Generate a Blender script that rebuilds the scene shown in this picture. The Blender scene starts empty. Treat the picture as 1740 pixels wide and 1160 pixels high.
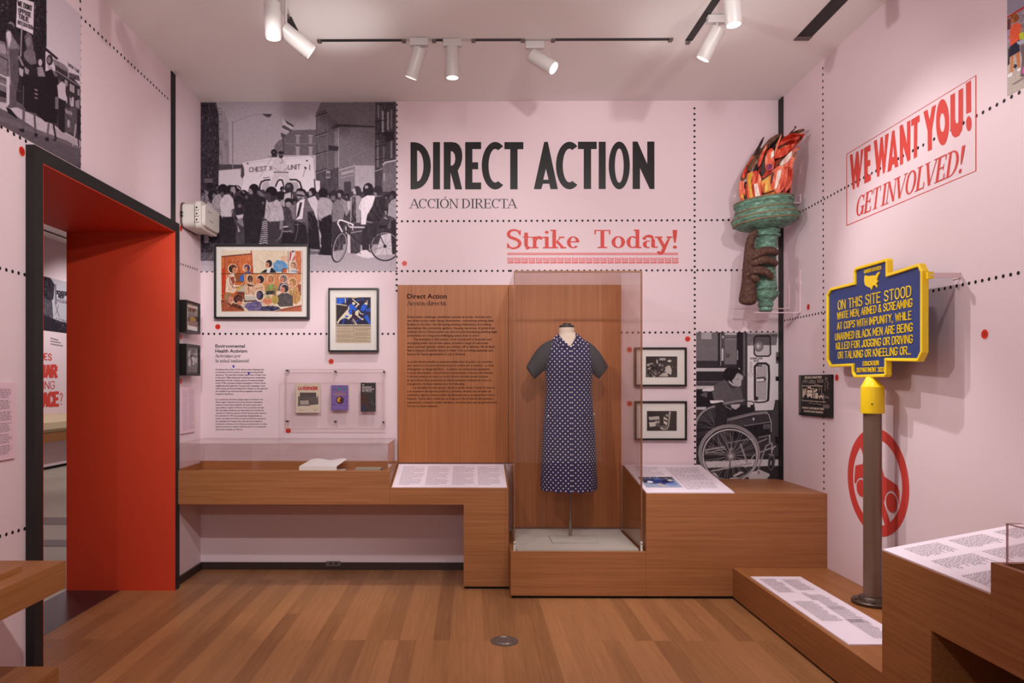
import bpy, bmesh, math, random
import numpy as np
from mathutils import Vector, Matrix, geometry

random.seed(7)
rng = np.random.default_rng(11)
SC = bpy.context.scene
COL = SC.collection

# ------------------------------------------------------------------ camera
F_PX, PPX, PPY, CAM_H = 1210.0, 791.0, 652.0, 1.35
YAW = math.atan(9.0 / 1210.0)
cam_d = bpy.data.cameras.new('camera')
cam_d.sensor_width = 36.0
cam_d.lens = 36.0 * F_PX / 1740.0
cam_d.shift_x = (870.0 - PPX) / 1740.0
cam_d.shift_y = (PPY - 580.0) / 1740.0
cam_d.clip_start = 0.05
cam = bpy.data.objects.new('camera', cam_d)
COL.objects.link(cam)
cam.location = (0, 0, CAM_H)
cam.rotation_euler = (math.pi / 2, 0, YAW)
SC.camera = cam

# ------------------------------------------------------------------ world, exposure
world = bpy.data.worlds.new('world')
SC.world = world
world.use_nodes = True
world.node_tree.nodes['Background'].inputs[0].default_value = (1.0, 0.86, 0.82, 1)
world.node_tree.nodes['Background'].inputs[1].default_value = 0.33
SC.view_settings.view_transform = 'Standard'
SC.view_settings.look = 'None'
SC.view_settings.gamma = 1.0
SC.view_settings.use_curve_mapping = False
SC.view_settings.exposure = 0.0
SC.cycles.use_denoising = True
SC.cycles.max_bounces = 10
SC.cycles.diffuse_bounces = 5
SC.cycles.glossy_bounces = 4
SC.cycles.transparent_max_bounces = 24
SC.cycles.caustics_reflective = False
SC.cycles.caustics_refractive = False
SC.cycles.sample_clamp_indirect = 4.0

# ------------------------------------------------------------------ room dimensions (metres)
YB, XR, XL, ZC = 5.18, 2.235, -1.97, 3.405      # back wall, right wall, left wall, ceiling
YN = -3.2                                        # wall behind the camera
FX = -1.93                                       # face of the black door frame
DY0, DY1, DZ = 3.20, 4.64, 2.345                 # door opening
DX = -2.642                                      # far side of the thick door wall


# ------------------------------------------------------------------ lamps at the track heads, and added fill spots
SPOTS = []


def spot(name, loc, target, power, angle, blend=0.6, size=0.035, col=(1, 0.985, 0.965)):
    d = bpy.data.lights.new(name, 'SPOT')
    d.energy = power
    d.spot_size = math.radians(angle)
    d.spot_blend = blend
    d.shadow_soft_size = size
    d.color = col
    o = bpy.data.objects.new(name, d)
    COL.objects.link(o)
    SPOTS.append(d)
    o.location = loc
    v = Vector(target) - Vector(loc)
    o.rotation_euler = v.to_track_quat('-Z', 'Y').to_euler()
    return o


# visible lamp heads: centre, axis, label, (x, y) of the ceiling adapter if not straight above
HEADS = [
    ((-0.99, 3.55, 3.165), (0.05, 0.0, -1.0), 'white spotlight hanging upright at left of the ceiling, next to a tilted one', None),
    ((-0.90, 3.68, 3.125), (0.72, 0.28, -0.52), 'tilted white spotlight at left of the ceiling, leaning right beside an upright one', None),
    ((-0.33, 4.25, 3.265), (-0.34, 0.25, -0.9), 'white spotlight tilted left on the thin ceiling track', None),
    ((-0.11, 4.25, 3.265), (0.0, 0.06, -1.0), 'white spotlight hanging straight down in the middle of the thin track', None),
    ((0.43, 4.25, 3.270), (0.66, -0.36, -0.58), 'white spotlight with bright lens facing out, on the thin track above the title', None),
    ((1.345, 4.00, 3.355 - .10), (-0.38, 0.25, -0.78), 'white spotlight tilted down left at the right ceiling track', None),
    ((1.30, 3.55, 3.22), (0.08, 0.0, -1.0), 'white spotlight cut by the top edge of the photo near the right track', None),
]
K = 1.0
HEAD_POWER = [(28, 55), (28, 60), (57, 52), (40, 52), (86, 62), (28, 70), (106, 60)]
for (c_, a_, _l, _t), (w_, ang_) in zip(HEADS, HEAD_POWER):
    d_ = Vector(a_).normalized()
    p_ = Vector(c_) + d_ * 0.095
    spot('track_or_fill_beam', p_, p_ + d_, w_ * K, ang_, size=0.025)
# added wall-wash and fill spots out of view; third follows the marker's shadow
UNSEEN_SPOTS = [
    ((-0.8, 2.5, 2.95), (-1.45, 5.18, 2.5), 95, 46),
    ((0.6, 2.2, 2.95), (0.8, 5.18, 1.9), 79, 75),
    ((1.3, 2.45, 3.1), (2.2, 3.9, 1.2), 20, 85),
    ((0.9, 2.2, 2.8), (-1.96, 3.0, 2.0), 24, 95),
    ((0.3, 1.0, 3.0), (-1.96, 2.6, 1.3), 178, 85),
    ((-1.0, 2.0, 3.0), (-0.6, 5.18, 1.3), 110, 70),
    ((1.5, 2.0, 3.0), (1.6, 5.18, 2.5), 74, 60),
    ((0.9, 2.2, 3.1), (0.75, 3.7, 0.0), 55, 55),
]
for l_, t_, w_, a_ in UNSEEN_SPOTS:
    spot('track_or_fill_beam', l_, t_, w_ * K, a_)
spot('ceiling_fill_beam', (0.1, -1.0, 0.9), (0.1, 2.5, 3.9), 277, 84, 1.0, 0.2)  # added uplight behind the camera, brightens the ceiling
spot('track_or_fill_beam', (1.0, 3.0, 2.85), (-1.96, 3.9, 2.6), 39, 70)  # added spot to brighten the left wall
spot('track_or_fill_beam', (-0.8, 3.0, 2.85), (2.235, 3.6, 2.2), 72, 80)  # added spot to brighten the right wall
spot('track_or_fill_beam', (-0.4, -2.6, 2.9), (0.4, 4.6, 0.4), 122, 60, 0.8)  # added frontal fill for furniture and floor
spot('track_or_fill_beam', (0.0, 1.5, 2.6), (-0.15, 5.18, 2.75), 10, 50, 0.9)  # added spot to lift the upper back wall
# added spots imitate light bounced off the acrylic covers onto the ceiling
spot('bonnet_bounce_fill', (-0.95, 4.85, 0.99), (-0.80, 4.05, 3.4), 89, 19, 1.0, 0.1)
spot('bonnet_bounce_fill', (0.95, 4.80, 2.09), (1.25, 4.05, 3.4), 17.5, 36, 1.0, 0.1)


# ------------------------------------------------------------------ survey helpers: where a line of sight meets a plane of the room
CT, ST = math.cos(YAW), math.sin(YAW)


def ray(px, py):
    r = (np.asarray(px, float) - PPX) / F_PX
    u = (PPY - np.asarray(py, float)) / F_PX
    return r * CT - ST, r * ST + CT, u


def pz(px, py, z):
    d = ray(px, py)
    t = (z - CAM_H) / d[2]
    return Vector((float(d[0] * t), float(d[1] * t), z))


def pY(px, py, Y):
    d = ray(px, py)
    t = Y / d[1]
    return Vector((float(d[0] * t), Y, float(CAM_H + d[2] * t)))


def pX(px, py, X):
    d = ray(px, py)
    t = X / d[0]
    return Vector((X, float(d[1] * t), float(CAM_H + d[2] * t)))


def proj(x, y, z):
    r = x * CT + y * ST
    w = -x * ST + y * CT
    return PPX + F_PX * r / w, PPY - F_PX * (z - CAM_H) / w


class Plane:
    """a wall plane; at(px, py, off) gives the surface point, off metres in front of it"""
    def __init__(self, axis, val, sign):
        self.axis, self.val, self.sign = axis, val, sign

    def at(self, px, py, off=0.0):
        v = self.val + self.sign * off
        return pY(px, py, v) if self.axis == 'Y' else pX(px, py, v)

    def p3(self, u, v, off=0.0):
        w = self.val + self.sign * off
        return Vector((u, w, v)) if self.axis == 'Y' else Vector((w, u, v))


BACK, RIGHT, LEFT = Plane('Y', YB, -1), Plane('X', XR, -1), Plane('X', XL, 1)


# ------------------------------------------------------------------ materials
def srgb(r, g=None, b=None):
    if g is None:
        r, g, b = r
    f = lambda c: (c / 255 / 12.92) if c / 255 <= 0.04045 else ((c / 255 + 0.055) / 1.055) ** 2.4
    return (f(r), f(g), f(b), 1.0)


def mat(name, rgb, rough=0.6, metal=0.0, spec=0.5, bump=0.0, bscale=200.0, vary=0.0, vscale=6.0):
    m = bpy.data.materials.new(name)
    m.use_nodes = True
    nt = m.node_tree
    b = nt.nodes['Principled BSDF']
    c = srgb(rgb)
    b.inputs['Base Color'].default_value = c
    b.inputs['Roughness'].default_value = rough
    b.inputs['Metallic'].default_value = metal
    b.inputs['Specular IOR Level'].default_value = spec
    geo = nt.nodes.new('ShaderNodeNewGeometry')
    if vary:
        n = nt.nodes.new('ShaderNodeTexNoise')
        n.inputs['Scale'].default_value = vscale
        n.inputs['Detail'].default_value = 5
        nt.links.new(geo.outputs['Position'], n.inputs['Vector'])
        mx = nt.nodes.new('ShaderNodeMix')
        mx.data_type = 'RGBA'
        mx.inputs[6].default_value = tuple(x * (1 - vary) for x in c[:3]) + (1,)
        mx.inputs[7].default_value = tuple(min(1, x * (1 + vary)) for x in c[:3]) + (1,)
        nt.links.new(n.outputs['Fac'], mx.inputs[0])
        nt.links.new(mx.outputs[2], b.inputs['Base Color'])
    if bump:
        n2 = nt.nodes.new('ShaderNodeTexNoise')
        n2.inputs['Scale'].default_value = bscale
        n2.inputs['Detail'].default_value = 4
        nt.links.new(geo.outputs['Position'], n2.inputs['Vector'])
        bp = nt.nodes.new('ShaderNodeBump')
        bp.inputs['Strength'].default_value = bump
        bp.inputs['Distance'].default_value = 0.002
        nt.links.new(n2.outputs['Fac'], bp.inputs['Height'])
        nt.links.new(bp.outputs['Normal'], b.inputs['Normal'])
    return m


def wood(name, dark, light, scale, rough=0.45):
    """veneer: grain noise stretched along one axis (scale gives the frequency per axis)"""
    m = bpy.data.materials.new(name)
    m.use_nodes = True
    nt = m.node_tree
    N, L = nt.nodes, nt.links
    b = N['Principled BSDF']
    b.inputs['Roughness'].default_value = rough
    b.inputs['Specular IOR Level'].default_value = 0.35
    geo = N.new('ShaderNodeNewGeometry')
    mp = N.new('ShaderNodeMapping')
    mp.inputs['Scale'].default_value = scale
    L.new(geo.outputs['Position'], mp.inputs['Vector'])
    n1 = N.new('ShaderNodeTexNoise')
    n1.inputs['Scale'].default_value = 1.0
    n1.inputs['Detail'].default_value = 7
    n1.inputs['Roughness'].default_value = 0.62
    n1.inputs['Distortion'].default_value = 0.35
    L.new(mp.outputs['Vector'], n1.inputs['Vector'])
    n2 = N.new('ShaderNodeTexNoise')
    n2.inputs['Scale'].default_value = 5.0
    n2.inputs['Detail'].default_value = 3
    L.new(mp.outputs['Vector'], n2.inputs['Vector'])
    mxf = N.new('ShaderNodeMath')
    mxf.operation = 'MULTIPLY_ADD'
    L.new(n2.outputs['Fac'], mxf.inputs[0])
    mxf.inputs[1].default_value = 0.335
    L.new(n1.outputs['Fac'], mxf.inputs[2])
    cr = N.new('ShaderNodeValToRGB')
    cr.color_ramp.elements[0].position = 0.42
    cr.color_ramp.elements[0].color = srgb(dark)
    cr.color_ramp.elements[1].position = 0.98
    cr.color_ramp.elements[1].color = srgb(light)
    L.new(mxf.outputs[0], cr.inputs['Fac'])
    L.new(cr.outputs['Color'], b.inputs['Base Color'])
    bp = N.new('ShaderNodeBump')
    bp.inputs['Strength'].default_value = 0.12
    bp.inputs['Distance'].default_value = 0.001
    L.new(mxf.outputs[0], bp.inputs['Height'])
    L.new(bp.outputs['Normal'], b.inputs['Normal'])
    return m


def planks(name, dark, light, width, length):
    m = bpy.data.materials.new(name)
    m.use_nodes = True
    nt = m.node_tree
    N, L = nt.nodes, nt.links
    b = N['Principled BSDF']
    geo = N.new('ShaderNodeNewGeometry')
    mp = N.new('ShaderNodeMapping')
    mp.inputs['Rotation'].default_value = (0, 0, math.pi / 2)
    mp.inputs['Location'].default_value = (0.3, 0.02, 0)
    L.new(geo.outputs['Position'], mp.inputs['Vector'])
    br = N.new('ShaderNodeTexBrick')
    br.offset = 0.37
    br.offset_frequency = 3
    br.inputs['Scale'].default_value = 1.0
    br.inputs['Brick Width'].default_value = length
    br.inputs['Row Height'].default_value = width
    br.inputs['Mortar Size'].default_value = 0.0009
    br.inputs['Mortar Smooth'].default_value = 0.3
    br.inputs['Color1'].default_value = (0.0, 0.0, 0.0, 1)
    br.inputs['Color2'].default_value = (1, 1, 1, 1)
    br.inputs['Mortar'].default_value = (0.15, 0.15, 0.15, 1)
    L.new(mp.outputs['Vector'], br.inputs['Vector'])
    gm = N.new('ShaderNodeMapping')
    gm.inputs['Scale'].default_value = (70, 3.0, 1)
    L.new(geo.outputs['Position'], gm.inputs['Vector'])
    n = N.new('ShaderNodeTexNoise')
    n.inputs['Scale'].default_value = 1
    n.inputs['Detail'].default_value = 6
    n.inputs['Distortion'].default_value = 0.5
    # shift the grain from plank to plank
    add = N.new('ShaderNodeVectorMath')
    add.operation = 'MULTIPLY_ADD'
    L.new(br.outputs['Color'], add.inputs[0])
    add.inputs[1].default_value = (13, 29, 7)
    L.new(gm.outputs['Vector'], add.inputs[2])
    L.new(add.outputs[0], n.inputs['Vector'])
    ma = N.new('ShaderNodeMath')
    ma.operation = 'MULTIPLY_ADD'
    L.new(br.outputs['Color'], ma.inputs[0])
    ma.inputs[1].default_value = 0.34
    mb_ = N.new('ShaderNodeMath')
    mb_.operation = 'MULTIPLY'
    L.new(n.outputs['Fac'], mb_.inputs[0])
    mb_.inputs[1].default_value = 0.5
    L.new(mb_.outputs[0], ma.inputs[2])
    cr = N.new('ShaderNodeValToRGB')
    cr.color_ramp.elements[0].position = 0.1
    cr.color_ramp.elements[0].color = srgb(dark)
    cr.color_ramp.elements[1].position = 0.95
    cr.color_ramp.elements[1].color = srgb(light)
    L.new(ma.outputs[0], cr.inputs['Fac'])
    L.new(cr.outputs['Color'], b.inputs['Base Color'])
    b.inputs['Roughness'].default_value = 0.38
    b.inputs['Specular IOR Level'].default_value = 0.4
    bp = N.new('ShaderNodeBump')
    bp.inputs['Strength'].default_value = 0.1
    bp.inputs['Distance'].default_value = 0.001
    L.new(ma.outputs[0], bp.inputs['Height'])
    L.new(bp.outputs['Normal'], b.inputs['Normal'])
    return m


def clear(name, tint=(1, 1, 1), refl=1.0, rough=0.0, veil=0.0):
    """thin clear acrylic or glass: see-through with fresnel reflection"""
    m = bpy.data.materials.new(name)
    m.use_nodes = True
    nt = m.node_tree
    N, L = nt.nodes, nt.links
    for x in list(N):
        if x.type != 'OUTPUT_MATERIAL':
            N.remove(x)
    out = [x for x in N if x.type == 'OUTPUT_MATERIAL'][0]
    tr = N.new('ShaderNodeBsdfTransparent')
    tr.inputs[0].default_value = (*tint, 1)
    gl = N.new('ShaderNodeBsdfGlossy')
    gl.inputs['Roughness'].default_value = rough
    gl.inputs[0].default_value = (1, 1, 1, 1)
    lw = N.new('ShaderNodeLayerWeight')
    lw.inputs['Blend'].default_value = 0.5
    pw = N.new('ShaderNodeMath')
    pw.operation = 'POWER'
    pw.inputs[1].default_value = 5.0
    L.new(lw.outputs['Facing'], pw.inputs[0])
    mu = N.new('ShaderNodeMath')
    mu.operation = 'MULTIPLY_ADD'
    mu.inputs[1].default_value = 0.8 * refl
    mu.inputs[2].default_value = 0.036 * refl
    L.new(pw.outputs[0], mu.inputs[0])
    mx = N.new('ShaderNodeMixShader')
    L.new(mu.outputs[0], mx.inputs[0])
    L.new(tr.outputs[0], mx.inputs[1])
    L.new(gl.outputs[0], mx.inputs[2])
    last = mx
    if veil:
        df = N.new('ShaderNodeBsdfDiffuse')
        df.inputs[0].default_value = (*tint, 1)
        m2 = N.new('ShaderNodeMixShader')
        m2.inputs[0].default_value = veil
        L.new(mx.outputs[0], m2.inputs[1])
        L.new(df.outputs[0], m2.inputs[2])
        last = m2
    L.new(last.outputs[0], out.inputs['Surface'])
    return m


def mottle(name, cols, scale, rough=0.65, bump=0.4, detail=8, dist=0.6):
    """rough painted or weathered surface: several colours mixed by stretched noise"""
    m = bpy.data.materials.new(name)
    m.use_nodes = True
    N, L = m.node_tree.nodes, m.node_tree.links
    b = N['Principled BSDF']
    b.inputs['Roughness'].default_value = rough
    b.inputs['Specular IOR Level'].default_value = 0.3
    geo = N.new('ShaderNodeNewGeometry')
    mp = N.new('ShaderNodeMapping')
    mp.inputs['Scale'].default_value = scale
    mp.inputs['Rotation'].default_value = (0.0, 0.1, 0.0)
    L.new(geo.outputs['Position'], mp.inputs['Vector'])
    n = N.new('ShaderNodeTexNoise')
    n.inputs['Scale'].default_value = 1.0
    n.inputs['Detail'].default_value = detail
    n.inputs['Roughness'].default_value = 0.68
    n.inputs['Distortion'].default_value = dist
    L.new(mp.outputs['Vector'], n.inputs['Vector'])
    cr = N.new('ShaderNodeValToRGB')
    k = len(cols)
    for i, c in enumerate(cols):
        p = 0.30 + 0.40 * i / (k - 1)
        e = cr.color_ramp.elements[i] if i < 2 else cr.color_ramp.elements.new(p)
        e.position = p
        e.color = srgb(c)
    L.new(n.outputs['Fac'], cr.inputs['Fac'])
    L.new(cr.outputs['Color'], b.inputs['Base Color'])
    bp = N.new('ShaderNodeBump')
    bp.inputs['Strength'].default_value = bump
    bp.inputs['Distance'].default_value = 0.004
    L.new(n.outputs['Fac'], bp.inputs['Height'])
    L.new(bp.outputs['Normal'], b.inputs['Normal'])
    return m


def emit(name, rgb, strength):
    m = bpy.data.materials.new(name)
    m.use_nodes = True
    b = m.node_tree.nodes['Principled BSDF']
    b.inputs['Base Color'].default_value = (0.8, 0.8, 0.8, 1)
    b.inputs['Emission Color'].default_value = srgb(rgb)
    b.inputs['Emission Strength'].default_value = strength
    return m


def inked(name, rough=0.55, spec=0.3):
    """print: colour comes from the printed picture stored on the sheet"""
    m = bpy.data.materials.new(name)
    m.use_nodes = True
    nt = m.node_tree
    b = nt.nodes['Principled BSDF']
    a = nt.nodes.new('ShaderNodeAttribute')
    a.attribute_name = 'ink'
    nt.links.new(a.outputs['Color'], b.inputs['Base Color'])
    b.inputs['Roughness'].default_value = rough
    b.inputs['Specular IOR Level'].default_value = spec
    return m


M = {
    'pink': mat('pink_wall_paint', (226, 202, 208), 0.7, bump=0.05, bscale=260, spec=0.25),
    'ceil': mat('ceiling_paint', (236, 230, 228), 0.8, bump=0.04, bscale=300, spec=0.2),
    'red': mat('red_wall_paint', (206, 64, 38), 0.55, bump=0.04, bscale=240, spec=0.3),
    'black': mat('black_wall_paint', (38, 33, 34), 0.6, spec=0.3),
    'dots': mat('black_dot_print', (30, 24, 24), 0.6, spec=0.2),
    'base': mat('dark_baseboard_paint', (52, 34, 28), 0.5),
    'stone': mat('dark_stone', (46, 38, 40), 0.25, vary=0.25, vscale=9),
    'tile': mat('pale_stone_tile', (176, 164, 152), 0.35, vary=0.15, vscale=3),
    'tile_dark': mat('grey_stone_band', (96, 90, 92), 0.35, vary=0.15, vscale=5),
    'floor': planks('oak_floor_planks', (124, 80, 50), (194, 136, 90), 0.089, 1.15),
    'wood_x': wood('oak_veneer_along_x', (140, 86, 52), (182, 122, 78), (1.6, 70, 95)),
    'wood_y': wood('oak_veneer_along_y', (132, 80, 44), (172, 114, 68), (95, 1.6, 95)),
    'wood_z': wood('oak_veneer_upright', (148, 84, 46), (186, 116, 66), (110, 110, 1.2)),
    'wood_in': wood('dark_interior_veneer', (92, 46, 28), (128, 70, 44), (1.6, 1.6, 40)),  # darker veneer for the inner panels
    'label': mat('lilac_label_board', (236, 220, 232), 0.55, spec=0.3),
    'label_ink': mat('label_print_grey', (192, 174, 186), 0.6, spec=0.2),
    'label_ink2': mat('label_print_dark', (138, 122, 130), 0.6, spec=0.2),
    'ink': mat('black_vinyl_text', (26, 20, 22), 0.36, spec=0.3),
    'ink_soft': mat('dark_body_text', (30, 20, 20), 0.8, spec=0.1),
    'red_ink': mat('red_vinyl_text', (205, 66, 58), 0.55, spec=0.25, vary=0.06, vscale=60),
    'red_worn': mottle('worn_red_lettering', [(198, 56, 46), (206, 66, 56), (206, 66, 56), (210, 76, 66), (226, 196, 200)], (190, 190, 190), 0.55, 0.0, 3, 0.0),
    'red_pale': mat('worn_red_print', (219, 108, 108), 0.6, spec=0.2, vary=0.15, vscale=160),
    'sticker': mat('red_sticker', (208, 44, 24), 0.45),
    'sticker_rim': mat('sticker_rim_white', (236, 214, 214), 0.5),
    'sticker_ink': mat('sticker_number_ink', (92, 20, 18), 0.5),
    'frame': mat('black_frame_lacquer', (26, 20, 20), 0.38, spec=0.4),
    'mat_board': mat('white_mat_board', (232, 224, 218), 0.8, spec=0.2),
    'print': inked('photo_print', 0.6, 0.15),
    'mural': inked('mural_wallpaper', 0.75, 0.12),
    'acrylic': clear('clear_acrylic', (0.985, 0.975, 0.975), 1.0),
    'acrylic_case': clear('clear_acrylic_case', (0.975, 0.96, 0.955), 0.9),
    'acrylic_edge': clear('acrylic_edge_inner_reflection', (0.72, 0.52, 0.5), 1.2, 0.15, veil=0.35),  # pinkish tint and veil paint in the edges' internal reflection
    'acrylic_reflection': mat('acrylic_edge_wood_reflection', (132, 88, 66), 0.25),  # oak reflection in the clear edges, put into an opaque brown
    'glazing': clear('picture_glazing', (0.98, 0.98, 0.98), 0.7),
    'white': mat('white_lamp_enamel', (206, 198, 196), 0.35),
    'lens': emit('lamp_lens_lit', (255, 240, 225), 9.0),
    'slot': mat('black_track_slot', (14, 12, 12), 0.5),
    'steel': mat('brushed_steel', (150, 142, 134), 0.35, metal=0.9),
    'bronze': mat('bronze_painted_post', (122, 98, 82), 0.35, metal=0.35),
    'bronze_dark': mat('bronze_flange', (84, 68, 58), 0.4, metal=0.5, vary=0.2, vscale=60),
    'yellow': mat('yellow_enamel', (244, 204, 20), 0.38, vary=0.05, vscale=30),
    'blue': mat('navy_blue_enamel', (36, 54, 112), 0.5, bump=0.25, bscale=350),
    'patina': mottle('green_patina', [(58, 52, 44), (84, 96, 80), (92, 128, 110), (112, 152, 134), (176, 196, 182)], (26, 26, 85), 0.6, 0.22),
    'brown_rough': mottle('rough_brown_skin', [(46, 28, 24), (72, 46, 38), (92, 62, 52), (132, 100, 88)], (60, 60, 60), 0.7, 0.9),
    'pvc': mat('grey_white_plastic', (206, 198, 192), 0.5),
    'gasket': mat('dark_gasket', (92, 70, 66), 0.7),
    'screw': mat('dark_metal', (58, 46, 44), 0.35, metal=0.7),
    'deck': mat('pale_grey_deck', (208, 204, 196), 0.6),
    'linen': mat('cream_mannequin_linen', (226, 208, 192), 0.8, bump=0.2, bscale=700),
    'cap': mat('dark_neck_cap', (44, 34, 32), 0.3),
    'sleeve': mat('charcoal_sleeve_cloth', (70, 66, 70), 0.9, bump=0.25, bscale=600, spec=0.15),
    'button': mat('pearl_button', (232, 226, 222), 0.3),
    'paper': mat('white_paper', (240, 234, 232), 0.7),
    'pinkmetal': mat('pale_pink_bracket', (226, 196, 200), 0.5),
    'board_black': mat('black_sign_board', (26, 20, 20), 0.5),
    'cream_ink': mat('cream_print', (214, 194, 176), 0.6),
    'leather': mat('tan_upholstery', (196, 172, 140), 0.5),
    'blue_ink': mat('blue_vinyl', (20, 60, 170), 0.5),
    'grey_plate': mat('grey_cover_plate', (112, 98, 92), 0.4, metal=0.4),
    'dark': mat('recess_shade_black', (16, 13, 12), 0.8),  # near-black holds the shade of gaps under the furniture; also colours sockets
}


# ------------------------------------------------------------------ object helpers
OFF = {}


def tag(o, label=None, cat=None, group=None, kind=None):
    if label:
        o['label'] = label
    if cat:
        o['category'] = cat
    if group:
        o['group'] = group
    if kind:
        o['kind'] = kind
    return o


def thing(name, label, cat, base=(0, 0, 0), group=None):
    o = bpy.data.objects.new(name, None)
    o.empty_display_size = 0.05
    COL.objects.link(o)
    o.location = base
    OFF[o.name] = Vector(base)
    return tag(o, label, cat, group)


class MB:
    def __init__(self):
        self.v, self.f = [], []

    def add(self, vs, fs):
        n = len(self.v)
        self.v += [tuple(p) for p in vs]
        self.f += [tuple(i + n for i in q) for q in fs]
        return self

    def box(self, x0, x1, y0, y1, z0, z1):
        vs = [(x, y, z) for z in (z0, z1) for y in (y0, y1) for x in (x0, x1)]
        return self.add(vs, [(0, 2, 3, 1), (4, 5, 7, 6), (0, 1, 5, 4), (2, 6, 7, 3), (0, 4, 6, 2), (1, 3, 7, 5)])

    def prism(self, loop, vec):
        """solid between a polygon and its copy moved by vec (works for concave outlines)"""
        n = len(loop)
        a = [Vector(p) for p in loop]
        b = [p + Vector(vec) for p in a]
        tr = [tuple(t) for t in geometry.tessellate_polygon([a])]
        self.add(a + b, [(i, (i + 1) % n, (i + 1) % n + n, i + n) for i in range(n)]
                 + [t[::-1] for t in tr] + [tuple(i + n for i in t) for t in tr])
        return self

    def ring(self, loops_out, loops_in, vec):
        """frame-shaped solid between an outer and an inner loop with the same vertex count"""
        n = len(loops_out)
        a, b = [Vector(p) for p in loops_out], [Vector(p) for p in loops_in]
        v = Vector(vec)
        vs = a + b + [p + v for p in a] + [p + v for p in b]
        fs = []
        for i in range(n):
            j = (i + 1) % n
            fs += [(i, j, n + j, n + i), (2 * n + i, 3 * n + i, 3 * n + j, 2 * n + j),
                   (i, 2 * n + i, 2 * n + j, j), (n + i, n + j, 3 * n + j, 3 * n + i)]
        return self.add(vs, fs)

    def cyl(self, p0, p1, r0, r1=None, n=24, cap=True):
        p0, p1 = Vector(p0), Vector(p1)
        r1 = r0 if r1 is None else r1
        d = (p1 - p0).normalized()
        a = d.orthogonal().normalized()
        b = d.cross(a)
        vs = []
        for p, r in ((p0, r0), (p1, r1)):
            vs += [p + (a * math.cos(2 * math.pi * i / n) + b * math.sin(2 * math.pi * i / n)) * r for i in range(n)]
        fs = [(i, (i + 1) % n, n + (i + 1) % n, n + i) for i in range(n)]
        if cap:
            fs += [tuple(range(n))[::-1], tuple(range(n, 2 * n))]
        return self.add(vs, fs)

    def lathe(self, prof, c=(0, 0, 0), n=48, axis=(0, 0, 1), sx=1.0, sy=1.0):
        """prof: (radius, height) pairs along the axis"""
        ax = Vector(axis).normalized()
        a = Vector((1, 0, 0)) if abs(ax.x) < 0.9 else Vector((0, 1, 0))
        a = (a - ax * a.dot(ax)).normalized()
        b = ax.cross(a)
        c = Vector(c)
        vs, fs = [], []
        for r, h in prof:
            vs += [c + ax * h + (a * math.cos(2 * math.pi * i / n) * sx + b * math.sin(2 * math.pi * i / n) * sy) * r for i in range(n)]
        for k in range(len(prof) - 1):
            fs += [(k * n + i, k * n + (i + 1) % n, (k + 1) * n + (i + 1) % n, (k + 1) * n + i) for i in range(n)]
        fs += [tuple(range(n))[::-1], tuple(range((len(prof) - 1) * n, len(prof) * n))]
        return self.add(vs, fs)

    def tube(self, pts, r, n=10, closed=False):
        pts = [Vector(p) for p in pts]
        m = len(pts)
        vs, fs = [], []
        up = Vector((0.13, 0.21, 0.97))
        for i, p in enumerate(pts):
            t = (pts[(i + 1) % m] - pts[i - 1]) if closed else (pts[min(i + 1, m - 1)] - pts[max(i - 1, 0)])
            t.normalize()
            a = t.cross(up).normalized()
            b = t.cross(a)
            rr = r[i] if isinstance(r, (list, tuple)) else r
            vs += [p + (a * math.cos(2 * math.pi * k / n) + b * math.sin(2 * math.pi * k / n)) * rr for k in range(n)]
        for i in range(m if closed else m - 1):
            j = (i + 1) % m
            fs += [(i * n + k, i * n + (k + 1) % n, j * n + (k + 1) % n, j * n + k) for k in range(n)]
        if not closed:
            fs += [tuple(range(n))[::-1], tuple(range((m - 1) * n, m * n))]
        return self.add(vs, fs)

    def flat(self, loops):
        """flat area with holes: loops of 3-D points, the first one the outline"""
        ls = [[Vector(p) for p in l] for l in loops]
        allp = [p for l in ls for p in l]
        tr = geometry.tessellate_polygon(ls)
        return self.add(allp, [tuple(t) for t in tr])

    def build(self, name, material, parent=None, smooth=False, bevel=0.0, label=None):
        off = OFF[parent.name] if parent is not None else None
        vs = self.v
        if off is None:
            a = np.array(vs)
            off = Vector(((a[:, 0].min() + a[:, 0].max()) / 2, (a[:, 1].min() + a[:, 1].max()) / 2, a[:, 2].min()))
        me = bpy.data.meshes.new(name)
        me.from_pydata([(p[0] - off[0], p[1] - off[1], p[2] - off[2]) for p in vs], [], self.f)
        me.materials.append(material)
        bm = bmesh.new()
        bm.from_mesh(me)
        bmesh.ops.recalc_face_normals(bm, faces=bm.faces)
        bm.to_mesh(me)
        bm.free()
        if smooth:
            me.polygons.foreach_set('use_smooth', [True] * len(me.polygons))
            me.set_sharp_from_angle(angle=math.radians(40))
        o = bpy.data.objects.new(name, me)
        COL.objects.link(o)
        if parent is not None:
            o.parent = parent
        else:
            o.location = off
        OFF[o.name] = Vector(off)
        if bevel:
            md = o.modifiers.new('edge', 'BEVEL')
            md.width = bevel
            md.segments = 2
            md.limit_method = 'ANGLE'
            md.angle_limit = math.radians(50)
        if label:
            o['label'] = label
        return o


def structure(name, mb, material, parent=None, **k):
    o = mb.build(name, material, parent, **k)
    if parent is None:
        o['kind'] = 'structure'
    return o


# ------------------------------------------------------------------ lettering
def strokes_of(spec):
    out = []
    for s in spec.split(';'):
        out.append([tuple(float(c) for c in p.split(',')) for p in s.split()])
    return out


def arc(cx, cy, rx, ry, a0, a1, n=10):
    return [(cx + rx * math.cos(math.radians(a0 + (a1 - a0) * i / n)), cy + ry * math.sin(math.radians(a0 + (a1 - a0) * i / n))) for i in range(n + 1)]


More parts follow.
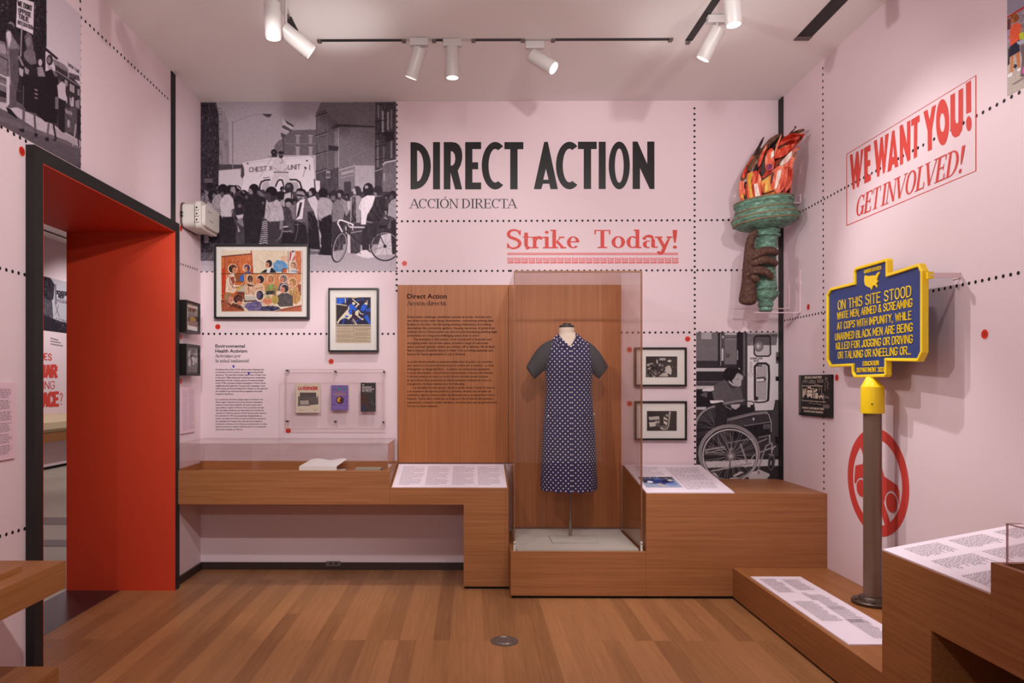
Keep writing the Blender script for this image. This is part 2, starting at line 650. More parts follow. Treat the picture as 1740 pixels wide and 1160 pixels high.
# single-line capitals on a 6 x 10 grid: name -> strokes
LINE = {k: strokes_of(v) for k, v in {
    'A': '0,0 3,10 6,0;1,3.4 5,3.4', 'B': '0,0 0,10 3.5,10 5,9 5,6.4 3.5,5.3 0,5.3;3.5,5.3 5.6,4 5.6,1.4 4,0 0,0',
    'C': '5.6,7.8 5,9.3 3.6,10 2.2,10 .6,9 0,7.3 0,2.7 .6,1 2.2,0 3.6,0 5,.7 5.6,2.2',
    'D': '0,0 0,10 2.8,10 4.9,8.8 5.6,6.8 5.6,3.2 4.9,1.2 2.8,0 0,0', 'E': '5.2,10 0,10 0,0 5.2,0;0,5.2 4.4,5.2', 'F': '5.2,10 0,10 0,0;0,5.2 4.4,5.2',
    'G': '5.6,7.8 5,9.3 3.6,10 2.2,10 .6,9 0,7.3 0,2.7 .6,1 2.2,0 3.6,0 5,.7 5.6,2.2 5.6,4.6 3.2,4.6',
    'H': '0,0 0,10;5.6,0 5.6,10;0,5.2 5.6,5.2', 'I': '0,0 0,10', 'J': '4.4,10 4.4,2.4 3.8,.6 2.2,0 .6,.6 0,2.4', 'K': '0,0 0,10;5.4,10 0,4.2;1.7,5.8 5.6,0',
    'L': '0,10 0,0 5,0', 'M': '0,0 0,10 3.4,2.6 6.8,10 6.8,0', 'N': '0,0 0,10 5.6,0 5.6,10',
    'O': '2.8,10 1.1,9.4 0,7.3 0,2.7 1.1,.6 2.8,0 4.5,.6 5.6,2.7 5.6,7.3 4.5,9.4 2.8,10', 'P': '0,0 0,10 3.8,10 5.4,8.8 5.4,6 3.8,4.8 0,4.8',
    'Q': '2.8,10 1.1,9.4 0,7.3 0,2.7 1.1,.6 2.8,0 4.5,.6 5.6,2.7 5.6,7.3 4.5,9.4 2.8,10;3.6,2.4 6,-.6', 'R': '0,0 0,10 3.8,10 5.4,8.8 5.4,6.4 3.8,5.2 0,5.2;3,5.2 5.6,0',
    'S': '5.4,8.2 4.5,9.6 2.9,10 1.2,9.6 .2,8 .6,6.4 2.8,5.2 5,4 5.6,2.4 4.8,.6 2.9,0 1.1,.4 0,1.9', 'T': '0,10 5.8,10;2.9,10 2.9,0', 'U': '0,10 0,2.6 1,.7 2.8,0 4.6,.7 5.6,2.6 5.6,10',
    'V': '0,10 2.9,0 5.8,10', 'W': '0,10 1.9,0 3.9,8 5.9,0 7.8,10', 'X': '0,0 5.6,10;0,10 5.6,0', 'Y': '0,10 2.9,5 5.8,10;2.9,5 2.9,0', 'Z': '0,10 5.4,10 0,0 5.4,0',
    '0': '2.6,10 1,9.4 0,7.3 0,2.7 1,.6 2.6,0 4.2,.6 5.2,2.7 5.2,7.3 4.2,9.4 2.6,10', '1': '0,8 1.6,10 1.6,0', '2': '0,7.6 .7,9.4 2.6,10 4.5,9.4 5.2,7.4 4.6,5.4 0,0 5.3,0',
    '3': '0,8.6 1.4,10 3.6,10 5,8.8 5,6.6 3.6,5.4 2,5.4;3.6,5.4 5.2,4.2 5.2,1.4 3.6,0 1.4,0 0,1.4', '4': '4,0 4,10 0,3 5.4,3', '5': '5,10 .6,10 .3,5.6 2.8,6.2 4.8,5 5.2,3 4.6,.8 2.6,0 .8,.3 0,1.5',
    '6': '4.8,9.4 3,10 1,8.4 0,4 .2,1.6 1.6,0 3.6,0 5.2,1.6 5.2,4 3.8,5.8 1.6,5.6 .2,4', '7': '0,10 5.2,10 1.8,0', '9': '5,6 3.6,4.4 1.4,4.4 0,6 0,8.6 1.4,10 3.6,10 5,8.6 5.2,5.4 4,1.4 1.6,0',
    '&': '6,0 1.4,7.6 1.8,9.6 3.2,10 4.4,9 4,7.2 .6,4.2 0,2.2 1,.3 2.8,0 4.4,1.2 5.6,4.4', ',': '.4,.6 -.3,-1.8', '.': '0,0 .1,.5', '!': '0,10 0,3;0,0 0,.5', '-': '0,4.6 3,4.6', '?': '0,8 1,9.6 2.8,10 4.6,9 4.8,7 2.8,5 2.6,2.8;2.6,0 2.6,.5',
}.items()}
ADV = {'I': 0.0, 'M': 6.8, 'W': 7.8, ',': .6, '.': .2, '!': .2, '1': 2, '-': 3, 'L': 5, 'E': 5.2, 'F': 5.2}


def line_text(s, gap=2.4, space=4.0):
    """-> (polylines in units of cap height, total width)"""
    x, out = 0.0, []
    for ch in s:
        if ch == ' ':
            x += space
            continue
        g = LINE.get(ch)
        if g is None:
            x += 4
            continue
        for pl in g:
            out.append([((px + x) / 10, py / 10) for px, py in pl])
        x += ADV.get(ch, max(p[0] for pl in g for p in pl)) + gap
    return out, (x - gap) / 10


def strip2d(pts, w, cap=True):
    """outline (left side, right side) of a stroke; w is one width or one per point"""
    P = [np.array(p, float) for p in pts]
    n = len(P)
    ws = list(w) if isinstance(w, (list, tuple)) else [w] * n
    if cap and n > 1:
        d0 = P[0] - P[1]
        P[0] = P[0] + d0 / max(np.linalg.norm(d0), 1e-9) * ws[0] * 0.35
        d1 = P[-1] - P[-2]
        P[-1] = P[-1] + d1 / max(np.linalg.norm(d1), 1e-9) * ws[-1] * 0.35
    Ls, Rs = [], []
    for i in range(n):
        a = P[i] - P[max(i - 1, 0)]
        b = P[min(i + 1, n - 1)] - P[i]
        if i == 0:
            a = b
        if i == n - 1:
            b = a
        a = a / max(np.linalg.norm(a), 1e-9)
        b = b / max(np.linalg.norm(b), 1e-9)
        t = a + b
        if np.linalg.norm(t) < 0.3:
            t = b
        t = t / np.linalg.norm(t)
        k = 1.0 / max(abs(float(t @ b)), 0.5)
        nrm = np.array([-t[1], t[0]]) * ws[i] * 0.5 * k
        Ls.append(P[i] + nrm)
        Rs.append(P[i] - nrm)
    return Ls, Rs


def strip_quads(pts, w, cap=True):
    Ls, Rs = strip2d(pts, w, cap)
    return [[tuple(Ls[i]), tuple(Ls[i + 1]), tuple(Rs[i + 1]), tuple(Rs[i])] for i in range(len(Ls) - 1)]


# ---- serif letters: each glyph is a list of pieces on a unit cap height
#  S x0 y0 x1 y1 : thick stem    s ... : thin stroke    c cx cy rx ry a0 a1 : bowl (thick at the sides)   f x y : foot serif centred at x   b x y : ball
SERIF = {
    'A': ('s .02 .02 .35 1;S .35 1 .68 .02;s .14 .34 .53 .34;f .03 0 .13;f .66 0 .15', .70), 'C': ('c .39 .5 .36 .5 48 312;S .66 .68 .66 .98 h', .74),
    'I': ('S .16 0 .16 1;f .16 0 .16;f .16 1 .16', .32), 'O': ('c .40 .5 .38 .5 0 360', .80), 'N': ('s .12 0 .12 1;S .12 1 .68 0;s .68 0 .68 1;f .12 0 .14;f .08 1 .1;f .68 1 .14', .80),
    'D': ('S .16 0 .16 1;c .30 .5 .44 .5 -90 90;s .16 1 .32 1;s .16 0 .32 0;f .14 0 .14;f .14 1 .14', .80), 'R': ('S .16 0 .16 1;c .36 .76 .27 .25 -90 90;s .16 1 .38 1;s .16 .51 .38 .51;S .38 .5 .66 .02;f .16 0 .16;f .12 1 .12;f .68 0 .1', .76),
    'E': ('S .16 0 .16 1;s .16 1 .58 1;s .16 0 .60 0;s .16 .52 .48 .52;s .58 .78 .58 1;s .60 0 .60 .24;s .48 .40 .48 .64;f .12 0 .12;f .12 1 .12', .66),
    'T': ('S .33 0 .33 1;s .03 1 .63 1;s .03 .76 .03 1;s .63 .76 .63 1;f .33 0 .17', .66), 'G': ('c .39 .5 .36 .5 48 330;S .64 .04 .64 .44;f .62 .44 .15;s .66 .70 .66 .98', .78),
    'V': ('S .03 1 .34 .02;s .34 .02 .66 1;f .05 1 .14;f .64 1 .12', .68), 'L': ('S .16 0 .16 1;s .16 0 .58 0;s .58 0 .58 .26;f .16 1 .16;f .12 0 .12', .62),
    'S': ('w .52 .80 .44 .96 .28 1 .12 .94 .05 .80 .10 .64 .28 .54 .46 .44 .54 .28 .48 .10 .28 0 .12 .05 .04 .2;s .55 .72 .55 1;s .02 0 .02 .28', .60),
    '!': ('w .12 1 .12 .62 .12 .30;b .12 .06', .26),
    'a': ('c .24 .21 .21 .21 60 300;S .46 .05 .46 .48;w .46 .46 .40 .62 .26 .66 .10 .62;b .10 .54;f .54 .02 .08', .60), 'b': ('S .12 .02 .12 1.02;c .32 .33 .25 .33 -130 130;f .07 1.02 .07', .62),
    'c': ('c .29 .33 .27 .33 45 315;b .48 .52', .54), 'd': ('c .26 .33 .25 .33 50 310;S .46 .02 .46 1.02;f .41 1.02 .08;f .52 0 .08', .62), 'e': ('c .29 .33 .27 .33 5 318;s .05 .36 .54 .36', .58),
    'i': ('S .15 0 .15 .64;f .15 0 .14;f .10 .64 .09;b .15 .88', .30), 'k': ('S .14 0 .14 1.02;s .16 .26 .46 .64;S .26 .38 .52 .02;f .14 0 .14;f .09 1.02 .09;f .46 .64 .1;f .54 0 .1', .64),
    'l': ('S .15 0 .15 1.02;f .15 0 .14;f .10 1.02 .09', .30), 'm': ('S .14 0 .14 .64;c .29 .44 .16 .22 0 160;S .44 0 .44 .44;c .59 .44 .16 .22 0 160;S .74 0 .74 .44;f .14 0 .12;f .44 0 .12;f .74 0 .12;f .09 .64 .09', .88),
    'n': ('S .14 0 .14 .64;c .31 .42 .18 .24 0 160;S .48 0 .48 .44;f .14 0 .13;f .48 0 .13;f .09 .64 .09', .62), 'o': ('c .30 .33 .28 .33 0 360', .60),
    'p': ('S .14 -.32 .14 .64;c .34 .33 .24 .33 -130 130;f .14 -.32 .14;f .09 .64 .09', .62), 'r': ('S .14 0 .14 .64;w .16 .40 .24 .58 .38 .64;b .40 .56;f .14 0 .14;f .09 .64 .09', .48),
    's': ('w .38 .54 .30 .64 .18 .65 .07 .56 .10 .42 .24 .34 .38 .25 .40 .10 .28 0 .14 0 .06 .1;s .40 .48 .40 .65;s .04 0 .04 .18', .46), 't': ('S .18 .12 .18 .86;w .18 .12 .24 .01 .36 .05;s .03 .62 .36 .62', .38),
    'u': ('S .14 .16 .14 .64;c .29 .2 .16 .2 180 330;S .47 .02 .47 .64;f .08 .64 .09;f .41 .64 .09;f .54 0 .08', .62), 'v': ('S .04 .64 .29 .02;s .29 .02 .53 .64;f .06 .64 .13;f .51 .64 .1', .58),
    'y': ('S .04 .64 .30 .02;w .53 .64 .30 .02 .20 -.24 .08 -.30;b .07 -.24;f .06 .64 .13;f .51 .64 .1', .58),
}
ACC = {'Ó': ('O', .40), 'ó': ('o', .30)}


def serif_text(s, thick=.13, thin=.045, sh=.045, slant=0.0, gap=.02, space=.36, sw=1.0, xs=1.0):
    """-> (list of polygons in cap-height units, width)"""
    polys, x = [], 0.0
    for ch in s:
        if ch == ' ':
            x += space
            continue
        acc = ACC.get(ch)
        g, adv = SERIF[acc[0] if acc else ch]
        G = []
        for piece in g.split(';'):
            t = piece.split()
            k, v = t[0], [float(q) for q in t[1:] if q != 'h']
            if k in 'Ss':
                wd = thick if k == 'S' else thin
                if k == 'S' and 'h' in t:
                    wd = thin * 1.3
                (x0, y0, x1, y1) = v
                if abs(y1 - y0) < 1e-6:
                    G.append([(x0, y0 - (wd if y0 > .9 else (0 if y0 < .05 else wd / 2))), (x1, y0 - (wd if y0 > .9 else (0 if y0 < .05 else wd / 2))), (x1, y0 + (0 if y0 > .9 else (wd if y0 < .05 else wd / 2))), (x0, y0 + (0 if y0 > .9 else (wd if y0 < .05 else wd / 2)))])
                else:
                    h = wd / 2
                    G.append([(x0 - h, y0), (x1 - h, y1), (x1 + h, y1), (x0 + h, y0)])
            elif k == 'c':
                cx, cy, rx, ry, a0, a1 = v
                n = max(8, int(abs(a1 - a0) / 14))
                prev = None
                for i in range(n + 1):
                    a = math.radians(a0 + (a1 - a0) * i / n)
                    ca, sa = math.cos(a), math.sin(a)
                    o = (cx + rx * ca, cy + ry * sa)
                    q = (cx + max(rx - thick, .02) * ca, cy + max(ry - thin, .02) * sa)
                    if prev:
                        G.append([prev[0], o, q, prev[1]])
                    prev = (o, q)
            elif k == 'w':
                pts = [(v[i], v[i + 1]) for i in range(0, len(v), 2)]
                if len(pts) > 3:
                    sm = []
                    for i in range(len(pts) - 1):
                        a, b, c, d = [np.array(pts[min(max(i + q, 0), len(pts) - 1)]) for q in (-1, 0, 1, 2)]
                        for f in (0, .25, .5, .75):
                            sm.append(tuple(.5 * (2 * b + (c - a) * f + (2 * a - 5 * b + 4 * c - d) * f * f + (3 * b - a - 3 * c + d) * f ** 3)))
                    pts = sm + [pts[-1]]
                n = len(pts)
                if ch == '!':
                    ws = [thick * 1.25, thick, thin]
                else:
                    ws = [thin + (thick - thin) * math.sin(math.pi * min(1, (i + .4) / (n - .2))) ** 1.2 for i in range(n)]
                G += strip_quads(pts, ws, False)
            elif k == 'f':
                cx, y, hw = v
                hw = hw * sw + thick * .18
                up = y < .05
                G.append([(cx - hw, y if up else y - sh), (cx + hw, y if up else y - sh), (cx + hw, y + sh if up else y), (cx - hw, y + sh if up else y)])
            elif k == 'b':
                r = max(thick * .55, thin * .9)
                G.append([(v[0] + r * math.cos(i * math.pi / 6), v[1] + r * math.sin(i * math.pi / 6)) for i in range(12)])
        if acc:
            top = 1.06 if acc[0].isupper() else .74
            G.append([(acc[1], top), (acc[1] + .05, top), (acc[1] + .17, top + .18), (acc[1] + .07, top + .18)])
        for pg in G:
            polys.append([((px + x + slant * py) * xs, py) for px, py in pg])
        x += adv + gap
    return polys, (x - gap) * xs


def font_text(s, bold=0.0):
    """built-in sans letters as a flat mesh -> (verts2d, faces, width, cap height)"""
    cu = bpy.data.curves.new('letters', 'FONT')
    cu.body = s
    cu.size = 1.0
    cu.resolution_u = 2
    cu.offset = bold
    ob = bpy.data.objects.new('letters', cu)
    me = ob.to_mesh()
    vs = [(v.co.x, v.co.y) for v in me.vertices]
    fs = [tuple(p.vertices) for p in me.polygons]
    ob.to_mesh_clear()
    bpy.data.objects.remove(ob)
    bpy.data.curves.remove(cu)
    xs = [v[0] for v in vs] or [0]
    return vs, fs, min(xs), max(xs)


CAPH = 0.729


def put_font(mb, plane, s, x0, x1, base, cap, off=0.001, bold=0.0, slope=0.0):
    """a line of sans text: left and right end, baseline and cap height as surveyed on the wall"""
    vs, fs, a, b = font_text(s, bold)
    if not vs:
        return
    k = (x1 - x0) / (b - a) if x1 else cap / CAPH
    mb.add([plane.at(x0 + (u - a) * k, base - v * cap / CAPH + slope * (u - a) * k, off) for u, v in vs], fs)


def put_polys(mb, plane, polys, width, x0, x1, base, cap, off=0.0015):
    k = (x1 - x0) / width
    for i, pg in enumerate(polys):
        mb.flat([[plane.at(x0 + u * k, base - v * cap, off + (i % 24) * 4e-5) for u, v in pg]])


def greek(rows, seed, cols, fill=0.94):
    """illegible small print: word-length bars; cols: (u0, u1) spans, rows: v positions -> quads in panel units"""
    r = random.Random(seed)
    out = []
    for (u0, u1) in cols:
        for (v, h, frac) in rows:
            u, end = u0, u0 + (u1 - u0) * frac * (0.86 + 0.14 * r.random())
            while u < end:
                w = (u1 - u0) * (0.035 + 0.11 * r.random())
                e = min(u + w, end)
                out.append([(u, v), (e, v), (e, v + h), (u, v + h)])
                u = e + (u1 - u0) * 0.022
    return out


# ------------------------------------------------------------------ printed pictures, drawn stroke by stroke on a small canvas
def nums(s):
    return [tuple(float(c) for c in p.split(',')) for p in s.split()]


class Art:
    """canvas over a rectangle of survey coordinates; res samples per unit"""
    def __init__(self, x0, y0, x1, y1, res, bg=0.5, dark=(30, 22, 28), light=(226, 210, 220)):
        self.x0, self.y0, self.res = x0, y0, res
        self.w, self.h = int(round((x1 - x0) * res)) + 1, int(round((y1 - y0) * res)) + 1
        self.dark, self.light = np.array(dark, np.float32), np.array(light, np.float32)
        self.im = np.zeros((self.h, self.w, 3), np.float32)
        self.im[:] = self.c(bg)
        self.fr = (0.0, 0.0, 1.0)

    def c(self, g):
        if isinstance(g, (int, float)):
            return self.dark + (self.light - self.dark) * float(g)
        return np.array(g, np.float32)

    def frame(self, ox, oy, s):
        self.fr = (ox, oy, s)
        return self

    def T(self, pts):
        ox, oy, s = self.fr
        p = np.array(nums(pts) if isinstance(pts, str) else pts, float)
        return (p / s + (ox - self.x0, oy - self.y0)) * self.res

    def _mask(self, p, bb):
        i0, i1, j0, j1 = bb
        acc = 0
        for dy in (0.25, 0.75):
            for dx in (0.25, 0.75):
                X = np.arange(i0, i1)[None, :] + dx - 0.5
                Y = np.arange(j0, j1)[:, None] + dy - 0.5
                ins = np.zeros((j1 - j0, i1 - i0), bool)
                n = len(p)
                for k in range(n):
                    xa, ya = p[k]
                    xb, yb = p[(k + 1) % n]
                    if ya == yb:
                        continue
                    cnd = (ya > Y) != (yb > Y)
                    ins ^= cnd & (X < (xb - xa) * (Y - ya) / (yb - ya) + xa)
                acc = acc + ins
        return acc / 4.0

    def _bb(self, p, pad=1):
        i0, j0 = np.floor(p.min(0)).astype(int) - pad
        i1, j1 = np.ceil(p.max(0)).astype(int) + pad + 1
        return max(i0, 0), min(i1, self.w), max(j0, 0), min(j1, self.h)

    def _noise(self, h, w, sx, sy):
        sx, sy = max(sx * self.res, 1), max(sy * self.res, 1)
        a = rng.standard_normal((int(h / sy) + 3, int(w / sx) + 3))
        yi = np.arange(h) / sy
        xi = np.arange(w) / sx
        y0, x0 = yi.astype(int), xi.astype(int)
        fy, fx = (yi - y0)[:, None], (xi - x0)[None, :]
        return (a[y0][:, x0] * (1 - fy) * (1 - fx) + a[y0 + 1][:, x0] * fy * (1 - fx) + a[y0][:, x0 + 1] * (1 - fy) * fx + a[y0 + 1][:, x0 + 1] * fy * fx)

    def _put(self, m, bb, col, n=None, to=None, alpha=1.0):
        i0, i1, j0, j1 = bb
        if i1 <= i0 or j1 <= j0:
            return self
        c = np.broadcast_to(self.c(col), (j1 - j0, i1 - i0, 3)).astype(np.float32)
        if to is not None:
            t = np.linspace(0, 1, j1 - j0)[:, None, None]
            c = c * (1 - t) + self.c(to) * t
        if n:
            nz = self._noise(j1 - j0, i1 - i0, n[1], n[2])[..., None] * n[0] * 120
            c = c + nz
        m = (m * alpha)[..., None]
        self.im[j0:j1, i0:i1] = self.im[j0:j1, i0:i1] * (1 - m) + c * m
        return self

    def P(self, pts, col, n=None, to=None, a=1.0):
        p = self.T(pts)
        bb = self._bb(p)
        if bb[1] <= bb[0] or bb[3] <= bb[2]:
            return self
        return self._put(self._mask(p, bb), bb, col, n, to, a)

    def E(self, cx, cy, rx, ry, col, n=None, rot=0, a=1.0):
        q = math.radians(rot)
        pts = [(cx + rx * math.cos(t) * math.cos(q) - ry * math.sin(t) * math.sin(q), cy + rx * math.cos(t) * math.sin(q) + ry * math.sin(t) * math.cos(q)) for t in np.linspace(0, 2 * math.pi, 24)[:-1]]
        return self.P(pts, col, n, a=a)

    def R(self, x0, y0, x1, y1, col, n=None, to=None, a=1.0):
        return self.P([(x0, y0), (x1, y0), (x1, y1), (x0, y1)], col, n, to, a)

    def L(self, pts, w, col, closed=False, a=1.0):
        p = self.T(pts)
        w = w / self.fr[2] * self.res
        if closed:
            p = np.vstack([p, p[:1]])
        bb = self._bb(p, int(w) + 2)
        i0, i1, j0, j1 = bb
        if i1 <= i0 or j1 <= j0:
            return self
        X = np.arange(i0, i1)[None, :] + 0.0
        Y = np.arange(j0, j1)[:, None] + 0.0
        d = np.full((j1 - j0, i1 - i0), 1e9)
        for k in range(len(p) - 1):
            ax, ay = p[k]
            bx, by = p[k + 1]
            L2 = (bx - ax) ** 2 + (by - ay) ** 2 + 1e-9
            t = np.clip(((X - ax) * (bx - ax) + (Y - ay) * (by - ay)) / L2, 0, 1)
            d = np.minimum(d, np.hypot(X - ax - t * (bx - ax), Y - ay - t * (by - ay)))
        m = np.clip(w / 2 - d + 0.5, 0, 1)
        if w < 1:
            m = np.clip(1 - d, 0, 1) * w
        return self._put(m, bb, col, None, None, a)

    def O(self, cx, cy, rx, ry, w, col, rot=0, a0=0, a1=360, a=1.0):
        q = math.radians(rot)
        pts = [(cx + rx * math.cos(t) * math.cos(q) - ry * math.sin(t) * math.sin(q), cy + rx * math.cos(t) * math.sin(q) + ry * math.sin(t) * math.cos(q)) for t in np.radians(np.linspace(a0, a1, 40))]
        return self.L(pts, w, col, a=a)

    def spokes(self, cx, cy, rx, ry, k, w, col, rot=0, r0=0.08):
        q = math.radians(rot)
        for i in range(k):
            t = 2 * math.pi * (i + 0.37 * (i % 2)) / k
            t2 = t + (0.25 if i % 2 else -0.25)
            f = lambda u, v: (cx + u * math.cos(q) - v * math.sin(q), cy + u * math.sin(q) + v * math.cos(q))
            self.L([f(rx * r0 * math.cos(t2), ry * r0 * math.sin(t2)), f(rx * math.cos(t), ry * math.sin(t))], w, col)
        return self

    def W(self, s, x0, y0, x1, y1, cap, w, col, gap=2.4, shear=0.0):
        """hand lettering along a baseline from (x0, y0) to (x1, y1)"""
        pls, wd = line_text(s, gap)
        for pl in pls:
            self.L([(x0 + (x1 - x0) * (u / wd) + shear * v * cap, y0 + (y1 - y0) * (u / wd) - v * cap) for u, v in pl], w, col)
        return self

    def speckle(self, pts, k, lo, hi, size, elong=1.0):
        """many small touches of light and dark inside an outline (crowds, rubble, foliage)"""
        p = np.array(nums(pts) if isinstance(pts, str) else pts, float)
        x0, y0 = p.min(0)
        x1, y1 = p.max(0)
        for _ in range(k):
            x, y = random.uniform(x0, x1), random.uniform(y0, y1)
            r = size * random.uniform(0.4, 1.2)
            self.E(x, y, r, r * elong * random.uniform(0.6, 1.5), random.uniform(lo, hi), rot=random.uniform(-40, 40))
        return self

    def hatch(self, pts, k, cols, ln, w, ang=60, spread=35, a=.75):
        """short chalk strokes inside an outline"""
        p = np.array(nums(pts) if isinstance(pts, str) else pts, float)
        x0, y0 = p.min(0)
        x1, y1 = p.max(0)
        done = 0
        for _ in range(k * 4):
            if done >= k:
                break
            x, y = random.uniform(x0, x1), random.uniform(y0, y1)
            ins = False
            for i in range(len(p)):
                xa, ya = p[i]
                xb, yb = p[i - 1]
                if (ya > y) != (yb > y) and x < (xb - xa) * (y - ya) / (yb - ya) + xa:
                    ins = not ins
            if not ins:
                continue
            done += 1
            t = math.radians(ang + random.uniform(-spread, spread))
            l = ln * random.uniform(.5, 1.2) / 2
            self.L([(x - l * math.cos(t), y - l * math.sin(t)), (x + l * math.cos(t), y + l * math.sin(t))], w * random.uniform(.6, 1.3), random.choice(cols), a=a)
        return self

    def grain(self, amp, s=1.0):
        self.im += self._noise(self.h, self.w, s, s)[..., None] * amp
        return self

    def sample(self, px, py):
        x = np.clip((np.asarray(px) - self.x0) * self.res, 0, self.w - 1.001)
        y = np.clip((np.asarray(py) - self.y0) * self.res, 0, self.h - 1.001)
        i, j = x.astype(int), y.astype(int)
        fx, fy = (x - i)[:, None], (y - j)[:, None]
        im = self.im
        return im[j, i] * (1 - fx) * (1 - fy) + im[j, i + 1] * fx * (1 - fy) + im[j + 1, i] * (1 - fx) * fy + im[j + 1, i + 1] * fx * fy


def sheet(name, art, p00, p10, p01, nu, nv, material, parent=None, coords=None):
    """printed rectangle: corners p00 (top left), p10 (top right), p01 (bottom left); picture read from the canvas.
    coords(points) gives canvas positions, else the sheet shows the whole canvas edge to edge"""
    p00, a, b = np.array(p00), np.array(p10) - np.array(p00), np.array(p01) - np.array(p00)
    U, V = np.meshgrid(np.linspace(0, 1, nu), np.linspace(0, 1, nv))
    U, V = U.ravel(), V.ravel()
    pts = p00 + U[:, None] * a + V[:, None] * b
    if coords is None:
        cx, cy = art.x0 + U * (art.w - 1) / art.res, art.y0 + V * (art.h - 1) / art.res
    else:
        cx, cy = coords(pts)
    col = np.clip(art.sample(cx, cy), 4, 252) / 255.0
    lin = np.where(col <= 0.04045, col / 12.92, ((col + 0.055) / 1.055) ** 2.4)
    off = OFF[parent.name] if parent is not None else Vector(tuple(p00 + a / 2 + b))
    vs = (pts - np.array(off)).astype(np.float32)
    idx = np.arange(nu * nv).reshape(nv, nu)
    q = np.stack([idx[:-1, :-1], idx[1:, :-1], idx[1:, 1:], idx[:-1, 1:]], -1).reshape(-1, 4)
    me = bpy.data.meshes.new(name)
    me.vertices.add(nu * nv)
    me.vertices.foreach_set('co', vs.ravel())
    me.loops.add(q.size)
    me.loops.foreach_set('vertex_index', q.ravel().astype(np.int32))
    me.polygons.add(len(q))
    me.polygons.foreach_set('loop_start', (np.arange(len(q)) * 4).astype(np.int32))
    me.polygons.foreach_set('loop_total', np.full(len(q), 4, np.int32))
    at = me.attributes.new('ink', 'FLOAT_COLOR', 'POINT')
    at.data.foreach_set('color', np.hstack([lin, np.ones((len(lin), 1))]).astype(np.float32).ravel())
    me.update(calc_edges=True)
    me.materials.append(material)
    o = bpy.data.objects.new(name, me)
    COL.objects.link(o)
    if parent is not None:
        o.parent = parent
    else:
        o.location = off
    OFF[o.name] = Vector(off)
    return o


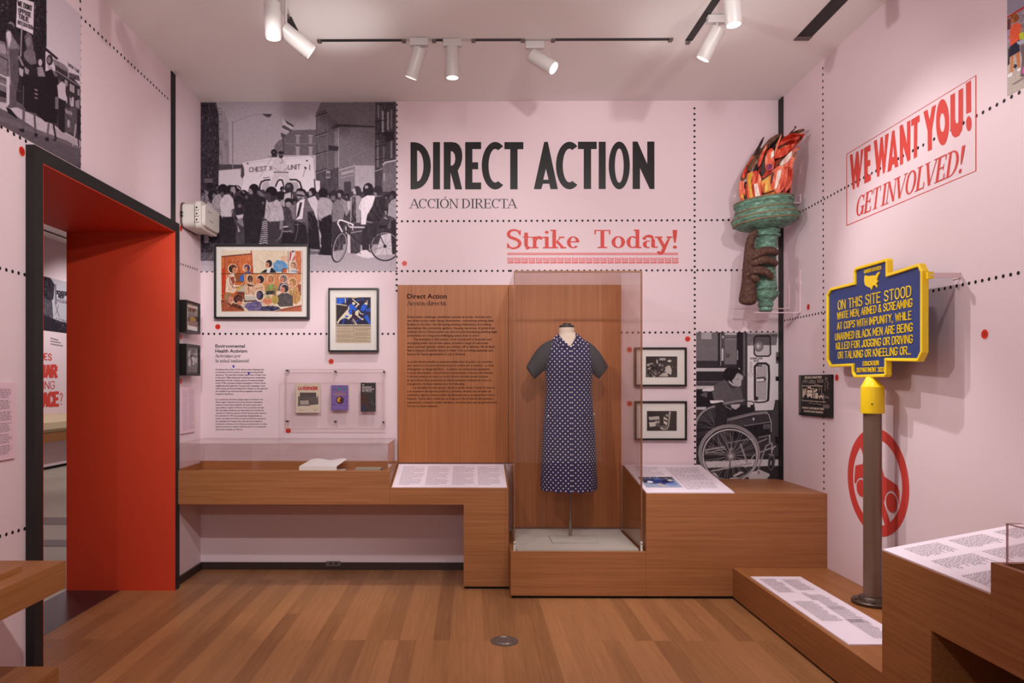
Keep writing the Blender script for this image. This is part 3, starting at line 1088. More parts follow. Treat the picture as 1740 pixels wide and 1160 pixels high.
def art_crowd():
    A = Art(339, 172, 675, 462, 1.6, 0.6, (24, 17, 24), (246, 232, 242))
    A.frame(330, 160, 3.867)
    A.R(30, 40, 1340, 700, 0.60, to=0.74)
    # left side street
    A.P('150,100 195,110 225,180 232,480 150,480', 0.52, (0.06, 3, 12))
    A.P('30,55 145,55 160,140 165,330 160,600 155,640 30,640', 0.13, (0.09, 1.0, 3))
    A.speckle('40,60 150,60 150,560 40,560', 150, 0.05, 0.36, 4, 1.8)
    for y in (90, 130, 175, 225, 290, 390):
        A.L([(60, y), (180, y + 3)], 3, 0.2)
    A.R(70, 556, 125, 582, 0.5)
    A.P('160,460 330,463 330,486 160,500', 0.24)
    A.L('253,180 254,500', 7, 0.56).L('251,180 252,500', 2, 0.3)
    A.L('253,187 330,155 400,135 450,130', 2.5, 0.42).P('445,130 512,130 497,150 480,152 460,140', 0.2)
    # houses behind the van
    A.P('590,280 640,235 800,232 800,400 520,400 560,310', 0.36, (0.05, 2, 1.2))
    for x in (680, 765):
        A.R(x - 11, 280, x + 11, 325, 0.55).R(x - 16, 268, x + 16, 277, 0.62).R(x - 11, 352, x + 11, 400, 0.58).R(x - 15, 345, x + 15, 352, 0.62)
    A.L('600,325 800,325', 3, 0.55)
    A.P('525,340 560,300 590,310 590,400 530,400', 0.4, (0.07, 2, 2))
    # tall brick block with its street front
    A.P('800,130 832,55 1190,52 1190,660 800,660', 0.40, (0.055, 1.1, 0.8))
    A.P('800,120 868,100 870,560 800,600', 0.30, (0.07, 1.6, 9))
    for i in range(5):
        x = 815 + i * 11
        A.L([(x, 150), (x, 260)], 2.5, 0.52).L([(x, 285), (x, 380)], 2.5, 0.5).L([(x, 400), (x, 500)], 2.5, 0.5)
    for y in (135, 262, 385, 500):
        A.L([(798, y + 10), (872, y - 12)], 7, 0.16).L([(800, y + 18), (872, y - 4)], 3, 0.58)
    A.P('875,130 960,200 925,220 920,500 880,520', 0.34, (0.06, 2, 2))
    A.P('930,215 1185,220 1185,480 960,510 930,480', 0.43, (0.075, 0.9, 0.7))
    A.P('898,215 940,195 1185,208 1185,220 960,214 910,232', 0.22)
    for i in range(3):
        A.L([(925 + i * 11, 245), (925 + i * 11, 330)], 3.5, 0.62).L([(926 + i * 10, 390), (926 + i * 10, 480)], 3, 0.55)
    A.L('948,220 950,600', 5, 0.66)
    A.P('880,335 950,345 945,372 885,370', 0.14)
    A.P('800,520 950,480 950,660 800,660', 0.24, (0.05, 2, 5))
    A.R(868, 505, 893, 552, 0.62).E(880, 530, 12, 15, 0.3)
    A.P('955,495 1056,468 1056,640 955,650', 0.46, (0.04, 3, 3)).P('965,515 1048,494 1048,530 965,552', 0.64).L('972,538 988,534', 13, .42).L('994,533 1008,529', 13, .42).L('1014,527 1040,521', 13, .42)
    A.L('955,498 1058,468', 6, 0.72)
    A.P('1056,468 1186,468 1186,640 1056,640', 0.66, (0.03, 3, 8))
    A.R(985, 575, 1030, 650, 0.2)
    # right edge: fire escapes and a truck body
    A.P('1190,52 1326,52 1326,660 1186,660', 0.23, (0.06, 1.4, 5))
    for x0, y0, x1, y1, g in ((1205, 70, 1214, 160, .5), (1232, 110, 1246, 250, .62), (1268, 115, 1278, 235, .6), (1290, 100, 1300, 225, .45), (1290, 300, 1302, 420, .5), (1200, 300, 1212, 480, .45), (1240, 340, 1250, 440, .4)):
        A.R(x0, y0, x1, y1, g)
    for y in (180, 262, 345, 430):
        A.L([(1190, y), (1262, y - 12)], 5, 0.08).L([(1192, y - 22), (1258, y - 34)], 2, 0.1)
    A.P('1245,252 1312,246 1312,300 1260,320', 0.12)
    for i in range(7):
        A.L([(1212, 80 + i * 12), (1238, 80 + i * 12)], 2, 0.52)
    A.P('1240,455 1326,438 1326,640 1232,650', 0.42, (0.05, 2, 4)).L('1242,462 1255,448 1326,434', 9, 0.84).L('1190,505 1236,490', 5, 0.7)
    A.R(1244, 520, 1252, 570, .7)
    # van
    A.P('160,505 300,490 330,640 160,640', 0.80)
    A.P('312,447 500,416 760,402 781,418 792,560 800,640 300,640 322,590', 0.86)
    A.L('312,447 500,416 760,402 781,418', 4, 0.62).L('330,452 770,410', 3, 0.72)
    A.P('785,565 826,570 826,640 790,640', 0.86).L('790,560 795,640', 8, 0.14)
    A.P('312,450 325,480 330,530 318,555 305,540', 0.24).L('322,470 330,500', 4, 0.6)
    A.W('CHEST X-', 364, 511, 528, 497, 28, 5.2, 0.30, 2.0).W('UNIT', 618, 496, 697, 490, 28, 5.2, 0.30, 2.0)
    A.L('430,640 432,598 442,576 465,565 496,562', 11, 0.10).L('535,606 548,572 562,561 578,564 590,606', 10, 0.10).L('622,561 670,562 694,578 706,618', 11, 0.10)
    A.P('445,600 455,580 490,572 500,640 445,640', 0.66).P('630,575 680,578 695,640 640,640', 0.64)
    A.L('730,490 715,540', 3, 0.3).E(731, 484, 9, 6, 0.06, rot=40).R(754, 462, 764, 500, 0.55).R(345, 453, 358, 460, .1).R(735, 432, 746, 440, .1)
    A.L('455,550 495,545', 4, 0.2).L('520,400 430,545', 1.6, 0.4)
    # flag and the man sitting on the cab
    A.P('583,150 600,170 650,205 657,213 620,250 576,230', 0.74).P('583,146 600,172 658,208 650,216 608,192', 0.20).P('577,205 590,203 645,235 636,250 578,222', 0.28)
    A.P('568,252 606,268 585,290 572,280', 0.24).L('583,285 590,385', 4, 0.12)
    A.E(524, 382, 20, 21, 0.06).E(524, 382, 7, 8, 0.3).R(508, 400, 545, 412, 0.12).L('482,408 510,408', 4, 0.4)
    A.P('518,432 545,416 590,420 606,450 612,490 618,520 524,520 530,490 515,470', 0.80, (0.03, 2, 2)).E(570, 400, 16, 22, 0.32).P('549,385 560,374 585,376 591,390 570,393', 0.08).E(570, 412, 11, 8, 0.1)
    A.L('575,425 580,445 562,455', 6, 0.5).L('524,512 618,514', 7, 0.28).L('532,488 560,505', 11, 0.7).L('612,486 590,500', 10, 0.66)
    A.P('528,515 618,516 626,560 620,605 592,606 584,560 566,536 548,560 526,606 494,606 506,560', 0.78, (0.03, 2, 3))
    # crowd
    A.P('36,640 1326,640 1326,1010 36,1010', 0.2, (0.05, 4, 6))
    A.P('36,985 1326,985 1326,1165 36,1165', 0.62, to=0.72)
    A.P('36,985 800,985 900,1040 700,1060 36,1060', 0.4, (0.1, 3, 1))
    A.frame(340, 300, 7.735)
    A.P('0,170 240,140 240,0 0,0', 0.14, (0.05, 2, 2)).R(55, 28, 165, 75, 0.42).L('66,52 150,48', 18, 0.26)
    A.P('0,300 60,170 110,200 120,330 60,420 0,470', 0.42, (0.1, 1, 1)).E(130, 120, 46, 42, 0.06).E(165, 245, 62, 70, 0.06).E(185, 255, 25, 35, 0.4)
    A.P('60,380 110,330 160,360 150,660 60,660', 0.66, (0.05, 2, 2)).P('45,650 150,650 165,900 55,870', 0.62, (0.05, 3, 5)).P('100,700 165,640 170,880 120,860', 0.1)
    A.R(0, 870, 175, 1000, 0.15, (0.12, 1.5, 1)).P('0,1000 180,1000 180,1160 0,1160', 0.3, (0.14, 1.2, 1)).P('0,1105 180,1105 180,1165 0,1165', 0.66)
    A.P('160,320 200,245 260,225 310,330 295,510 160,505', 0.60, (0.03, 2, 1)).E(300, 165, 68, 68, 0.05).E(290, 225, 22, 26, 0.3)
    for y in (430, 455, 480):
        A.L([(165, y), (280, y + 8)], 7, 0.25)
    A.P('150,505 285,512 290,880 172,880', 0.09, (0.03, 2, 5))
    A.E(480, 155, 62, 42, 0.06, rot=15).L('485,132 525,165', 12, 0.85).E(570, 215, 52, 42, 0.07).L('560,195 590,225', 10, 0.7).E(505, 310, 62, 60, 0.07).P('445,330 560,330 570,560 440,560', 0.1).E(520, 385, 25, 25, .35)
    A.P('330,140 380,108 440,113 466,140 430,165 412,200 395,235 340,200', 0.05).P('405,138 452,130 468,185 462,215 440,238 412,240 398,195', 0.56).P('405,190 440,215 436,262 412,250', 0.07)
    A.P('258,330 320,240 385,232 432,290 452,415 410,440 425,525 282,530', 0.76, (0.03, 3, 3)).P('270,530 430,530 475,650 470,880 300,880 275,770', 0.08, (0.02, 2, 5)).P('408,440 450,422 472,500 445,560 420,540', 0.22)
    A.P('480,590 540,520 590,500 592,640 560,660', 0.44).P('470,510 590,490 560,540 500,560', 0.72).P('490,640 530,720 500,730', .6)
    A.P('545,320 600,250 690,218 790,240 880,310 932,395 900,470 815,545 822,880 590,880 575,650 560,560 580,430', 0.075, (0.02, 4, 6)).L('720,240 740,300 700,420', 5, .14).L('800,260 860,340 880,400', 6, .16)
    A.E(708, 165, 68, 70, 0.045).P('625,180 655,150 690,190 695,225 655,235', 0.5).E(760, 200, 14, 20, .3)
    A.P('820,540 868,600 892,700 890,880 765,880 815,760', 0.16)
    for i in range(11):
        y = 590 + i * 28
        A.L([(822 - i * 4, y + 10), (850, y - 4), (886, y + 6)], 11, 0.74)
    A.E(815, 215, 52, 46, 0.38).P('770,180 830,170 870,210 850,240 800,200', .14)
    A.E(937, 205, 77, 76, 0.045).E(893, 258, 40, 46, 0.2).P('930,240 990,250 985,310 930,320', .12)
    A.P('845,545 872,300 900,340 960,330 1005,300 1060,340 1090,440 1105,575 1050,580 1000,598 900,590', 0.68, (0.04, 3, 3)).L('960,330 930,400', 5, .3).R(955, 380, 1020, 410, .6).P('885,590 1055,585 1040,880 890,880', 0.16, (0.02, 2, 6)).P('1050,580 1092,580 1085,690 1040,695', 0.46)
    A.E(1060, 245, 58, 56, 0.06).P('1050,320 1120,290 1110,400 1080,380', 0.6).E(1170, 150, 60, 75, 0.12).E(1160, 125, 30, 26, .3).P('1100,300 1110,230 1190,205 1215,240 1215,320 1130,330', 0.72).L('1200,215 1200,330', 14, .06)
    A.E(1160, 320, 50, 40, 0.06).E(1160, 365, 36, 36, 0.55).P('1100,420 1160,400 1230,430 1250,560 1180,700 1110,560', 0.2, (.05, 2, 2)).P('1160,400 1215,345 1310,320 1310,560 1220,560 1190,440', 0.44, (.06, 1.5, 2)).R(1100, 640, 1160, 720, .12).L('1100,660 1150,655', 16, .8).L('1100,720 1200,715', 10, .6)
    A.L('1085,700 1060,790 1000,850', 7, .6).L('1200,720 1225,800 1220,850', 7, .55).P('1090,740 1310,740 1310,880 1060,880', .07)
    A.frame(500, 300, 7.25)
    A.P('0,380 50,300 80,280 140,262 215,320 255,425 210,520 205,670 170,690 130,560 0,560', 0.36, (.06, 1.3, 1.3)).P('30,330 75,290 130,270 100,520 25,530', 0.86).P('70,315 98,318 62,480 25,520 40,440', 0.10)
    A.E(82, 215, 56, 70, 0.56).P('22,205 28,155 80,138 138,165 150,225 128,210 105,180 40,178', 0.07).L('35,226 108,238', 20, 0.05).P('60,258 100,262 92,280 64,276', .2)
    A.P('0,540 70,560 165,620 165,830 0,830', 0.09, (.02, 2, 5)).L('10,590 60,590', 6, .5).L('40,560 45,640 20,760 0,790', 4, .5).P('130,540 205,520 205,660 160,690', .3, (.05, 1.3, 1.3))
    A.P('165,430 275,430 320,900 180,880', 0.08).E(225, 190, 48, 55, 0.07).P('172,185 205,175 225,225 190,240', .58).P('160,270 255,235 300,320 290,560 240,440', 0.80, (.03, 2, 2))
    A.E(355, 200, 56, 64, 0.06).P('290,300 330,255 430,262 480,330 455,460 380,490 315,535 278,420', 0.64, (.04, 2, 2)).P('285,420 310,530 300,640 285,600', .4).P('302,540 450,465 465,560 455,970 300,960 335,860', 0.07, (.02, 2, 5)).P('300,630 335,720 320,860', .7)
    A.E(490, 225, 55, 55, 0.12).P('440,240 500,230 510,290 460,290', .4).P('470,340 530,278 600,300 622,430 600,540 470,560', 0.46, (.07, 1.2, 1.2)).P('470,560 610,550 600,900 480,920', 0.16)
    A.E(570, 205, 45, 46, 0.1).P('535,200 575,210 575,255 540,250', .58).P('570,262 640,300 685,420 640,490 610,400', 0.56, (.04, 2, 2))
    A.E(772, 175, 52, 60, 0.16).P('715,155 745,138 765,215 735,222', 0.72).P('690,260 730,232 800,232 835,270 812,570 690,560', 0.60, (.04, 2, 2)).P('715,250 755,245 765,560 700,560', 0.16).P('690,565 820,600 812,945 692,945', 0.22, (.04, 2, 6))
    A.P('650,300 690,300 690,400 665,420', .75)
    A.P('1070,720 1190,695 1205,960 1000,965', 0.80)
    A.E(912, 160, 66, 84, 0.10).E(890, 128, 22, 20, 0.62).P('835,270 900,230 1000,235 965,360 905,470 880,590 822,590 825,420 788,395', 0.92, (.02, 3, 3)).L('860,300 862,420', 4, .7)
    A.P('860,600 1045,560 1010,720 925,790 920,905 840,910 830,720', 0.14, (.03, 2, 6))
    A.E(1032, 165, 58, 55, 0.14).P('978,190 1012,196 1028,250 990,240', 0.5).P('1005,262 1075,232 1122,310 1110,440 1060,545 960,562 885,540 900,470 955,375', 0.13, (.06, 1.6, 1.6)).L('1000,250 1075,240', 12, .4).L('885,550 960,565', 10, .6)
    A.R(1110, 395, 1160, 440, .1).R(1112, 420, 1140, 520, .3).L('1115,430 1130,430 1130,460', 8, .8).L('1110,505 1140,520', 12, .7)
    A.E(1212, 230, 46, 58, 0.12).E(1195, 255, 25, 32, .3).P('1165,340 1200,290 1255,268 1255,525 1185,485 1150,480', 0.62, (.04, 2, 2)).P('1185,520 1232,530 1180,640 1145,635', 0.32).P('1190,540 1255,530 1255,960 1205,950', 0.12)
    A.P('760,960 840,905 950,900 985,990 900,1005 830,990', 0.88, (.05, 1.5, 1)).P('285,955 330,930 340,965', .12).P('200,900 300,895 310,915 215,915', .6)
    A.R(655, 700, 690, 940, .8)
    # folds and creases over the clothes
    for pts, k, g in (('290,290 440,260 480,330 450,470 300,530', 26, (.5, .74, .8)), ('165,130 260,110 260,110 165,130', 1, (.5,)), ('470,330 600,300 620,500 480,560', 34, (.3, .6, .4)), ('690,260 830,270 810,560 690,560', 22, (.45, .7)), ('1010,262 1120,310 1060,545 890,540', 30, (.06, .24, .34)), ('860,600 1040,560 1010,720 840,900', 24, (.08, .24)), ('302,540 450,465 450,960 320,960', 24, (.04, .14)), ('80,300 250,420 205,660 130,560', 26, (.26, .46)), ('835,270 1000,235 960,360 830,590', 14, (.84, .98)), ('1165,340 1255,268 1255,525 1150,480', 16, (.5, .74)), ('470,560 610,550 600,900 480,900', 20, (.1, .26)), ('690,565 820,600 810,940 695,940', 22, (.12, .34))):
        A.hatch(pts, k, list(g), 60, 7, 78, 28, .55)
    A.frame(340, 300, 7.735)
    for pts, k, g in (('258,330 385,232 452,415 425,530 282,530', 26, (.66, .84, .7)), ('160,320 260,225 295,510 160,505', 20, (.5, .7, .4)), ('845,545 960,330 1105,575 890,590', 34, (.56, .78, .5)), ('545,320 690,218 932,395 822,880 590,880', 46, (.04, .13, .11)), ('270,530 430,530 470,880 300,880', 24, (.05, .14)), ('885,590 1055,585 1040,880 890,880', 22, (.1, .24)), ('0,300 110,200 60,420', 20, (.2, .6)), ('1100,420 1230,430 1180,700 1110,560', 24, (.12, .34)), ('0,860 175,860 175,1100 0,1100', 40, (.05, .5, .3))):
        A.hatch(pts, k, list(g), 60, 8, 80, 28, .55)
    for cx, cy, r in ((30, 215, 34), (215, 130, 30), (600, 255, 40), (820, 330, 34), (1235, 330, 40), (1080, 160, 30)):
        A.E(cx, cy, r, r * 1.1, 0.07).E(cx + 8, cy + 16, r * .5, r * .6, 0.32)
    A.frame(500, 300, 7.25)
    for cx, cy, r in ((150, 240, 26), (425, 235, 30), (650, 240, 30), (1140, 250, 30)):
        A.E(cx, cy, r, r * 1.1, 0.08).E(cx - 6, cy + 10, r * .5, r * .6, 0.36)
    # bicycle
    A.O(553, 870, 82, 182, 20, 0.13, rot=13).O(560, 870, 72, 172, 7, 0.82, rot=13).spokes(553, 880, 70, 150, 14, 3, 0.55, rot=13)
    A.O(1118, 855, 178, 178, 17, 0.13).O(1118, 855, 164, 164, 6, 0.75).spokes(1118, 855, 160, 160, 18, 2.5, 0.4)
    A.L('635,620 640,700', 12, .85).L('690,622 862,624', 17, 0.82).L('640,672 935,925', 17, 0.16).L('700,690 830,670', 8, .75).L('1040,690 1118,858', 11, 0.18).L('925,905 1118,862', 9, 0.5).L('950,870 1020,700 1040,640', 11, .15)
    A.L('590,678 560,620 535,575 552,538 580,535 650,560 725,590 720,605', 17, 0.93).L('600,660 650,580', 7, .4).L('660,560 670,610 720,615 720,660', 9, .85).P('1040,598 1150,600 1140,628 1040,640', 0.08).E(1118, 858, 20, 20, .1)
    return A.grain(5)


def art_wheelchair():
    A = Art(1180, 558, 1328, 822, 2.0, 0.2, (26, 20, 26), (240, 230, 234))
    A.frame(1180, 560, 8.92)
    A.R(20, 40, 370, 470, 0.40, (.03, 1.2, 1.2)).R(105, 40, 262, 142, 0.66)
    A.R(20, 470, 700, 580, 0.14)
    A.R(355, 40, 400, 540, 0.1).L('398,60 398,540', 12, .6).R(405, 40, 450, 470, .25, (.1, 1.5, 1.5)).R(412, 285, 440, 470, .8).E(432, 110, 14, 22, .8)
    A.R(455, 40, 640, 525, 0.42, (.03, 1.2, 1.2)).R(460, 45, 640, 80, .72).L('465,88 640,88', 12, .3).L('460,122 640,122', 10, .2).R(470, 130, 640, 150, .5).E(505, 385, 26, 32, .14).E(505, 380, 12, 15, .5).O(505, 375, 40, 58, 3, .3)
    A.R(640, 40, 735, 620, 0.07).R(735, 40, 800, 1160, .16).R(738, 40, 770, 700, .34).R(645, 310, 662, 460, .6)
    A.R(20, 580, 690, 632, 0.78).R(20, 632, 700, 780, 0.10).R(20, 780, 400, 850, 0.2).R(20, 850, 300, 905, 0.75).L('20,785 380,785', 6, .5)
    # bus door
    A.R(803, 40, 1280, 1170, 0.88).R(803, 40, 1280, 62, .7).P('803,62 1265,62 1240,235 803,240', 0.42, (.05, 4, 2))
    A.P('905,235 905,120 940,95 1130,95 1150,130 1150,235', 0.30).O(1030, 245, 122, 150, 1, .2)
    A.L('930,95 1125,93 1150,120 1152,370 1125,400 945,402 908,370 905,125', 22, 0.10, closed=True)
    A.P('920,240 1140,240 1138,365 1118,388 950,388 922,365', 0.76).E(975, 255, 72, 80, 0.42).E(970, 250, 40, 46, 0.6).E(965, 250, 16, 18, 0.85)
    A.W('KNEELING', 850, 448, 1030, 446, 24, 6, 0.2).W('BUS', 905, 484, 972, 482, 22, 6, 0.25)
    A.L('843,492 868,492 868,670 888,675 850,712 815,678 843,672', 4, 0.4, closed=True)
    for y in range(500, 670, 34):
        A.L([(845, y), (866, y)], 5, .4)
    A.L('960,512 1080,510 1125,545 1132,700 1118,1060 1080,1095 960,1092 918,1060 915,560', 34, 0.10, closed=True)
    A.P('950,550 1070,535 1095,560 1100,700 1090,1050 1060,1068 945,1060 938,700', 0.66, (.03, 1.5, 1.5)).P('940,725 1060,712 1085,745 1060,790 940,795', .12).P('940,745 1058,735 1058,780 942,788', .88).R(945, 535, 1025, 552, .1).E(945, 1040, 22, 28, .12)
    A.R(1235, 340, 1285, 510, .35).R(1240, 410, 1285, 470, .06).R(1230, 710, 1285, 775, .06).P('1220,1065 1285,1060 1285,1170 1205,1170', .2)
    A.R(1278, 40, 1300, 1170, .9)
    # seated person leaning forward
    A.P('250,920 320,830 450,755 540,790 620,850 690,860 730,1000 730,1070 450,1100 330,1090 280,1000', 0.31, (.03, 1.2, 1.2)).P('490,790 560,830 640,880 660,850 600,900 540,880', .2)
    A.P('565,760 600,700 650,660 690,640 735,700 715,760 705,850 660,862 600,850', 0.68).P('640,640 700,625 735,705 715,720 690,660 665,700', .55)
    A.P('430,720 440,640 480,585 560,565 650,575 715,630 738,700 700,670 650,650 600,735 570,770 560,800 510,790 470,770', 0.05, (.03, 1, 2)).P('510,760 560,800 600,845 590,855 530,800', .86).L('640,755 670,745', 6, .2).O(722, 730, 16, 26, 5, .9)
    A.P('20,900 250,900 330,1100 240,1170 20,1170', 0.06).P('120,905 290,870 300,905 270,940 120,935', 0.86).P('85,990 150,945 200,950 190,1030', .3)
    for i in range(6):
        A.E(140 + i * 24, 940, 10, 10, .06)
    A.P('265,920 310,930 340,1080 290,1050', .34)
    A.frame(1180, 680, 8.287)
    A.R(20, 120, 1190, 1130, 0.17, (.03, 2, 2)).R(1080, 130, 1190, 830, .22)
    A.P('850,0 1135,0 1110,135 855,145', .86).L('850,20 900,30 1000,20 1040,0', 20, .1)
    A.P('20,0 240,0 210,60 170,130 20,130', .05).P('20,95 170,90 150,130 20,130', .75)
    A.R(20, 300, 330, 640, .09)
    # far wheel
    A.O(330, 400, 318, 318, 26, .55, a0=165, a1=262).spokes(310, 400, 290, 300, 26, 3, .62).E(330, 400, 60, 60, .1)
    # back, armrests, skirt guards
    A.P('290,60 380,20 430,60 460,340 440,420 300,420', .10, (.03, 2, 5))
    A.P('215,0 400,0 420,40 390,20 230,50', .90)
    for i in range(6):
        A.E(235 + i * 24, 50, 10, 9, .06)
    A.L('420,50 600,10 700,5', 36, .42).L('420,38 700,-4', 8, .66).P('440,80 840,60 840,170 450,260', .08).R(745, 30, 790, 95, .8).L('690,10 810,15 838,40 838,140', 14, .12)
    A.P('510,60 640,50 640,85 580,130 520,100', .72).L('440,85 520,130', 10, .6)
    A.L('480,270 640,230 830,185 1010,172', 42, .40).L('540,265 830,195 1010,165', 9, .62).L('1010,172 1045,195 1062,250 1080,300 1080,440', 10, .78)
    A.P('470,300 850,225 860,330 1070,300 1070,490 560,560 470,420', .07, (.02, 2, 2)).P('470,295 830,240 860,330 700,360 480,380', .2, (.04, 1.2, 3)).L('700,360 1085,300', 8, .66).R(970, 335, 1060, 400, .2).L('975,340 1055,338 1055,392 975,398', 5, .6, closed=True).L('988,366 1044,364', 14, .4)
    A.R(820, 245, 845, 280, .85)
    # floor, kerb strip
    A.R(20, 930, 1190, 1130, .14, (.03, 2, 2)).P('130,860 480,850 900,820 1190,825 1190,920 850,930 480,940 150,950', .84, (.03, 2, 2)).R(20, 780, 1190, 830, .12)
    A.P('1130,500 1190,520 1190,640 1140,600', .06)
    A.P('215,1030 290,1010 350,1090 300,1130 240,1130', .74).P('540,1060 640,1000 700,1010 560,1080', .8).P('500,1090 690,1075 700,1110 500,1120', .8).P('680,930 820,900 720,945', .8)
    # frame tubes
    A.L('470,600 820,535', 14, .5).L('150,700 420,655', 22, .62).L('160,745 440,680', 14, .58).L('150,730 420,740', 14, .5).L('650,620 740,870', 26, .56).L('240,995 800,885', 24, .66).L('500,720 500,950', 24, .4).L('800,830 830,780 900,740 960,715', 16, .66)
    A.L('910,520 1060,490', 16, .5).L('900,590 1020,540', 14, .62).L('1060,490 1060,590', 18, .7).L('1080,600 1010,640 990,690 885,1010', 22, .56).L('1000,700 1140,650', 16, .74).L('1090,600 1090,740', 20, .66).L('1100,700 1130,640', 14, .7)
    A.E(1085, 870, 50, 120, .34, rot=6).E(1080, 880, 34, 88, .12, rot=6).E(1078, 880, 14, 40, .6, rot=6).L('1050,760 1110,770', 16, .6)
    A.P('745,1070 790,1010 930,980 1060,1035 1060,1060 1010,1110 780,1110', .78).L('790,1040 920,985', 22, .86).P('885,1000 920,990 910,1050', .4)
    # near wheel
    A.O(490, 745, 412, 385, 44, .62).O(490, 742, 412, 385, 12, .40).O(500, 775, 380, 365, 18, .78).O(500, 778, 366, 350, 8, .2)
    A.spokes(515, 780, 365, 350, 34, 4, .70, r0=.07).E(515, 790, 42, 40, .6).E(512, 785, 22, 22, .8).P('480,690 530,650 545,690 500,730', .55)
    return A.grain(5, .7)


def art_protest():
    A = Art(-70, -70, 138, 278, 2.0, 0.2, (26, 18, 24), (226, 208, 220))
    A.frame(0, 0, 7.253)
    A.R(-600, -600, 1000, 1400, .10, (.05, 2, 4))
    A.R(560, -600, 1000, 1300, .86, to=.92)
    A.P('-500,-600 570,-600 575,560 540,700 -500,700', .07, (.06, 2, 3)).speckle('420,0 570,0 570,640 420,640', 120, .03, .2, 10)
    A.speckle('10,10 110,10 110,150 10,150', 16, .2, .5, 9).speckle('430,0 490,0 490,420 430,420', 14, .15, .34, 10, 2)
    A.P('640,720 690,740 800,800 840,860 830,930 690,860', .5, (.1, 1.5, 1.5)).L('560,600 700,720', 30, .1)
    A.P('680,800 840,900 990,1060 990,1500 680,1400', .16, (.04, 2, 2)).L('690,870 980,1060', 7, .8)
    for x, y, w, h in ((800, 980, 30, 70), (860, 1030, 55, 90), (800, 1180, 28, 80), (860, 1200, 40, 90), (955, 1090, 25, 80)):
        A.P([(x, y), (x + w, y + w * .5), (x + w, y + h + w * .5), (x, y + h)], .72).L([(x + w / 2, y), (x + w / 2, y + h)], 4, .2)
    A.P('845,770 975,870 985,960 975,1000 840,950', .9).W('NOW FAIR', 848, 815, 975, 905, 36, 6, .2).P('845,890 975,935 985,1000 850,960', .3, (.15, 1, 1)).L('838,750 838,960', 5, .6)
    # cars at the kerb
    A.P('-500,350 60,520 90,640 100,1160 -500,900', .44, (.05, 3, 2)).P('-200,460 60,560 80,640 60,670 -200,560', .62).L('-300,520 90,740', 12, .1).L('-300,780 90,960', 16, .85).L('-300,820 90,1000', 10, .2).L('-300,900 80,1060', 14, .8)
    A.P('0,1110 90,1150 90,1250 0,1220', .08)
    # sign
    A.P('212,-40 420,30 408,425 330,385 198,330', .95).W('WE DONT', 222, 66, 392, 135, 58, 12, .08).W('OPPOSE', 228, 150, 380, 212, 52, 11, .1).W('TRUE', 228, 225, 352, 275, 56, 12, .1).W('INTEGRATION', 222, 296, 404, 366, 46, 8, .14, 1.6)
    A.L('268,345 255,690', 16, .62)
    # walkers
    A.E(140, 310, 44, 56, .10).P('95,290 130,262 170,290 178,350 150,300', .5)
    A.P('70,430 90,360 130,390 170,450 240,560 240,620 170,600 215,1060 190,1190 110,1190 100,760', .50, (.06, 2, 3)).P('75,400 130,380 140,480 110,600', .86).P('110,600 230,600 230,1000 150,1200', .3, (.05, 2, 3))
    A.P('150,440 200,400 250,440 230,560', .12)
    A.P('300,450 340,395 390,440 410,560 420,660 330,620', .38, (.08, 1.5, 2)).E(350, 510, 32, 56, .5).P('290,650 330,610 430,640 450,780 380,800 300,720', .44, (.07, 1.5, 1.5)).P('270,920 320,820 440,880 470,1160 460,1300 270,1300', .08)
    A.P('300,820 360,860 350,920 310,900', .6).L('235,700 280,800', 26, .55).P('235,830 290,860 280,950 240,920', .75)
    A.E(496, 770, 24, 42, .82).P('455,830 520,820 580,1010 540,1080 480,1000', .6, (.12, 1.2, 1.2)).E(445, 1010, 20, 60, .6)
    A.E(612, 740, 40, 66, .12).E(604, 740, 24, 40, .5).P('580,800 650,830 640,870 600,860', .7).P('560,880 640,850 700,1000 720,1300 560,1300', .05).P('650,860 700,900 745,1010 720,1070', .4)
    A.E(770, 1000, 22, 34, .3).R(752, 975, 790, 1000, .06).P('710,1050 760,1030 800,1090 830,1250 730,1210', .86)
    A.frame(0, 130, 7.253)
    A.P('-500,100 200,300 1000,800 1000,1160 -500,700', .34, (.04, 6, 1)).P('-400,240 100,330 560,540 990,790 990,900 560,720 190,480 -400,200', .80, (.03, 4, 1)).P('-400,330 990,850 990,900 -400,400', .40, (.04, 6, 1))
    A.P('600,600 720,660 990,800 990,880 700,720', .72)
    A.P('110,100 220,100 200,250 205,380 110,390 90,370', .32, (.04, 2, 4)).P('70,370 130,400 215,500 210,520 100,450', .05)
    A.P('80,0 120,0 115,340 80,380', .85).R(205, 170, 270, 300, .2).P('200,180 265,200 265,320 200,290', .1)
    A.P('265,0 470,0 480,250 470,460 300,420 270,300', .06).L('295,400 285,640', 34, .36).P('225,650 300,640 300,690 260,680', .06).L('425,480 440,720', 24, .3).P('420,700 465,700 460,745 430,740', .05).L('290,120 285,400', 14, .3)
    A.P('460,0 720,0 730,300 700,580 560,560 450,470', .055).L('600,580 580,770', 26, .4).P('550,760 600,740 600,800 560,790', .06).L('660,600 690,770', 22, .1).P('650,770 690,770 680,810', .06)
    for y in (160, 210, 260):
        A.L([(430, y), (460, y + 10)], 14, .6)
    A.R(680, 250, 720, 400, .45).P('720,260 810,300 800,690 770,690 720,640', .08).R(800, 380, 990, 690, .3, (.1, 1.5, 1.5)).P('705,110 760,60 810,100 800,300 720,260', .84)
    A.P('800,400 890,440 890,480 810,450', .6).E(845, 580, 18, 50, .7)
    A.P('890,250 910,255 910,370 870,370', .8).P('930,300 980,280 980,400 930,370', .6).L('920,400 925,700', 46, .3).L('970,420 970,700', 40, .1).L('935,590 920,720 900,850', 18, .7).L('960,720 970,860', 14, .1)
    return A.grain(4, .8)


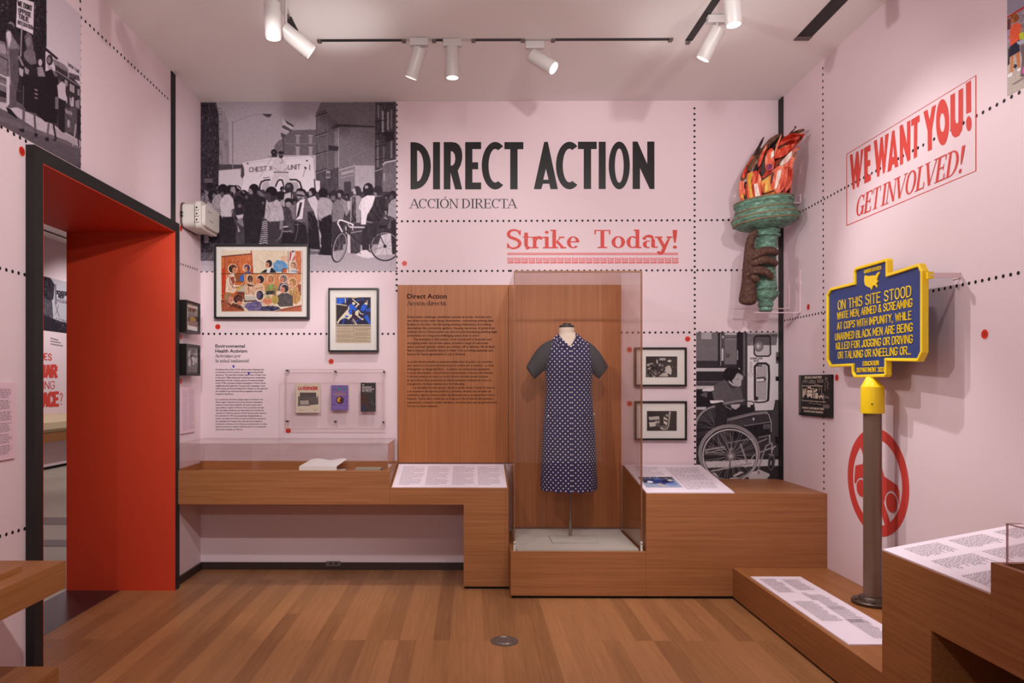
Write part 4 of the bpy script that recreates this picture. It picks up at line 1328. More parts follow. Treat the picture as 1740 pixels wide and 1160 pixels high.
def art_courtroom():
    A = Art(375, 424, 516, 531, 3.2, 0.8)
    A.frame(360, 410, 8.594)
    cr, og, br, dk = (228, 208, 184), (204, 104, 52), (150, 74, 42), (42, 30, 34)
    A.R(120, 120, 1330, 1040, cr, (.04, .8, .8))
    A.P('135,215 590,165 595,460 480,470 480,840 190,860 140,850', og, (.05, .5, 3)).P('135,205 585,165 585,185 140,228', (120, 60, 44)).P('180,300 400,290 400,480 190,470', (190, 96, 52), (.05, .5, 3)).L('185,215 185,440', 9, br).L('190,298 398,290 398,470', 8, br).L('578,130 600,460', 16, (176, 52, 46))
    A.P('135,400 200,380 190,830 140,850', (196, 62, 30), (.05, .5, 2)).P('320,480 470,480 470,600 340,600', (140, 84, 52), (.05, .7, .7))
    A.P('1225,135 1315,135 1315,470 1235,460', (206, 112, 62), (.05, .6, 2)).P('470,460 1315,465 1315,560 1240,740 480,700', (214, 142, 92), (.05, 1, .6)).L('130,470 480,468 1315,466', 14, (110, 64, 44))
    # sky-blue wall patch, flag
    A.P('900,330 960,265 1060,285 1110,330 1120,400 1030,440 920,440 910,400', (94, 150, 200), (.05, .6, 1))
    for i in range(7):
        A.L([(905 + i * 22, 300 + i * 6), (990 + i * 16, 400 + i * 4)], 7, (204, 204, 196) if i % 2 else (70, 130, 190))
    for i in range(6):
        A.L([(1020, 215 + i * 12), (1120, 205 + i * 16)], 5, (214, 120, 84))
    A.P('1140,130 1225,130 1225,200 1150,340 1140,300', (226, 212, 206)).P('1150,130 1178,160 1160,260 1140,300', (182, 44, 50)).P('1170,300 1225,190 1225,240 1185,310', (182, 44, 50)).P('1165,130 1225,130 1195,160', (36, 44, 92)).L('1125,140 1130,440', 8, (90, 60, 70))
    # figures: hair, face, coat
    def fig(hx, hy, rx, ry, hair, skin, fx=0, fy=12):
        A.E(hx - 3, hy, rx + 12, ry + 12, (236, 218, 198), a=.9).E(hx, hy, rx, ry, hair, (.05, .6, .6)).E(hx + fx, hy + fy, rx * .62, ry * .75, skin, (.1, .6, .6)).L([(hx + fx - rx * .3, hy + fy - 2), (hx + fx + rx * .3, hy + fy)], 5, dk)
    A.P('190,740 205,560 250,480 320,470 350,560 330,640 420,640 470,600 480,620 400,690 350,720 330,760', (232, 206, 182), (.08, 1, 1)).L('250,500 260,600 310,680 420,660 480,610', 12, (120, 60, 50)).P('260,520 330,510 340,600 300,640', (150, 70, 52), (.05, .6, .6)).L('200,560 190,740', 6, dk)
    fig(305, 395, 62, 62, (48, 34, 34), (206, 140, 104), 28, 22)
    fig(512, 385, 48, 55, (46, 48, 92), (212, 160, 130), -16, 20)
    A.P('420,500 470,470 470,580 400,575', (60, 104, 180), (.05, .7, .7)).P('470,465 500,440 550,430 580,465', (60, 84, 140))
    A.P('710,458 780,410 830,400 890,380 950,455', (30, 30, 38)).P('800,455 815,400 870,380 850,455', (224, 218, 220))
    fig(840, 320, 48, 56, (34, 34, 44), (212, 140, 110), -24, 22)
    A.P('1135,462 1165,410 1240,395 1280,410 1255,465', (216, 216, 220)).L('1160,430 1250,450', 8, (90, 96, 120)).L('1180,415 1265,440', 8, (90, 96, 120))
    fig(1200, 345, 44, 52, (150, 110, 84), (220, 168, 140), -14, 14)
    A.P('1035,400 1105,395 1100,455 1040,455', (196, 94, 60)).L('1105,392 1040,400 1035,455', 10, (50, 50, 60))
    A.P('350,700 520,620 560,650 460,760 380,750', (190, 178, 160)).P('345,690 420,650 420,690 380,720', (206, 164, 70)).L('460,770 540,650', 14, (70, 50, 46)).P('370,735 470,740 460,790 360,770', (120, 60, 46))
    A.P('465,770 500,640 560,610 630,620 640,760 560,800', (222, 180, 150), (.05, .7, .7)).L('540,620 545,760', 8, (140, 70, 54)).P('510,620 620,640 600,660 530,650', (60, 46, 44))
    fig(560, 545, 40, 55, (52, 36, 34), (104, 64, 48), 0, 6)
    A.P('620,700 640,620 720,610 770,640 775,720 700,760', (226, 184, 150), (.05, .7, .7)).L('640,700 740,670', 8, (150, 74, 60))
    fig(715, 555, 54, 58, (36, 34, 48), (214, 130, 100), -34, 24)
    A.P('780,730 800,650 870,620 930,640 970,680 950,760 800,790', (150, 140, 84), (.05, .7, .7)).P('850,640 900,620 880,700 840,690', (116, 170, 90)).P('800,730 920,720 940,780 790,780', (54, 56, 56))
    fig(868, 550, 50, 60, (176, 122, 78), (214, 132, 92), -18, 20)
    A.P('970,720 1000,620 1080,600 1130,630 1130,720', (62, 70, 110), (.05, .7, .7))
    fig(1055, 545, 55, 55, (120, 110, 110), (216, 136, 104), -28, 18)
    A.P('1120,740 1150,690 1220,660 1300,740 1310,860 1240,930 1190,900 1190,800', (196, 144, 80), (.05, .7, .9)).P('1160,700 1200,690 1180,760', (228, 214, 200)).L('1175,710 1165,760', 6, dk).P('1260,640 1315,620 1315,800 1290,780', (140, 66, 48))
    fig(1190, 600, 55, 62, (168, 120, 56), (222, 160, 122), -24, 26)
    A.P('640,860 480,870 460,830 500,790 640,800', (200, 190, 178)).L('480,880 650,870', 20, (96, 60, 44)).P('470,780 580,775 580,800 480,805', (232, 214, 194))
    fig(705, 790, 52, 70, (34, 34, 58), (90, 80, 120), -20, 0)
    A.P('955,900 960,800 1020,760 1100,745 1190,800 1195,950 1000,960', (66, 60, 62), (.1, .8, .8))
    fig(1075, 690, 58, 58, (36, 32, 36), (214, 130, 100), -34, 20)
    A.P('470,950 520,910 650,870 710,890 740,960 730,1020 540,1020', (96, 90, 140), (.05, .6, 1)).P('720,1020 740,960 840,945 980,960 1010,990 900,1025', (40, 46, 80), (.05, .7, .7))
    A.E(930, 850, 54, 70, (186, 160, 84), (.05, .5, .5)).P('740,860 800,800 870,810 880,900 830,940 760,900', (224, 132, 100), (.05, .6, .6)).E(820, 820, 50, 28, (206, 186, 130), (.05, .5, .5))
    A.E(235, 820, 60, 70, (150, 124, 84), (.05, .5, .5)).E(270, 850, 32, 46, (210, 130, 116)).E(385, 845, 70, 66, (62, 38, 36), (.05, .5, 1)).E(400, 905, 38, 32, (214, 136, 108))
    A.P('260,960 310,900 420,940 470,1000 400,1020 280,990', (76, 46, 40), (.05, .7, .7)).L('470,760 470,850 500,880', 14, (60, 46, 46))
    A.P('130,860 190,850 330,960 480,1025 140,1030', (166, 84, 56), (.05, 1, .5)).L('140,870 300,950 470,1010', 14, (90, 42, 34)).P('900,1030 1060,985 1320,930 1320,1030', (180, 90, 60), (.05, 1, .5)).L('960,1020 1320,950', 12, (120, 56, 44))
    A.hatch('140,230 580,185 590,460 480,470 320,480 240,320 150,400', 90, [(224, 128, 74), (170, 78, 40), (236, 160, 110), (140, 66, 40)], 70, 6, 88, 14)
    A.hatch('600,150 1120,150 1120,240 900,300 880,260 780,280 720,400 600,450', 50, [(240, 222, 200), (214, 190, 166), (226, 204, 184)], 60, 8, 60)
    A.hatch('480,480 1310,490 1310,620 480,640', 90, [(226, 150, 100), (190, 106, 70), (240, 180, 136), (150, 84, 60)], 46, 5, 85, 25)
    A.hatch('200,500 330,480 330,740 200,740', 40, [(244, 222, 202), (206, 160, 136), (184, 110, 90)], 60, 5, 80, 20)
    A.hatch('480,640 960,640 960,780 480,780', 80, [(238, 200, 168), (176, 110, 84), (120, 70, 58), (206, 150, 112)], 40, 5, 60, 50)
    A.hatch('960,780 1190,780 1190,950 980,950', 50, [(92, 84, 86), (46, 40, 44), (110, 100, 104)], 50, 5, 70, 40)
    A.hatch('1130,700 1300,700 1300,900 1200,900', 46, [(226, 180, 110), (160, 104, 54), (120, 76, 46)], 46, 5, 70, 40)
    A.hatch('480,900 740,880 740,1010 520,1010', 50, [(140, 130, 186), (70, 62, 110), (190, 160, 150)], 60, 6, 160, 25)
    A.hatch('720,950 1000,960 1000,1020 720,1020', 30, [(70, 80, 120), (24, 26, 50), (170, 150, 140)], 50, 6, 165, 25)
    A.hatch('140,760 470,760 470,1020 140,1020', 90, [(190, 110, 78), (96, 52, 42), (220, 150, 116), (130, 74, 56)], 46, 6, 30, 60)
    A.hatch('640,760 960,760 960,940 640,940', 60, [(220, 180, 130), (110, 90, 80), (196, 130, 96), (60, 50, 70)], 36, 5, 60, 60)
    A.hatch('1225,140 1315,140 1315,460 1240,460', 34, [(228, 150, 104), (176, 84, 50)], 60, 6, 85, 15)
    return A.grain(7, .4)


def art_newspaper():
    A = Art(569, 504, 631, 583, 4.0, 0.8)
    A.frame(550, 480, 9.67)
    bl, nv, cr, bk = (40, 92, 200), (40, 36, 66), (226, 208, 180), (34, 28, 42)
    A.R(190, 230, 780, 1000, (206, 186, 158), (.06, .7, .7))
    A.P('198,245 430,245 500,255 600,240 775,240 775,688 198,688', nv, (.08, .8, .8))
    A.P('200,250 350,250 300,350 200,350', bl, (.4, .5, .5)).P('200,372 380,378 420,420 300,520 240,600 215,680 200,680', (52, 44, 44), (.12, .4, 2)).L('200,350 370,375', 20, (190, 170, 150)).E(315, 290, 26, 34, bl).L('350,260 350,330', 14, cr).L('385,250 370,300', 16, bl)
    A.P('400,380 430,345 480,360 530,400 480,450 500,500 420,500', bl).P('205,660 250,590 330,500 395,430 430,520 460,510 460,560 400,610 380,590 330,580 260,620 225,680', cr)
    A.P('390,430 410,370 420,440', cr).E(490, 340, 26, 24, cr).L('470,270 580,355', 16, cr).L('560,360 530,400', 22, cr).P('395,470 440,450 460,520 430,530', bl).P('340,540 400,540 390,570 350,570', bl).L('330,590 310,680', 16, bl)
    A.P('460,440 540,430 560,480 600,600 480,640 470,540', (60, 34, 62), (.1, .6, .6)).E(510, 440, 34, 22, bl).P('510,480 575,440 570,530 540,540', cr).L('520,515 630,605', 20, cr).L('500,525 600,610', 7, bk).E(640, 600, 16, 16, cr)
    A.P('665,350 725,280 720,370 690,370', cr).P('600,450 620,390 660,350 710,360 700,430 640,470', bl, (.2, .5, .5)).L('575,460 610,510 650,520', 14, cr).P('660,560 720,520 770,640 770,680 720,640', bl).E(735, 450, 36, 30, bl).E(735, 450, 14, 14, nv).P('640,470 700,430 690,520 670,560', (30, 50, 120)).L('690,600 760,680', 14, bl)
    A.L('480,600 540,685', 14, cr).L('460,620 520,690', 6, cr).O(420, 600, 50, 40, 4, (120, 96, 80)).speckle('560,250 760,250 760,340 560,340', 18, .2, .3, 10)
    for x, y in ((565, 285), (640, 265), (600, 600), (700, 590), (545, 630)):
        A.E(x, y, 18, 12, bl)
    A.R(198, 690, 775, 730, (210, 190, 164))
    for x0, x1 in ((205, 262), (268, 340), (350, 440), (460, 545), (550, 622), (640, 770)):
        A.L([(x0, 712), (x1, 712)], 16, (70, 58, 62))
        for x in range(x0 + 8, x1, 14):
            A.L([(x, 705), (x, 719)], 3, (150, 130, 116))
    for i in range(27):
        y = 742 + i * 9
        if i not in (3, 11, 20):
            A.L([(205, y), (475 - 30 * (i % 5 == 4), y)], 4.5, (150, 128, 112))
        if i not in (7, 16, 22):
            A.L([(505, y), (770 - 40 * (i % 6 == 5), y)], 4.5, (150, 128, 112))
    A.L('488,735 488,985', 6, (76, 70, 130))
    return A.grain(9, .35)


def bw(x0, y0, x1, y1, res=4.0, bg=.12):
    return Art(x0, y0, x1, y1, res, bg, (30, 22, 20), (232, 222, 212))


def art_gathering():
    A = bw(1097, 604, 1152, 642).frame(1060, 580, 6.44)
    A.R(240, 160, 590, 395, .10, (.05, 1, 1)).R(392, 175, 460, 200, .85).E(505, 208, 22, 14, .9).L('395,188 460,186', 5, .2)
    A.P('470,265 510,260 530,310 525,370 500,360 470,340 400,310 385,300 470,280', .82).E(468, 250, 18, 22, .15).P('380,390 430,350 480,340 490,390', .78, (.08, .6, .6)).L('400,305 470,282', 14, .7)
    A.E(265, 255, 18, 16, .7).E(300, 240, 26, 10, .6).E(365, 215, 9, 26, .8).P('250,300 340,255 350,280 280,310', .7).E(330, 300, 40, 36, .06).E(395, 280, 26, 38, .08).E(395, 255, 14, 18, .6).E(425, 260, 12, 16, .5).E(440, 300, 20, 30, .2).speckle('245,320 390,320 390,390 245,390', 34, .3, .9, 8).speckle('520,260 585,260 585,390 520,390', 16, .04, .4, 8)
    return A.grain(8, .3)


def art_tables():
    A = bw(1098, 697, 1152, 734).frame(1060, 580, 6.44)
    A.R(250, 755, 585, 985, .12, (.04, 1, 1)).P('262,825 385,815 395,855 275,865', .76, (.12, .6, .6)).P('268,890 340,885 348,935 280,945', .86).R(345, 870, 400, 940, .3, (.2, .6, .6)).E(350, 890, 10, 20, .8).E(378, 885, 16, 16, .7)
    A.P('440,820 485,850 478,925 440,900', .9).P('445,850 482,868 480,890 442,870', .15).L('515,775 495,940', 12, .8).L('505,790 480,930', 5, .5).P('460,795 500,790 498,825 465,820', .6).E(512, 775, 10, 14, .95).E(445, 955, 48, 28, .66).E(445, 948, 36, 18, .3).speckle('410,940 480,940 480,970 410,970', 10, .3, .9, 7)
    A.R(520, 770, 580, 980, .08)
    return A.grain(8, .3)


# ================================================================== THE ROOM
T = 0.12
structure('floor', MB().box(-2.29, XR + T, YN, YB + T, -0.08, 0), M['floor'])
fs = MB().box(-2.645, -2.293, 2.3, YB + T, -0.08, 0.0)
structure('trim_threshold', fs, M['stone'])
structure('trim_threshold_strip', MB().box(-2.294, -2.289, 2.3, 4.64, -0.02, 0.002), M['steel'])

# ceiling with the recessed slots cut by building it round them
wall_back = structure('wall_back', MB().box(XL - 0.02, XR + 0.02, YB, YB + T, 0, ZC), M['pink'])
wall_right = structure('wall_right', MB().box(XR, XR + T, YN, YB + T, 0, ZC), M['pink'])
ceiling = structure('ceiling', MB().box(DX - 0.02, XR + T, YN, YB + T, ZC, ZC + 0.1), M['ceil'])
wl = MB()
wl.box(DX, XL, YN, DY0, 0, ZC)
wl.box(DX, XL, DY1, YB + T, 0, ZC)
wl.box(DX, XL, DY0, DY1, DZ, ZC)
wall_left = structure('wall_left', wl, M['pink'])

# red lining of the deep doorway
e = 0.004
structure('door_reveal_far', MB().box(DX - 0.001, FX - 0.001, DY1 - e, DY1, 0, DZ), M['red'], wall_left)
structure('door_reveal_top', MB().box(DX - 0.001, FX - 0.001, DY0, DY1 - e, DZ - e, DZ), M['red'], wall_left)
structure('door_reveal_near', MB().box(DX - 0.001, FX - 0.001, DY0, DY0 + e, 0, DZ - e), M['red'], wall_left)
fb = 0.064
fr = MB()
fr.box(XL, FX, DY0 - fb, DY0, 0, DZ + fb)
fr.box(XL, FX, DY1, DY1 + fb, 0, DZ + fb)
fr.box(XL, FX, DY0, DY1, DZ, DZ + fb)
structure('trim_door_frame', fr, M['black'])

# black painted strips on the walls
a = pX(290, 300, XL)
b = pX(297, 300, XL)
structure('trim_black_strip_left', MB().box(XL, XL + 0.006, a.y, b.y, DZ + fb, ZC - 0.001), M['black'])
structure('trim_black_strip_corner', MB().box(XR - 0.006, XR, pX(1331.5, 400, XR).y, YB - 0.001, 0.55, ZC - 0.001), M['black'])
structure('baseboard_back', MB().box(XL + .001, 0.3, YB - 0.014, YB, 0, 0.052), M['base'])
structure('baseboard_left', MB().box(XL, XL + 0.014, DY1 + fb, YB - 0.014, 0, 0.052), M['base'])

# power outlet in the baseboard under the long case
t = thing('power_outlet', 'small dark double power outlet in the baseboard under the long oak case', 'outlet', pY(567, 957, YB - .014))
p0, p1 = pY(554, 953, YB - .014), pY(579, 961.5, YB - .014)
MB().box(p0.x, p1.x, YB - 0.020, YB - 0.014, p1.z, p0.z).build('cover_plate', M['grey_plate'], t, bevel=.001)
for px in (562, 571):
    c = pY(px, 957, YB - .021)
    MB().cyl((c.x, YB - .023, c.z), (c.x, YB - .0195, c.z), .008, n=14).build('socket', M['dark'], t)


# rows of printed dots
def dots(wall, plane, pts, lead=0.0, step=0.0410, r=0.0083):
    mb = MB()
    q = [plane.at(px, py, 0.0008) for px, py in pts]
    L = (q[1] - q[0]).length
    d = (q[1] - q[0]).normalized()
    up = Vector((0, 0, 1))
    sd = Vector((1, 0, 0)) if plane.axis == 'Y' else Vector((0, 1, 0))
    s = lead
    while s <= L + 1e-6:
        c = q[0] + d * s
        mb.add([c] + [c + (sd * math.cos(k * math.pi / 6) + up * math.sin(k * math.pi / 6)) * r for k in range(12)],
               [(0, 1 + k, 1 + (k + 1) % 12) for k in range(12)])
        s += step
    mb.build('dot_pattern', M['dots'], wall)


for seg in (((674, 178), (674, 497)), ((1180, 184), (1181, 812)), ((683, 375.8), (1180, 374)), ((1190, 374), (1246, 373.7)), ((342, 461), (364, 461)), ((530, 461), (868, 460)), ((868, 460), (1318, 458.6)),
            ((345, 567), (556, 567)), ((650, 567), (672, 567)), ((1056, 565), (1176, 564.6)), ((1189, 564.5), (1318, 564))):
    dots(wall_back, BACK, seg)
for seg in (((106.5, 0), (289, 171)), ((-30, -125), (100, -6)), ((136.5, 2), (136.5, 284)), ((2.5, 215.5), (46, 241)), ((303, 447), (338, 459)), ((0, 455.5), (42, 466.5)), ((0, 911), (42, 898)), ((303, 561), (338, 566))):
    dots(wall_left, LEFT, seg)
for seg in (((1398, 116), (1400, 832)), ((1346, 368), (1736, 155)), ((1333.5, 544.5), (1404, 529.5)), ((1586, 494), (1800, 449))):
    dots(wall_right, RIGHT, seg)

# ------------------------------------------------------------------ the gallery beyond the doorway
GX, GY = -6.95, 14.0
structure('floor_gallery', MB().box(GX, -2.645, -1, GY, -0.08, -0.001), M['tile'])
for (py0, py1) in ((879, 891), (917, 928)):
    u0, u1 = pz(95, py0, 0), pz(95, py1, 0)
    structure('trim_floor_band', MB().box(GX + .3, -2.65, u1.y, u0.y, -0.0005, 0.002), M['tile_dark'])
wall_gal = structure('wall_gallery_far', MB().box(GX - T, GX, -1, GY, 0, 3.9), M['pink'])
structure('wall_gallery_end', MB().box(GX, DX, GY, GY + T, 0, 3.9), M['pink'])
structure('wall_gallery_start', MB().box(GX, DX, -1 - T, -1, 0, 3.9), M['pink'])
structure('ceiling_gallery', MB().box(GX, DX - .02, -1, GY, 3.75, 3.9), M['ceil'])
structure('trim_gallery_slot', MB().box(GX + .26, GX + .32, 2, GY - .2, 3.745, 3.752), M['slot'])
structure('trim_gallery_base_strip', MB().box(GX, GX + .05, 0, GY, 0.0, 0.09), mat('blue_base_strip', (60, 120, 175), 0.3))  # blue strip along the foot of the far wall
structure('wall_gallery_side', MB().box(DX - .3, DX - .0, YB + T, GY, 0, 3.9), M['pink'])
GAL = Plane('X', GX, 1)
for (gy, pw) in ((9.5, 160), (12.0, 170)):
    spot('gallery_lamp_beam', (-5.0, gy, 3.6), (GX, gy + .6, 1.2), pw, 100)
spot('gallery_lamp_beam', (-4.2, 6.5, 3.6), (-4.4, 7.0, 0), 120, 110)


def art_gallery():
    A = Art(60, 465, 125, 575, 4.0, .3, (28, 22, 30), (205, 196, 206)).frame(70, 380, 4.833)
    A.R(-60, 420, 300, 900, .25).P('75,440 300,480 300,830 100,790', .86).P('0,430 80,450 110,500 100,620 30,650 0,600', .12, (.1, 2, 2)).P('0,600 90,640 100,790 20,740', .3, (.08, 2, 2)).P('0,740 100,780 210,820 300,840 300,940 0,900', .08).speckle('110,830 210,840 210,900 110,890', 20, .02, .3, 8)
    A.W('SCHOOLS', 120, 575, 232, 592, 26, 9, .08, 1.6, .1).W('NOT', 142, 605, 185, 617, 22, 8, .08, 1.6, .2).W('INTEGRATED', 122, 640, 250, 668, 22, 4, .4, 1.5, .2).L('115,660 150,765', 4, .3).L('145,665 118,745', 4, .3).W('CONCO', 120, 805, 260, 830, 30, 4, .35)
    A.P('110,500 122,490 130,660 112,660', .5)
    return A.grain(5, .6)


m = art_gallery()
q0, q1, q2 = GAL.at(66, 467, .004), GAL.at(122, 480, .004), GAL.at(66, 560, .004)
q1.z, q2.y = q0.z, q0.y
o = sheet('wall_mural', m, q0, q1, q2, 150, 200, M['mural'], None, lambda p: proj(p[:, 0], p[:, 1], p[:, 2]))
tag(o, 'black-and-white protest mural with a SCHOOLS sign, seen through the red doorway', 'mural')


def far_words(mb, s, x0, y0, x1, y1, cap, w):
    pls, wd = line_text(s, 2.2)
    w = w * cap / (x1 - x0) if s != '?' else w
    for pl in pls:
        sg_ = [(u / wd * (x1 - x0), v * cap) for u, v in pl]
        qs_ = []
        for a_, b_ in zip(sg_, sg_[1:]):
            qs_ += strip_quads([a_, b_], w * (x1 - x0))
        for qd in [[(u / (x1 - x0), v / cap) for u, v in q_] for q_ in qs_]:
            mb.flat([[GAL.at(x0 + (x1 - x0) * u, y0 + (y1 - y0) * u - cap * v, .003 + len(mb.f) % 40 * 4e-5) for u, v in qd]])


for s, x0, y0, x1, y1, cap, w, nm in (('DOES', 62, 609, 87.5, 612, 10.5, .15, 'top line of red hand lettering, DOES, on the wall beyond the doorway'), ('WAR', 66, 639.5, 95.5, 640, 18.5, .27, 'bold red painted word WAR on the wall beyond the doorway'),
                                      ('BRING', 56, 661, 92.5, 660, 12.5, .09, 'thin red lettering BRING between the bold words beyond the doorway'), ('PEACE', 56, 690.5, 98.5, 688, 21, .24, 'bold red word PEACE lowest on the wall beyond the doorway'), ('?', 102, 687, 106, 686.5, 19, .3, 'thin red question mark after PEACE beyond the doorway')):
    mb = MB()
    far_words(mb, s, x0, y0, x1, y1, cap, w)
    tag(mb.build('wall_lettering', M['red_ink']), nm, 'lettering', 'red question lettering beyond the doorway')
mb = MB()
for i, (x1, y) in enumerate(((100, 573), (106, 578), (110, 583))):
    for pg in greek([(0, 1, 1.0)], 30 + i, [(0, 1)]):
        mb.flat([[GAL.at(86 + (x1 - 86) * u, y + 4 * u + 2 * v, .003) for u, v in pg]])
tag(mb.build('mural_caption', M['label_ink2']), 'tiny grey caption under the SCHOOLS mural beyond the doorway', 'caption')
u0, u1 = GAL.at(76, 705, 0), GAL.at(118, 745, 0)
t = thing('wall_bench', 'tan upholstered bench on a wooden shelf beyond the red doorway', 'bench', (GX + .25, 11.6, 0))
z1, z0 = GAL.at(90, 706, .4).z, GAL.at(90, 734, .4).z
pr = [(GX, z0), (GX + .46, z0), (GX + .50, z0 + .06), (GX + .48, z0 + .16), (GX + .36, z1 - .01), (GX + .18, z1 + .01), (GX, z1)]
MB().prism([(x, 10.2, z) for x, z in pr], (0, 3.6, 0)).build('cushion', M['leather'], t, smooth=True)
MB().box(GX, GX + .47, 10.2, 13.8, z0 - .14, z0).build('shelf', M['wood_y'], t)
MB().box(GX, GX + .3, 10.3, 13.7, .05, z0 - .14).build('plinth', M['pink'], t)

# ================================================================== OAK FURNITURE
CY, LY = 4.48, 4.683          # front of the dress case and right block, front of the long case
ZL = 0.665                    # low top (front edge of the label desks)


def label_board(name, label, quad, thick, cols, rows, seed, ink='label_ink', margin=(.05, .06), group='sloping label boards', photo=None):
    """sloping board with columns of small print; quad: front-left, front-right, back-right, back-left"""
    q = [Vector(p) for p in quad]
    nrm = (q[1] - q[0]).cross(q[3] - q[0]).normalized()
    if nrm.z < 0:
        nrm = -nrm
    t = thing(name, label, 'label panel', (q[0] + q[2]) / 2, group)
    MB().prism([p - nrm * thick for p in q], nrm * thick).build('board', M['label'], t)
    f = lambda u, v: q[0] * (1 - u) * (1 - v) + q[1] * u * (1 - v) + q[2] * u * v + q[3] * (1 - u) * v + nrm * .0007
    mb = MB()
    for pg in greek(rows, seed, cols):
        mb.flat([[f(u, v) for u, v in pg]])
    mb.build('small_print', M[ink], t)
    return t, f


# --- long case along the left of the back wall, with its turned-down end
t = thing('long_display_case', 'long wall-hung oak display case with open tray between doorway and label desk', 'display case', (-1.2, 4.95, 0))
x0c, x1c = XL + .001, -0.532
zt = .778
MB().box(x0c, x1c, LY, LY + .018, .556, zt).build('front_panel', M['wood_x'], t, bevel=.0008)
MB().box(x0c, x1c, LY + .018, YB - .001, .556, .60).build('tray_floor', M['wood_x'], t)
MB().box(x0c, x1c, YB - .02, YB - .001, .60, zt + .012).build('back_panel', M['wood_x'], t)
MB().box(x0c, x0c + .02, LY + .018, YB - .02, .60, zt).build('end_panel', M['wood_y'], t)
MB().box(x1c - .02, x1c, LY + .018, YB - .02, .60, zt).build('end_panel', M['wood_y'], t)
MB().box(x0c + .02, x1c - .02, LY + .018, YB - .02, .72, .735).build('deck', M['wood_x'], t)

t = thing('acrylic_bonnet', 'long low clear acrylic cover on the oak case left of the label desk', 'acrylic cover', (-1.2, 4.95, zt))
bx0, bx1, by0, by1 = XL + .03, x1c - .012, LY + .012, YB - .012
bz = .955
g = .005
MB().box(bx0, bx1, by0, by0 + g, zt - .005, bz).build('front_pane', M['acrylic'], t)
MB().box(bx0, bx1, by1 - g, by1, zt + .013, bz).build('back_pane', M['acrylic'], t)
MB().box(bx0, bx0 + g, by0 + g, by1 - g, zt - .005, bz - g).build('side_pane', M['acrylic'], t)
MB().box(bx1 - g, bx1, by0 + g, by1 - g, zt - .005, bz - g).build('side_pane', M['acrylic'], t)
MB().box(bx0, bx1, by0 + g, by1 - g, bz - g, bz).build('top_pane', M['acrylic'], t)
ed = MB()
for y in (by0, by1 - .004):
    ed.box(bx0, bx1, y - .0005, y + .004, bz - .003, bz + .0008)
for x in (bx0, bx1 - .004):
    ed.box(x - .0005, x + .0045, by0, by1, bz - .003, bz + .0008)
    ed.box(x, x + .004, by0 - .0005, by0 + .004, zt, bz)
ed.build('edge_line', M['acrylic_edge'], t)

# paper lying in the tray
pp = [pY(494, 797.5, LY + .1), pY(560, 798.5, LY + .1)]
mb = MB()
n = 12
for k, zz in ((0, .742), (1, .752)):
    pass
top, vs = [], []
xa, xb = -1.172, -0.915
for j in range(2):
    for i in range(n + 1):
        u = i / n
        vs.append((xa + (xb - xa) * u + .03 * j, LY + .17 + j * .25, .788 + .006 * math.sin(u * 9) * j + .022 * j))
mb.add(vs, [(i, i + 1, n + 1 + i + 1, n + 1 + i) for i in range(n)])
mb.add([(p[0], p[1], .74) for p in vs], [(i, i + 1, n + 1 + i + 1, n + 1 + i) for i in range(n)])
mb2 = MB()
for i in range(n):
    a_, b_ = vs[i], vs[i + 1]
    mb.add([a_, b_, (b_[0], b_[1], .737), (a_[0], a_[1], .737)], [(0, 1, 2, 3)])
tag(mb.build('open_document', M['paper']), 'white curling paper document lying in the long oak case', 'document')
mb = MB().box(-.80, -.62, LY + .2, LY + .32, .736, .766)
tag(mb.build('small_booklet', mat('grey_green_cover', (150, 140, 118), .6), bevel=.002), 'small grey booklet lying right of the white paper in the long case', 'booklet')

# --- L-shaped desk under the first label
t = thing('label_desk', 'oak desk with wide leg under the label, left of the dress case', 'desk', (-.15, 4.9, 0))
dx0, dx1, lx = -0.531, 0.2495, -0.047
zb = .765
MB().prism([(dx0, LY, .556), (dx0, LY, ZL), (dx0, YB - .001, zb), (dx0, YB - .001, .556)], (lx - dx0, 0, 0)).build('top', M['wood_x'], t)
MB().prism([(lx, LY, .018), (lx, LY, ZL), (lx, YB - .001, zb), (lx, YB - .001, .018)], (dx1 - lx, 0, 0)).build('leg', M['wood_x'], t)
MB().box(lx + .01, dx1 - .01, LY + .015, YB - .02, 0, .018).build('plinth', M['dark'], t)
rows = [(.09 + i * .042, .022, 1.0 if i % 6 else .55) for i in range(20)]
label_board('label_board', 'sloping lilac label board with four text columns under the oak text panel', [(dx0 + .012, LY + .004, ZL + .006), (.238, LY + .004, ZL + .006), (.238, YB - .03, zb + .004), (dx0 + .012, YB - .03, zb + .004)], .007,
            [(.05, .26), (.285, .49), (.52, .73), (.75, .96)], rows, 3)

# --- dress case: base, deck, acrylic
t = thing('case_base', 'low oak base under the tall acrylic dress case', 'plinth', (.68, 4.8, 0))
cx0, cx1, cz = .251, 1.100, .296
MB().box(cx0, cx1, CY, CY + .02, .018, cz).build('front_panel', M['wood_x'], t, bevel=.0008)
MB().box(cx0, cx0 + .02, CY + .02, YB - .04, .018, cz).build('side_panel', M['wood_y'], t)
MB().box(cx1 - .02, cx1, CY + .02, YB - .04, .018, cz).build('side_panel', M['wood_y'], t)
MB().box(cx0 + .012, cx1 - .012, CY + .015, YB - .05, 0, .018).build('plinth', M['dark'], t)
MB().box(cx0 + .02, cx1 - .02, CY + .02, YB - .04, .25, .286).build('core', M['wood_x'], t)
d_ = MB().box(cx0 + .036, cx1 - .036, CY + .038, YB - .04, .286, .304).build('deck', M['deck'], t, bevel=.001)
ln = MB()
lid = [pz(932, 910, .3045), pz(1013, 910, .3045), pz(1017, 922.5, .3045), pz(939, 922.5, .3045)]
